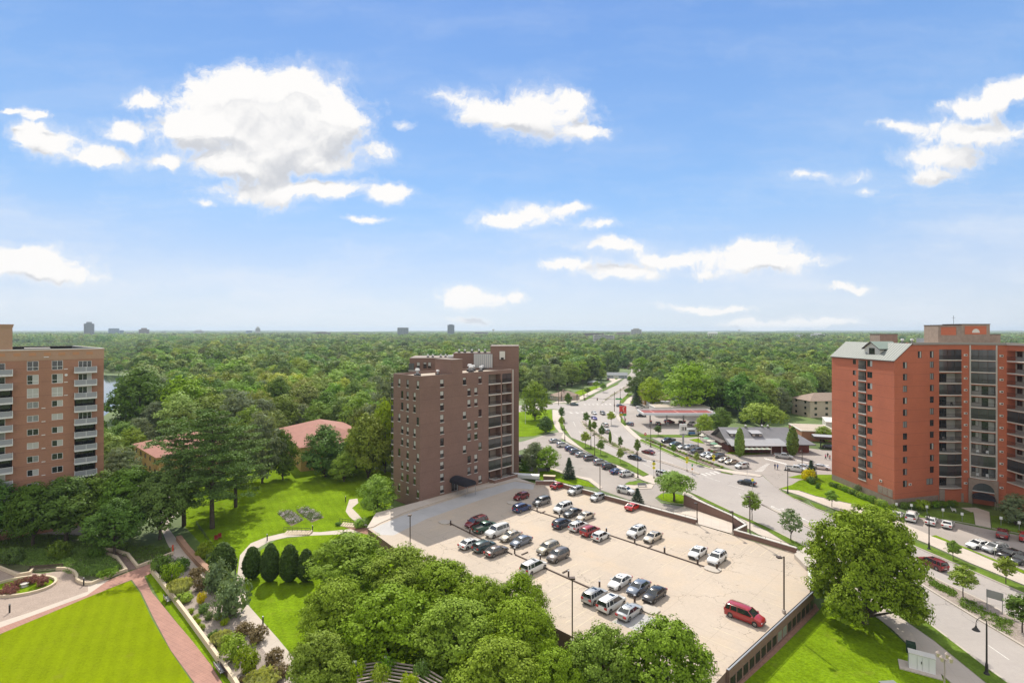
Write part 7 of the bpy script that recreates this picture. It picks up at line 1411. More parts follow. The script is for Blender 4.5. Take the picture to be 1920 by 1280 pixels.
TREES = {
 'near': [broad(1 + i, 9, 4.4, .06, 22, 30, 60, .70, .225, ('grove', 'grove', 'grove')[i], trunk_r=.16, lim=12) for i in range(3)],
 'big': [broad(21, 17, 8.6, .05, 34, 30, 70, 1.0, .32, 'maple', trunk_r=.42, name='maple', br=.27, lim=18, prof=(lambda t: math.sin(math.pi * min(1, .27 + t * .62)) ** .55))],
 'dark': [broad(31 + i, 12, 5.2, .14, 19, 30, 54, .95, .31, 'dark', trunk_r=.26) for i in range(3)],
 'mid': [broad(41 + i, 15, 5.8, .10, 17, 15, 44, 1.25, .46, 'forest', trunk_r=.28, prof=(lambda t: math.sin(math.pi * min(1, .22 + t * .72)) ** .6)) for i in range(5)],
 'midb': [broad(51 + i, 14, 5.6, .03, 19, 20, 40, 1.1, .40, ('bright', 'dark', 'grey')[i], trunk_r=.28) for i in range(3)],
 'street': [broad(61 + i, 6, 1.9, .32, 10, 16, 34, .42, .20, ('mid', 'bright', 'dark')[i], trunk_r=.07, lim=6) for i in range(3)],
 'loose': [broad(66, 6, 2.4, .25, 14, 9, 30, .42, .20, 'olive', trunk_r=.07, lim=10)],
 'round': [broad(71, 7.4, 4.4, .30, 15, 26, 46, .8, .28, 'mid', trunk_r=.24)],
 'willow': [broad(75, 9, 7, .1, 18, 24, 30, 1.0, .42, 'bright', trunk_r=.3)],
 'column': [egg(81 + i, 6, 1.1, 'mid', .26, 3500, 'columnar_tree') for i in range(2)],
 'yew': [egg(85 + i, 6, 1.80, 'yew', .25, 9000, 'conifer') for i in range(2)],
 'spruce': [conifer(91 + i) for i in range(2)], 'pine': [pine(95 + i) for i in range(2)],
}
DIM = dict(near=(9, 4.4), big=(17, 9.5), dark=(12, 5.2), mid=(15, 5.8), midb=(14, 5.6), street=(6, 1.9), loose=(6, 2.4), round=(7.4, 4.4), willow=(9, 7), column=(6, 1.15), yew=(6, 1.95), spruce=(8, 2.0), pine=(24, 7.0))
TAKEN = []
NMS = dict(pine='pine_tree', spruce='spruce_tree', yew='columnar_conifer', column='columnar_tree', street='street_tree', loose='street_tree', near='deciduous_tree', big='deciduous_tree', dark='deciduous_tree', mid='forest_tree', midb='deciduous_tree', round='deciduous_tree', willow='willow_tree')
def put_tree(kind, var, p, h, r, label, group=None, rz=None):
    tm, cm = TREES[kind][var % len(TREES[kind])]; H0, R0_ = DIM[kind]; t = empty(NMS[kind], tuple(p), rnd.uniform(0, 6.28) if rz is None else rz); t.scale = (r / R0_, r / R0_, h / H0)
    link('trunk', tm, t); link('crown', cm, t); TAKEN.append((p[0], p[1], r)); return tag(t, label, 'tree', group)
def TB(kind, var, cx, yb, yt, w_, label, group=None, z=0.):
    p = G(cx, yb, z); Y = p.y; h = CZ - (yt - HZ) * Y / F - z; return put_tree(kind, var, p, max(1.0, h), w_ / 2 * Y / F, label, group)
def TT(kind, var, cx, yt, w_, h, label, group=None):
    Y = F * (CZ - h) / (yt - HZ); return put_tree(kind, var, Vector(((cx - CX) / F * Y, Y, 0)), h, w_ / 2 * Y / F, label, group)
# grove below the deck
gl = 'leafy tree of the grove below the deck, '
for i, (cx, yt, w_, h, lb) in enumerate(((655, 1000, 160, 9, 'upper left crown beside the conifer row'), (755, 1022, 150, 9, 'crown touching the left deck lamp'), (835, 1052, 150, 8.6, 'crown in the middle of the deck edge'), (905, 1080, 120, 8.2, 'crown below the near parked sedans'), (975, 1070, 105, 8.4, 'crown in front of the white minivan'), (630, 1085, 150, 9, 'lower left crown over the lawn'),
    (730, 1100, 190, 9.4, 'big crown left of the pergola'), (850, 1120, 180, 9, 'crown above the pergola posts'), (975, 1120, 165, 9.4, 'crown right of centre beside the near lamp'), (600, 1185, 130, 7.5, 'lowest crown left of the pergola'), (935, 1195, 180, 8.5, 'lowest crown right of the pergola'), (1040, 1215, 120, 7.5, 'small crown below the near lamp'),
    (1130, 1172, 150, 8.6, 'crown right of the near deck lamp'))): TT('near', i, cx, yt, w_, h, gl + lb, 'grove of trees below the deck')
TT('near', 2, 1250, 1158, 185, 10.5, 'round tree with yellow tinged crown before the near parked cars'); 
TT('big', 0, 1622, 946, 228, 17, 'very large bright green maple between deck corner and avenue')
for i, (cx, yt, w_, h, lb) in enumerate(((-5, 900, 120, 12.5, 'first dark tree at the left photo edge below the tan tower'), (62, 903, 100, 12.5, 'second dark tree below the tan tower'), (125, 893, 130, 13, 'third dark tree below the tan tower balconies'), (190, 885, 115, 13, 'fourth dark tree at the corner of the tan tower'), (250, 872, 130, 14.5, 'fifth dark tree in the row left of the pines'), (300, 885, 110, 13.5, 'sixth dark tree beside the shaded path'),
    (215, 935, 100, 10.5, 'lower dark tree in front of the row'))): TT('dark', i, cx, yt, w_, h, lb, 'row of dark trees below the tan tower')
for i, (cx, yb, yt, w_, lb) in enumerate(((398, 990, 768, 128, 'tallest white pine with twin trunks left of the lawn'), (345, 985, 800, 112, 'white pine left of the tallest one, over the terracotta roof'), (442, 950, 800, 96, 'white pine right of the tallest one by the lawn'))): TB('pine', i, cx, yb, yt, w_, lb, 'pines left of the lawn')
for i, (cx, yb, yt, w_, lb) in enumerate(((418, 1080, 1018, 48, 'rounded conifer left of the garden path gate'), (473, 1084, 1026, 37, 'conifer first right of the garden path'), (507, 1090, 1020, 37, 'second conifer right of the garden path'), (543, 1090, 1022, 40, 'third conifer right of the garden path'), (574, 1090, 1030, 36, 'fourth conifer, partly behind the grove'))): TB('yew', i, cx, yb, yt, w_, lb, 'conifer row on the lawn')
for a_ in (('midb', 0, 708, 966, 888, 78, 'bright spreading tree at the left foot of the brown tower'), ('midb', 1, 610, 893, 797, 92, 'dark round tree before the ochre house'), ('midb', 0, 690, 895, 770, 95, 'tall yellow green tree touching the brown tower'), ('midb', 0, 645, 902, 845, 58, 'small bright tree between dark round tree and brown tower'), ('midb', 0, 722, 885, 742, 60, 'bright tall tree squeezed against the brown tower balconies'), ('midb', 0, 668, 880, 800, 60, 'bright tree behind the small bright one by the ochre house'), ('midb', 2, 455, 900, 800, 70, 'grey green tree behind the right pine'), ('midb', 0, 470, 860, 758, 80, 'broad bright tree behind the pines'), ('midb', 1, 415, 850, 780, 70, 'dark tree behind the tallest pine'), ('midb', 2, 492, 905, 770, 85, 'tall grey green tree left of the ochre house'), ('midb', 1, 530, 898, 805, 60, 'dark tree beside the grey green one left of the ochre house'),
    ('midb', 2, 562, 812, 757, 54, 'pale tree top behind the ochre house roof'), ('midb', 2, 735, 860, 700, 110, 'grey green wide tree behind the brown tower left side'), ('midb', 0, 1003, 787, 712, 62, 'bright tree on the lawn right of the brown tower'), ('midb', 1, 1023, 811, 780, 34, 'small tree by the side drive'), ('midb', 2, 1002, 880, 828, 52, 'maple behind the maple beside the tower awning'), ('midb', 0, 1027, 884, 834, 50, 'maple with several stems at the street-side parking'),
    ('spruce', 0, 1067, 897, 857, 31, 'dark green spruce at the street-side parking lawn'), ('spruce', 1, 1195, 943, 914, 27, 'small spruce behind the bright red coupe'), ('round', 0, 1264, 941, 885, 76, 'round tree on the island at the deck ramp'),
    ('street', 2, 1053, 790, 762, 15, 'young tree at the left junction corner'), ('street', 1, 1053, 803, 780, 14, 'young tree below the junction corner tree'), ('street', 1, 1098, 838, 808, 21, 'first young tree on the near verge'), ('street', 0, 1126, 852, 823, 19, 'second young tree on the near verge'), ('street', 1, 1163, 868, 839, 17, 'third young tree on the near verge'),
    ('street', 2, 1099, 797, 772, 17, 'first tree of the planted median'), ('column', 0, 1106, 806, 786, 6, 'thin columnar tree in the median near its tip'), ('street', 0, 1114, 812, 789, 13, 'second round tree of the planted median'), ('street', 2, 1128, 825, 797, 14, 'third tree of the planted median beside the white suv'), ('column', 1, 1144, 831, 808, 6, 'slim dark columnar tree in the median'), ('street', 2, 1163, 845, 817, 12, 'fourth tree of the planted median'), ('street', 0, 1195, 858, 822, 15, 'last tree of the planted median above the maroon car'),
    ('street', 1, 1146, 796, 770, 18, 'young tree on the far kerb before the price sign'), ('street', 0, 1263, 853, 833, 13, 'young tree before the first cafe row cars'), ('street', 1, 1306, 871, 847, 14, 'pale young tree in the bed before the dark grey suv'), ('street', 1, 1410, 976, 920, 36, 'slim street tree beyond the right part of the parapet'), ('loose', 0, 1483, 1014, 953, 56, 'grey green airy street tree left of the big maple'),
    ('street', 0, 1560, 951, 918, 28, 'small tree on the pavement lawn beside the red tower'), ('street', 0, 1787, 1052, 1012, 28, 'thin young tree on the far verge'), ('street', 1, 1806, 1122, 1058, 50, 'young bright tree in the lower median'), ('street', 1, 1886, 1095, 1042, 38, 'yellowish young tree on the far verge'), ('street', 2, 1917, 1187, 1115, 62, 'dark young tree in the median at the right edge'),
    ('column', 0, 1387, 856, 803, 18, 'columnar tree before the cafe, left one'), ('column', 1, 1486, 854, 800, 21, 'columnar tree before the cafe, right one'), ('spruce', 1, 1521, 896, 862, 26, 'small spruce beside the yellow bush'), ('street', 2, 1234, 817, 797, 18, 'small dark tree on the strip before the fuel canopy'), ('midb', 0, 1321, 816, 774, 36, 'bright tree at the right end of the fuel canopy'), ('midb', 1, 1352, 808, 764, 46, 'dark tree behind the cafe pergola'),
    ('willow', 0, 1428, 803, 756, 92, 'wide pale willow behind the cafe roof'), ('midb', 1, 1473, 772, 713, 54, 'dark round tree in the park left of the buff apartments'), ('spruce', 0, 1194, 760, 722, 26, 'dark spruce at the far junction corner'), ('spruce', 1, 1322, 775, 722, 26, 'brownish spruce behind the fuel station'), ('spruce', 0, 1394, 792, 741, 28, 'grey spruce left of the willow'), ('midb', 0, 1545, 829, 797, 36, 'bushy tree right of the flat orange shop'),
    ('midb', 0, 1222, 762, 705, 60, 'tree before the yellow brown gabled house'), ('midb', 0, 1290, 775, 675, 112, 'tallest broad tree behind the fuel station'), ('midb', 1, 1345, 772, 705, 80, 'dark broad tree right behind the fuel station'), ('midb', 1, 1193, 742, 706, 40, 'dark tree at the inner bend of the avenue'), ('street', 0, 1177, 741, 727, 16, 'young tree on the upper right verge'), ('street', 0, 1131, 735, 718, 14, 'small tree on the upper left pavement'),
    ('midb', 0, 1202, 706, 668, 40, 'large tree right of the avenue bend'), ('midb', 1, 1214, 728, 692, 40, 'dark tree on the right of the upper avenue'), ('midb', 1, 1150, 701, 680, 26, 'dark tree behind the blue bungalow'), ('midb', 0, 1127, 712, 690, 26, 'tree at the left end of the blue bungalow'), ('street', 0, 1180, 720, 704, 12, 'small street tree in the upper median'),
    ('midb', 0, 1206, 721, 703, 24, 'bright tree over the upper right pavement'), ('street', 1, 1118, 729, 714, 15, 'young tree on the lawn before the grey shed'), ('street', 0, 1101, 741, 726, 15, 'young tree beside the upper left pavement'), ('midb', 1, 1168, 690, 668, 30, 'dark tree behind the brown low building'), ('street', 0, 1196, 712, 697, 12, 'small tree at the far right kerb before the bend'), ('midb', 2, 1905, 985, 925, 62, 'tree in the shade right of the tower entrance'), ('midb', 1, 1065, 757, 736, 16, 'round bush tree before the tan bungalow'), ('midb', 0, 245, 860, 800, 60, 'bright tree left of the terracotta roofed house'), ('midb', 2, 225, 905, 838, 70, 'grey green tree at the right corner of the tan tower'), ('midb', 1, 262, 818, 690, 118, 'very tall tree by the lake, left of two'), ('midb', 0, 345, 815, 700, 112, 'very tall tree by the lake, right of two')): TB(*a_)

# shrubs -----------------------------------------------------------------------------------------------
SH = {k: [shrub_mesh(101 + i * 7 + j, k, name='foliage') for j in range(2)] for i, k in enumerate(('mid', 'bright', 'dark', 'olive', 'lime', 'yellow', 'brown', 'pink', 'grey'))}
SH['reed'] = [shrub_mesh(190, 'reed', up=True, name='foliage', n=2200, leaf=.16)]
SH['tuft'] = [shrub_mesh(191, 'lime', up=True, name='foliage', n=500, leaf=.13)]
def shrub(m, cx, yb, yt, w_, label, group=None, z=0.):
    p = G(cx, yb, z); r = w_ / 2 * p.y / F; p = p + Vector((p.x, p.y, 0)).normalized() * r * .75; Y = p.y; h = max(.3, CZ - z - (yt - HZ) * Y / F); me = SH[m][rnd.randrange(len(SH[m]))]; o = link('shrub', me, None, tuple(p), rnd.uniform(0, 6.28)); r = w_ / 2 * Y / F; o.scale = (r, r, h / 1.05); return tag(o, label, 'shrub', group)
for a_ in (('bright', 441, 1246, 1194, 56, 'round green bush in the bed, upper of two large ones'), ('bright', 466, 1268, 1218, 50, 'round green bush in the bed, lower of two large ones'), ('brown', 458, 1196, 1166, 38, 'brown bush beside the tiled path, upper left of four'), ('brown', 481, 1210, 1178, 42, 'brown bush touching the tiled path above the green ones'), ('brown', 511, 1250, 1220, 40, 'brown bush right of the lower green bush'), ('brown', 528, 1276, 1246, 40, 'brown bush lowest beside the tiled path'),
    ('olive', 430, 1168, 1090, 78, 'large grey green shrub at the tiled path'), ('olive', 404, 1118, 1056, 54, 'grey green shrub above the larger one'), ('yellow', 377, 1133, 1110, 19, 'small bright yellow bush in the bed'), ('reed', 338, 1120, 1085, 42, 'pale ornamental grass clump by the cream wall'), ('bright', 347, 1134, 1113, 34, 'low clipped green bush below the pale grass'), ('bright', 322, 1096, 1056, 42, 'bright green bush near the upper end of the wall'),
    ('dark', 306, 1078, 1042, 44, 'dark green bush at the brick crossing'), ('dark', 342, 1074, 1046, 32, 'dark bush beside the shaded path'), ('brown', 368, 1088, 1064, 32, 'brown bush by the shaded path, upper'), ('brown', 376, 1110, 1082, 30, 'brown bush by the shaded path, lower'), ('dark', 381, 1152, 1134, 24, 'dark small bush in the gravel, upper'), ('dark', 391, 1164, 1148, 20, 'dark small bush in the gravel, lower'), ('lime', 409, 1164, 1148, 20, 'lime bush under the large grey green shrub'), ('lime', 420, 1174, 1160, 18, 'second lime bush under the large grey green shrub'),
    ('lime', 358, 1152, 1141, 13, 'tiny lime plant in the gravel, first'), ('lime', 366, 1164, 1152, 14, 'tiny lime plant in the gravel, second'), ('lime', 372, 1172, 1160, 14, 'tiny lime plant in the gravel, third'), ('lime', 379, 1183, 1170, 14, 'tiny lime plant in the gravel, fourth'), ('reed', 416, 1216, 1184, 38, 'tall pale grass above the green bushes'), ('dark', 398, 1202, 1184, 26, 'dark bush left of the tall pale grass'), ('reed', 492, 1300, 1262, 64, 'pale grass at the bottom edge of the bed'), ('brown', 455, 1280, 1268, 20, 'small brown bush at the bottom of the bed'),
    ('bright', 380, 1050, 1020, 34, 'green bush beside the iron fence'), ('bright', 393, 1064, 1046, 22, 'lime bush at the end of the terracotta wall'), ('bright', 675, 992, 972, 30, 'rounded bush at the left corner of the deck apron'), ('dark', 634, 986, 978, 14, 'small bush on the red mulch by the steps'), ('pink', 78, 1101, 1079, 26, 'flowering bush of the round bed, right end'), ('pink', 60, 1096, 1079, 18, 'flowering bush of the round bed, second from right'), ('pink', 46, 1097, 1082, 16, 'flowering bush of the round bed, third from right'),
    ('pink', 30, 1103, 1087, 18, 'flowering bush of the round bed, fourth from right'), ('pink', 14, 1112, 1095, 20, 'flowering bush of the round bed, fifth from right'), ('pink', 22, 1118, 1101, 22, 'flowering bush of the round bed, nearest one'), ('pink', 3, 1119, 1104, 20, 'flowering bush of the round bed at the photo edge'), ('dark', 115, 1052, 1016, 44, 'large dark bush in the shaded bed'), ('dark', 28, 1060, 1026, 40, 'dark bush in the bed left of the bench'), ('dark', 180, 1050, 1020, 34, 'dark bush by the dark brick path'), ('mid', 200, 1086, 1066, 40, 'flowering green bush behind the curved cream wall'),
    ('dark', 30, 1012, 978, 46, 'clipped dark round bush beside the left street'), ('yellow', 1514, 903, 880, 27, 'bright yellow bush beside the red tower corner'), ('dark', 1521, 907, 893, 20, 'dark bush below the yellow one'), ('dark', 1522, 909.0, 898, 11, 'small dark conifer shrub on the lawn, left'), ('dark', 1533, 917, 906, 11, 'small dark conifer shrub on the lawn, right'), ('grey', 1607, 923, 908, 15, 'grey clipped ball bush under the tower balconies'), ('bright', 1727, 958, 937, 26, 'green bush at the tower wall beside the first parking sign'),
    ('dark', 991, 874, 859, 28, 'clipped dark hedge bush behind the trailer, upper'), ('dark', 985, 886, 872, 26, 'clipped dark hedge bush behind the trailer, lower'), ('bright', 1102, 780 - 0, 768, 1, 'x') if False else ('bright', 1005, 889, 876, 10, 'tiny lime bush beside the tower walk')): shrub(*a_)
for i in range(14): t_i = i / 13; shrub(('mid', 'dark', 'bright', 'mid')[i % 4], 1560 + 110 * t_i + (i % 3) * 2, 913 + 47 * t_i, 903 + 42 * t_i, 14 + (i % 3) * 3, NTH[i] + ' bush from the left along the left foot of the red tower', 'bushes along the red tower foot')
for i in range(11): shrub(('mid', 'dark')[i % 2], 1697 + i * 9, 955 - i * .4, 942 - i * .4, 18, NTH[i] + ' bush from the left at the front foot of the red tower', 'bushes at the front foot of the red tower')
for i in range(26): q = i / 25; shrub(('mid', 'lime', 'brown', 'mid')[i % 4], 1213 + 140 * q, 826.5 + 51 * q, 822 + 51 * q, 8, NTH[i] + ' small bush from the left in the strip before the cafe cars', 'bushes in the strip before the cafe cars')
for i in range(8): shrub(('pink', 'mid')[i % 2], 1330 + i * 5, 846 + i * 2.0, 841 + i * 2.0, 8, NTH[i] + ' terrace bush from the left below the slatted pergola', 'terrace bushes of the cafe')
for i, (x, y) in enumerate(((664, 1262), (720, 1252), (712, 1275), (792, 1262), (772, 1285), (846, 1285))):
    g = G(x, y, 3.0); o = link('climbing_vine', SH[('lime', 'mid')[i % 2]][0], None, (g.x, g.y, 1.4), i); o.scale = (1.25, 1.25, 2.6); tag(o, 'leafy vine on a white pergola post, ' + ('leftmost', 'second, upper', 'second, lower', 'third, upper', 'third, lower', 'rightmost')[i], 'vine')
for a_ in ((405, 1013, 'dark red lawn chair under the pines, left'), (412, 1009, 'dark red lawn chair under the pines, right')):
    t = empty('lawn_chair', tuple(G(a_[0], a_[1])), R(30)); b = MB(); M_RC = mat('dark_red_chair', (.22, .02, .02)); b.box(-.32, .32, -.3, .3, .32, .37, M_RC); b.build('seat', t); b = MB(); b.box(-.32, .32, .3, .34, .3, 1.0, M_RC); b.build('backrest', t); b = MB(); [b.box(x, x + .05, y, y + .05, 0, .32, M_RC) for x in (-.3, .25) for y in (-.28, .2)]; b.build('legs', t); tag(t, a_[2], 'chair')
# ground plants that nobody could count
def scatter(name, polys, n, size, h, m, label=None, z=.02):
    rng = np.random.default_rng(len(name) + n); P, N_ = [], []
    for poly in polys:
        W_ = [G(*p) for p in poly]; xs, ys = [p.x for p in W_], [p.y for p in W_]; k = 0
        while k < n:
            x, y = rng.uniform(min(xs), max(xs)), rng.uniform(min(ys), max(ys))
            if pip(x, y, [(p.x, p.y) for p in W_]): P.append((x, y, z)); k += 1
    C_ = np.array(P); nl = 26; o = rng.normal(size=(len(C_), nl, 3)) * np.array([size, size, h * .4]); o[..., 2] = np.abs(o[..., 2]); Q_ = (C_[:, None] + o).reshape(-1, 3); Nn = unit(rng.normal(size=Q_.shape) + np.array([0, 0, .5]))
    return tag(link(name, quads_mesh(name, Q_, Nn, .16, LF[m], rng, 1.4)), kind='stuff')
def pip(x, y, poly):
    c = False; j = len(poly) - 1
    for i in range(len(poly)):
        (xi, yi), (xj, yj) = poly[i], poly[j]
        if (yi > y) != (yj > y) and x < (xj - xi) * (y - yi) / (yj - yi) + xi: c = not c
        j = i
    return c
scatter('median_grasses', [[(1744, 1086), (1790, 1110), (1790, 1122), (1744, 1098)], [(1800, 1118), (1895, 1166), (1890, 1192), (1800, 1136)]], 85, .26, .30, 'mid', z=.16)
scatter('bed_plants', [[(0, 1030), (190, 1030), (225, 1062), (205, 1078), (150, 1080), (100, 1060), (0, 1055)]], 900, .35, .5, 'mid')
scatter('ground_ivy', [[(-80, 1005), (120, 1003), (325, 1030), (258, 1058), (235, 1035), (60, 1030), (-80, 1050)]], 900, .4, .4, 'dark')
scatter('flower_plants', [[(523, 961), (545, 957), (568, 974), (545, 984)]], 110, .3, .5, 'grey'); scatter('meadow_flowers', [[(558, 956), (575, 951), (606, 969), (583, 977)]], 110, .3, .55, 'olive')
scatter('median_plants', [[(1090, 791), (1132, 822), (1180, 845), (1205, 856), (1172, 848), (1132, 829), (1096, 800)]], 120, .3, .4, 'mid', z=.16); scatter('median_shrubs', [[(1130, 755), (1180, 722), (1190, 712), (1177, 723), (1140, 745)]], 60, .4, .5, 'mid', z=.16)
scatter('flower_heads', [[(523, 961), (545, 957), (568, 974), (545, 984)], [(558, 956), (575, 951), (606, 969), (583, 977)]], 45, .22, .75, 'blossom'); patch('flower_ground', [(521, 961), (545, 956), (570, 974), (546, 986)], M_MULCH, z=.003); patch('flower_ground', [(556, 956), (575, 950), (608, 969), (584, 979)], M_MULCH, z=.003)

# the lake, then the woods ------------------------------------------------------------------------------
lake = [(60, 800), (60, 702), (195, 703), (234, 704.5), (246, 712), (244, 726), (236, 742), (222, 760), (180, 790)]
M_WATER = mat('lake_water', (.05, .065, .06), rough=.06, spec=1.0); patch('lake', lake, M_WATER, z=.0)
Lp = [(-400, 672), (975, 672), (975, 742), (735, 742), (735, 868), (668, 868), (655, 845), (640, 830), (480, 836), (470, 868), (395, 868), (380, 850), (300, 838), (250, 872), (195, 890), (-400, 890)]
Mp = [(975, 672), (1112, 672), (1150, 684), (1164, 690), (1146, 696), (1122, 702), (1113, 719), (1085, 727), (1068, 729), (1040, 732), (1015, 748), (975, 745)]
Rp = [(1130, 672), (1570, 672), (1570, 742), (1522, 742), (1506, 778), (1440, 786), (1400, 788), (1360, 782), (1335, 772), (1262, 758), (1234, 746), (1218, 716), (1215, 690), (1180, 678)]
Hs = [(1395, 706), (1466, 715), (1370, 689), (1480, 692), (1345, 738), (1318, 683)]
def zone(px, py):
    if pip(px, py, [(150, 820), (150, 699), (200, 699), (246, 702), (262, 720), (262, 760), (250, 828)]): return None
    if py < 672:
        if pip(px, py, [(1090, 634), (1101, 634), (1128, 656), (1136, 668), (1122, 668), (1108, 655)]): return None
        return 'far'
    if pip(px, py, Lp): return 'left'
    if pip(px, py, Mp): return 'middle'
    if pip(px, py, Rp):
        if any(abs(px - hx - 8) < 15 and -4 < py - hy < 13 for hx, hy in Hs): return None
        return 'right'
    return None
for nm_ in [o for o in C.objects if o.name.startswith(('villa', 'garden_apart', 'gabled', 'bungalow', 'low_shop', 'garden_shed'))]:
    q_, r_ = ((9, 11, 0), 19) if nm_.name[0] == 'v' else ((17, 7, 0), 20) if nm_.name[:8] == 'garden_a' else ((7, 5, 0), 11); c_ = nm_.matrix_basis @ Vector(q_); TAKEN.insert(0, (c_.x, c_.y, r_))
rng = np.random.default_rng(5); cand = []
CELL = 11.2; R1_ = 1500.
for iy in range(int(130 / CELL), int(R1_ / CELL)):
    y0 = iy * CELL; xm = y0 * 1.06 + 60
    for ix in range(int(-xm / CELL), int(xm / CELL) + 1):
        cell = CELL; x, y = (ix + rng.uniform(-.42, .42)) * cell, y0 + rng.uniform(-.42, .42) * cell
        if y > 420 and rng.uniform() < .22: continue
        px, py = CX + F * x / y, HZ + F * CZ / y; zn = zone(px, py)
        if zn is None: continue
        if zn != 'far' and any((x - a) ** 2 + (y - c) ** 2 < (r * .8) ** 2 for a, c, r in TAKEN): continue
        clump = .5 + .5 * math.sin(x * .021 + 1.3 * math.sin(y * .017)) * math.sin(y * .026 + 2)
        h = rng.uniform(11, 16.5) + 8 * clump * rng.uniform(.5, 1.15)
        if rng.uniform() < .08: h *= 1.22
        if zn == 'right': h *= .92
        if px < 262: h = min(h, 9 + rng.uniform(0, 3))
        cand.append((math.hypot(x, y), x, y, h, h * rng.uniform(.38, .50), zn, int(rng.integers(0, 5)), rng.uniform(0, 6.28)))
vis = lambda c: 192 < CX + F * c[1] / c[2] < 728 or 975 < CX + F * c[1] / c[2] < 1565
cand.sort(key=lambda c: (not vis(c), c[0]))
LAB = dict(left='leafy tree of the dense wood between tan tower and brown tower', middle='leafy tree of the wood between brown tower and avenue', right='leafy tree of the wood behind fuel station and cafe', far='leafy tree of the distant woods')
def wlab(x, y, h, zn):
    px, py = CX + F * x / y, HZ + F * CZ / y; sz = 'tall' if h > 19 else 'middling' if h > 15.5 else 'low'
    if zn == 'left':
        a = ('by the lake beside the tan tower' if px < 300 else 'behind the left terracotta roof and pines' if px < 420 else 'left of the pale roof ridge' if px < 500 else 'behind the right terracotta roof' if px < 610 else 'right of the terracotta roof' if px < 690 else 'just left of the brown tower' if px < 745 else 'hidden behind the brown tower')
        d_ = 'front row' if y < 215 else 'second row' if y < 262 else 'third row' if y < 310 else 'back row'
        return f'{sz} leafy tree of the left wood, {d_}, {a}'
    if zn == 'middle': return f'{sz} leafy tree right of the brown tower, ' + ('behind the lawn' if px < 1030 else 'behind the tan bungalow' if px < 1085 else 'beside the grey shed')
    a = 'behind the fuel station' if px < 1340 else 'left of the willow' if px < 1400 else 'above the cafe roof' if px < 1480 else 'left of the buff apartments'
    return f'{sz} leafy tree of the right wood, ' + ('front row, ' if y < 290 else 'second row, ' if y < 340 else 'back row, ') + a
for (d, x, y, h, r, zn, k, rz) in cand[:292]: put_tree(*(('midb', 1 + (k + int(y)) % 2) if (int(x * 3) + int(y)) % 6 == 0 else ('mid', k)), Vector((x, y, 0)), h, r, wlab(x, y, h, zn), 'trees of the ' + zn + ' wood', rz)
# the rest of the woods: one object that instances its kinds of trees over points
def merged(pair, name):
    bm = bmesh.new(); 
    for me in pair: bm.from_mesh(me)
    me = bpy.data.meshes.new(name); bm.to_mesh(me); bm.free(); me.materials.append(pair[1].materials[0]); return me
kinds = bpy.data.collections.new('tree_kinds')
for i in range(6):
    tm, cm = broad(201 + i, 15, 5.9, .10, 13, 13, 17, 1.5, .95, ('forest', 'forest', 'forest', 'mid', 'dark', 'forest')[i], trunk_r=.3, prof=(lambda t: math.sin(math.pi * min(1, .24 + t * .70)) ** .6)); kinds.objects.link(bpy.data.objects.new('wood_%d' % i, cm))
patches = bpy.data.collections.new('wood_patches')
for i in range(4):
    rg = np.random.default_rng(301 + i); bl = [(rg.uniform(-32, 32), rg.uniform(-32, 32), rg.uniform(3, 13), rg.uniform(5, 10)) for _ in range(34)]; P, Nn, S_ = crown_pts(rg, bl, 14, 12, 2.6, .7, -.1, .16); patches.objects.link(bpy.data.objects.new('patch_%d' % i, quads_mesh('patch', P, Nn, 2.2 * S_, LF['forest'], rg)))
def gn_scatter(name, pts, scl, rot, idx, coll):
    me = bpy.data.meshes.new(name); n = len(pts); me.vertices.add(n); me.vertices.foreach_set('co', np.array(pts, np.float32).ravel())
    for nm, tp, arr in (('scl', 'FLOAT_VECTOR', scl), ('rot', 'FLOAT', rot), ('kind_index', 'INT', idx)):
        a = me.attributes.new(nm, tp, 'POINT'); a.data.foreach_set('vector' if tp == 'FLOAT_VECTOR' else 'value', np.array(arr, np.int32 if tp == 'INT' else np.float32).ravel())
    o = link(name, me); ng = bpy.data.node_groups.new(name, 'GeometryNodeTree'); ng.interface.new_socket('Geometry', in_out='INPUT', socket_type='NodeSocketGeometry'); ng.interface.new_socket('Geometry', in_out='OUTPUT', socket_type='NodeSocketGeometry')
    N_ = ng.nodes; gi, go = N_.new('NodeGroupInput'), N_.new('NodeGroupOutput'); ip = N_.new('GeometryNodeInstanceOnPoints'); ci = N_.new('GeometryNodeCollectionInfo'); ci.inputs['Collection'].default_value = coll; ci.inputs['Separate Children'].default_value = True; ci.inputs['Reset Children'].default_value = True
    def at(nm, tp): a = N_.new('GeometryNodeInputNamedAttribute'); a.data_type = tp; a.inputs['Name'].default_value = nm; return a.outputs[0]
    cx = N_.new('ShaderNodeCombineXYZ'); L = ng.links; L.new(at('rot', 'FLOAT'), cx.inputs[2]); L.new(gi.outputs[0], ip.inputs['Points']); L.new(ci.outputs[0], ip.inputs['Instance']); ip.inputs['Pick Instance'].default_value = True
    L.new(at('kind_index', 'INT'), ip.inputs['Instance Index']); L.new(cx.outputs[0], ip.inputs['Rotation']); L.new(at('scl', 'FLOAT_VECTOR'), ip.inputs['Scale']); L.new(ip.outputs[0], go.inputs[0]); md = o.modifiers.new('scatter', 'NODES'); md.node_group = ng; return tag(o, kind='stuff')
rest = cand[292:]
gn_scatter('woods', [(c[1], c[2], 0) for c in rest], [(c[4] / 5.9, c[4] / 5.9, c[3] / 15) for c in rest], [c[7] for c in rest], [int(c[1] * 7 + c[2] * 3) % 6 for c in rest], kinds)
pts, scl, rot, idx = [], [], [], []; y = R1_ + 20
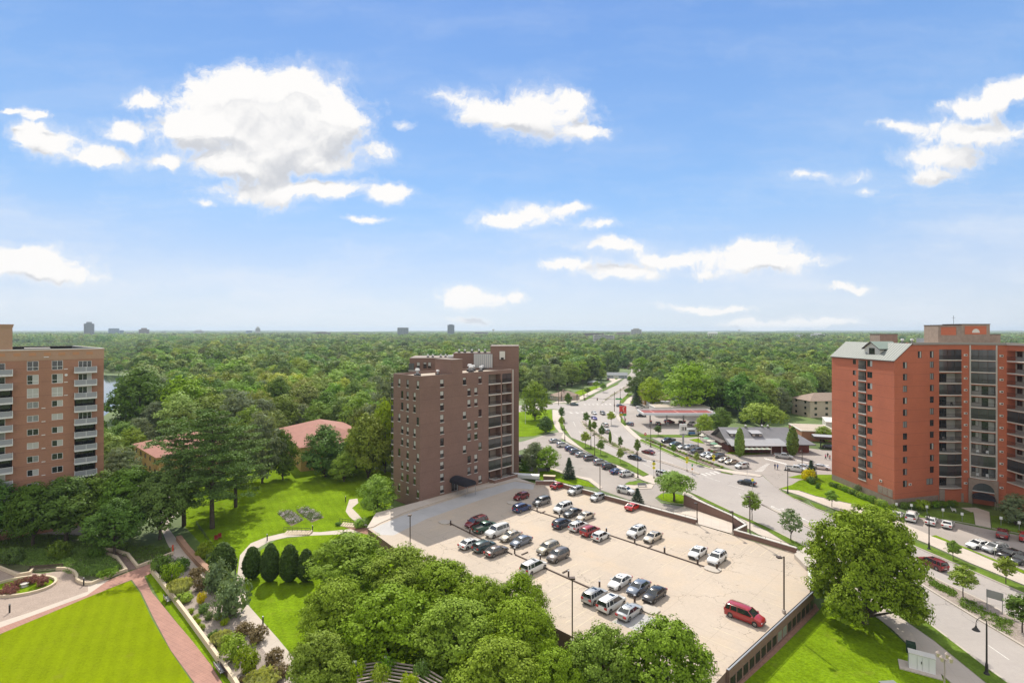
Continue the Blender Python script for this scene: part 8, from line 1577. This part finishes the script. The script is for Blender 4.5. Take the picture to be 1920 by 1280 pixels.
while y < 11500:
    step = 56; xm = y * 1.02 + 60; x = -xm
    while x < xm:
        px, py = CX + F * x / y, HZ + F * CZ / y
        if zone(px, py) and not (1094 < px < 1101 and y < 2500):
            z = 0.; ridge = max(0, (y - 6500) / 4500) * (14 + 10 * math.sin(x * .0009 + 1) + 8 * math.sin(x * .0023)); pts.append((x + rng.uniform(-9, 9), y + rng.uniform(-9, 9), z - 1 + ridge)); s_ = rng.uniform(1.0, 1.25); scl.append((s_, s_, rng.uniform(.85, 1.5))); rot.append(int(rng.integers(0, 4)) * math.pi / 2 + rng.uniform(-.2, .2)); idx.append(int(rng.integers(0, 4)))
        x += step * (1 if y < 5000 else 1.15)
    y += step * (1 if y < 4000 else 1.5 if y < 7000 else 2.6)
gn_scatter('distant_woods', pts, scl, rot, idx, patches)
# low wooded ridges on the horizon
b = MB(); n = 90; Yr = 10800
for i in range(n):
    x0, x1 = -11500 + 23000 * i / n, -11500 + 23000 * (i + 1) / n; hh = lambda x: 34 + 12 * math.sin(x * .0011 + 2) + 9 * math.sin(x * .0031) + 5 * math.sin(x * .0083)
    b.face([(x0, Yr, 0), (x1, Yr, 0), (x1, Yr + 500, hh(x1)), (x0, Yr + 500, hh(x0))], M_HILL if 'M_HILL' in globals() else mat('wooded_hill', (.05, .09, .03), var=.3, vscale=.01)); b.face([(x0, Yr + 500, hh(x0)), (x1, Yr + 500, hh(x1)), (x1, Yr + 1500, 0), (x0, Yr + 1500, 0)], mat('wooded_hill', (.05, .09, .03)))
tag(b.build('hills'), kind='structure')
# ------------------------------------------------------------------ air
HZD = 9.0e-5
b = MB(); b.box(-12900, 12900, -290, 12950, -1.1, 112, None); hz_m = bpy.data.materials.new('haze'); hz_m.use_nodes = True; n = NT(hz_m.node_tree); n.n.clear()
pv = n.node('ShaderNodeVolumePrincipled'); pv.inputs['Color'].default_value = (.72, .86, 1.0, 1); pv.inputs['Density'].default_value = HZD; pv.inputs['Anisotropy'].default_value = .2
ot = n.node('ShaderNodeOutputMaterial'); n.l.new(pv.outputs[0], ot.inputs['Volume']); b.ms = [hz_m]; o = b.build('haze'); tag(o, kind='stuff')
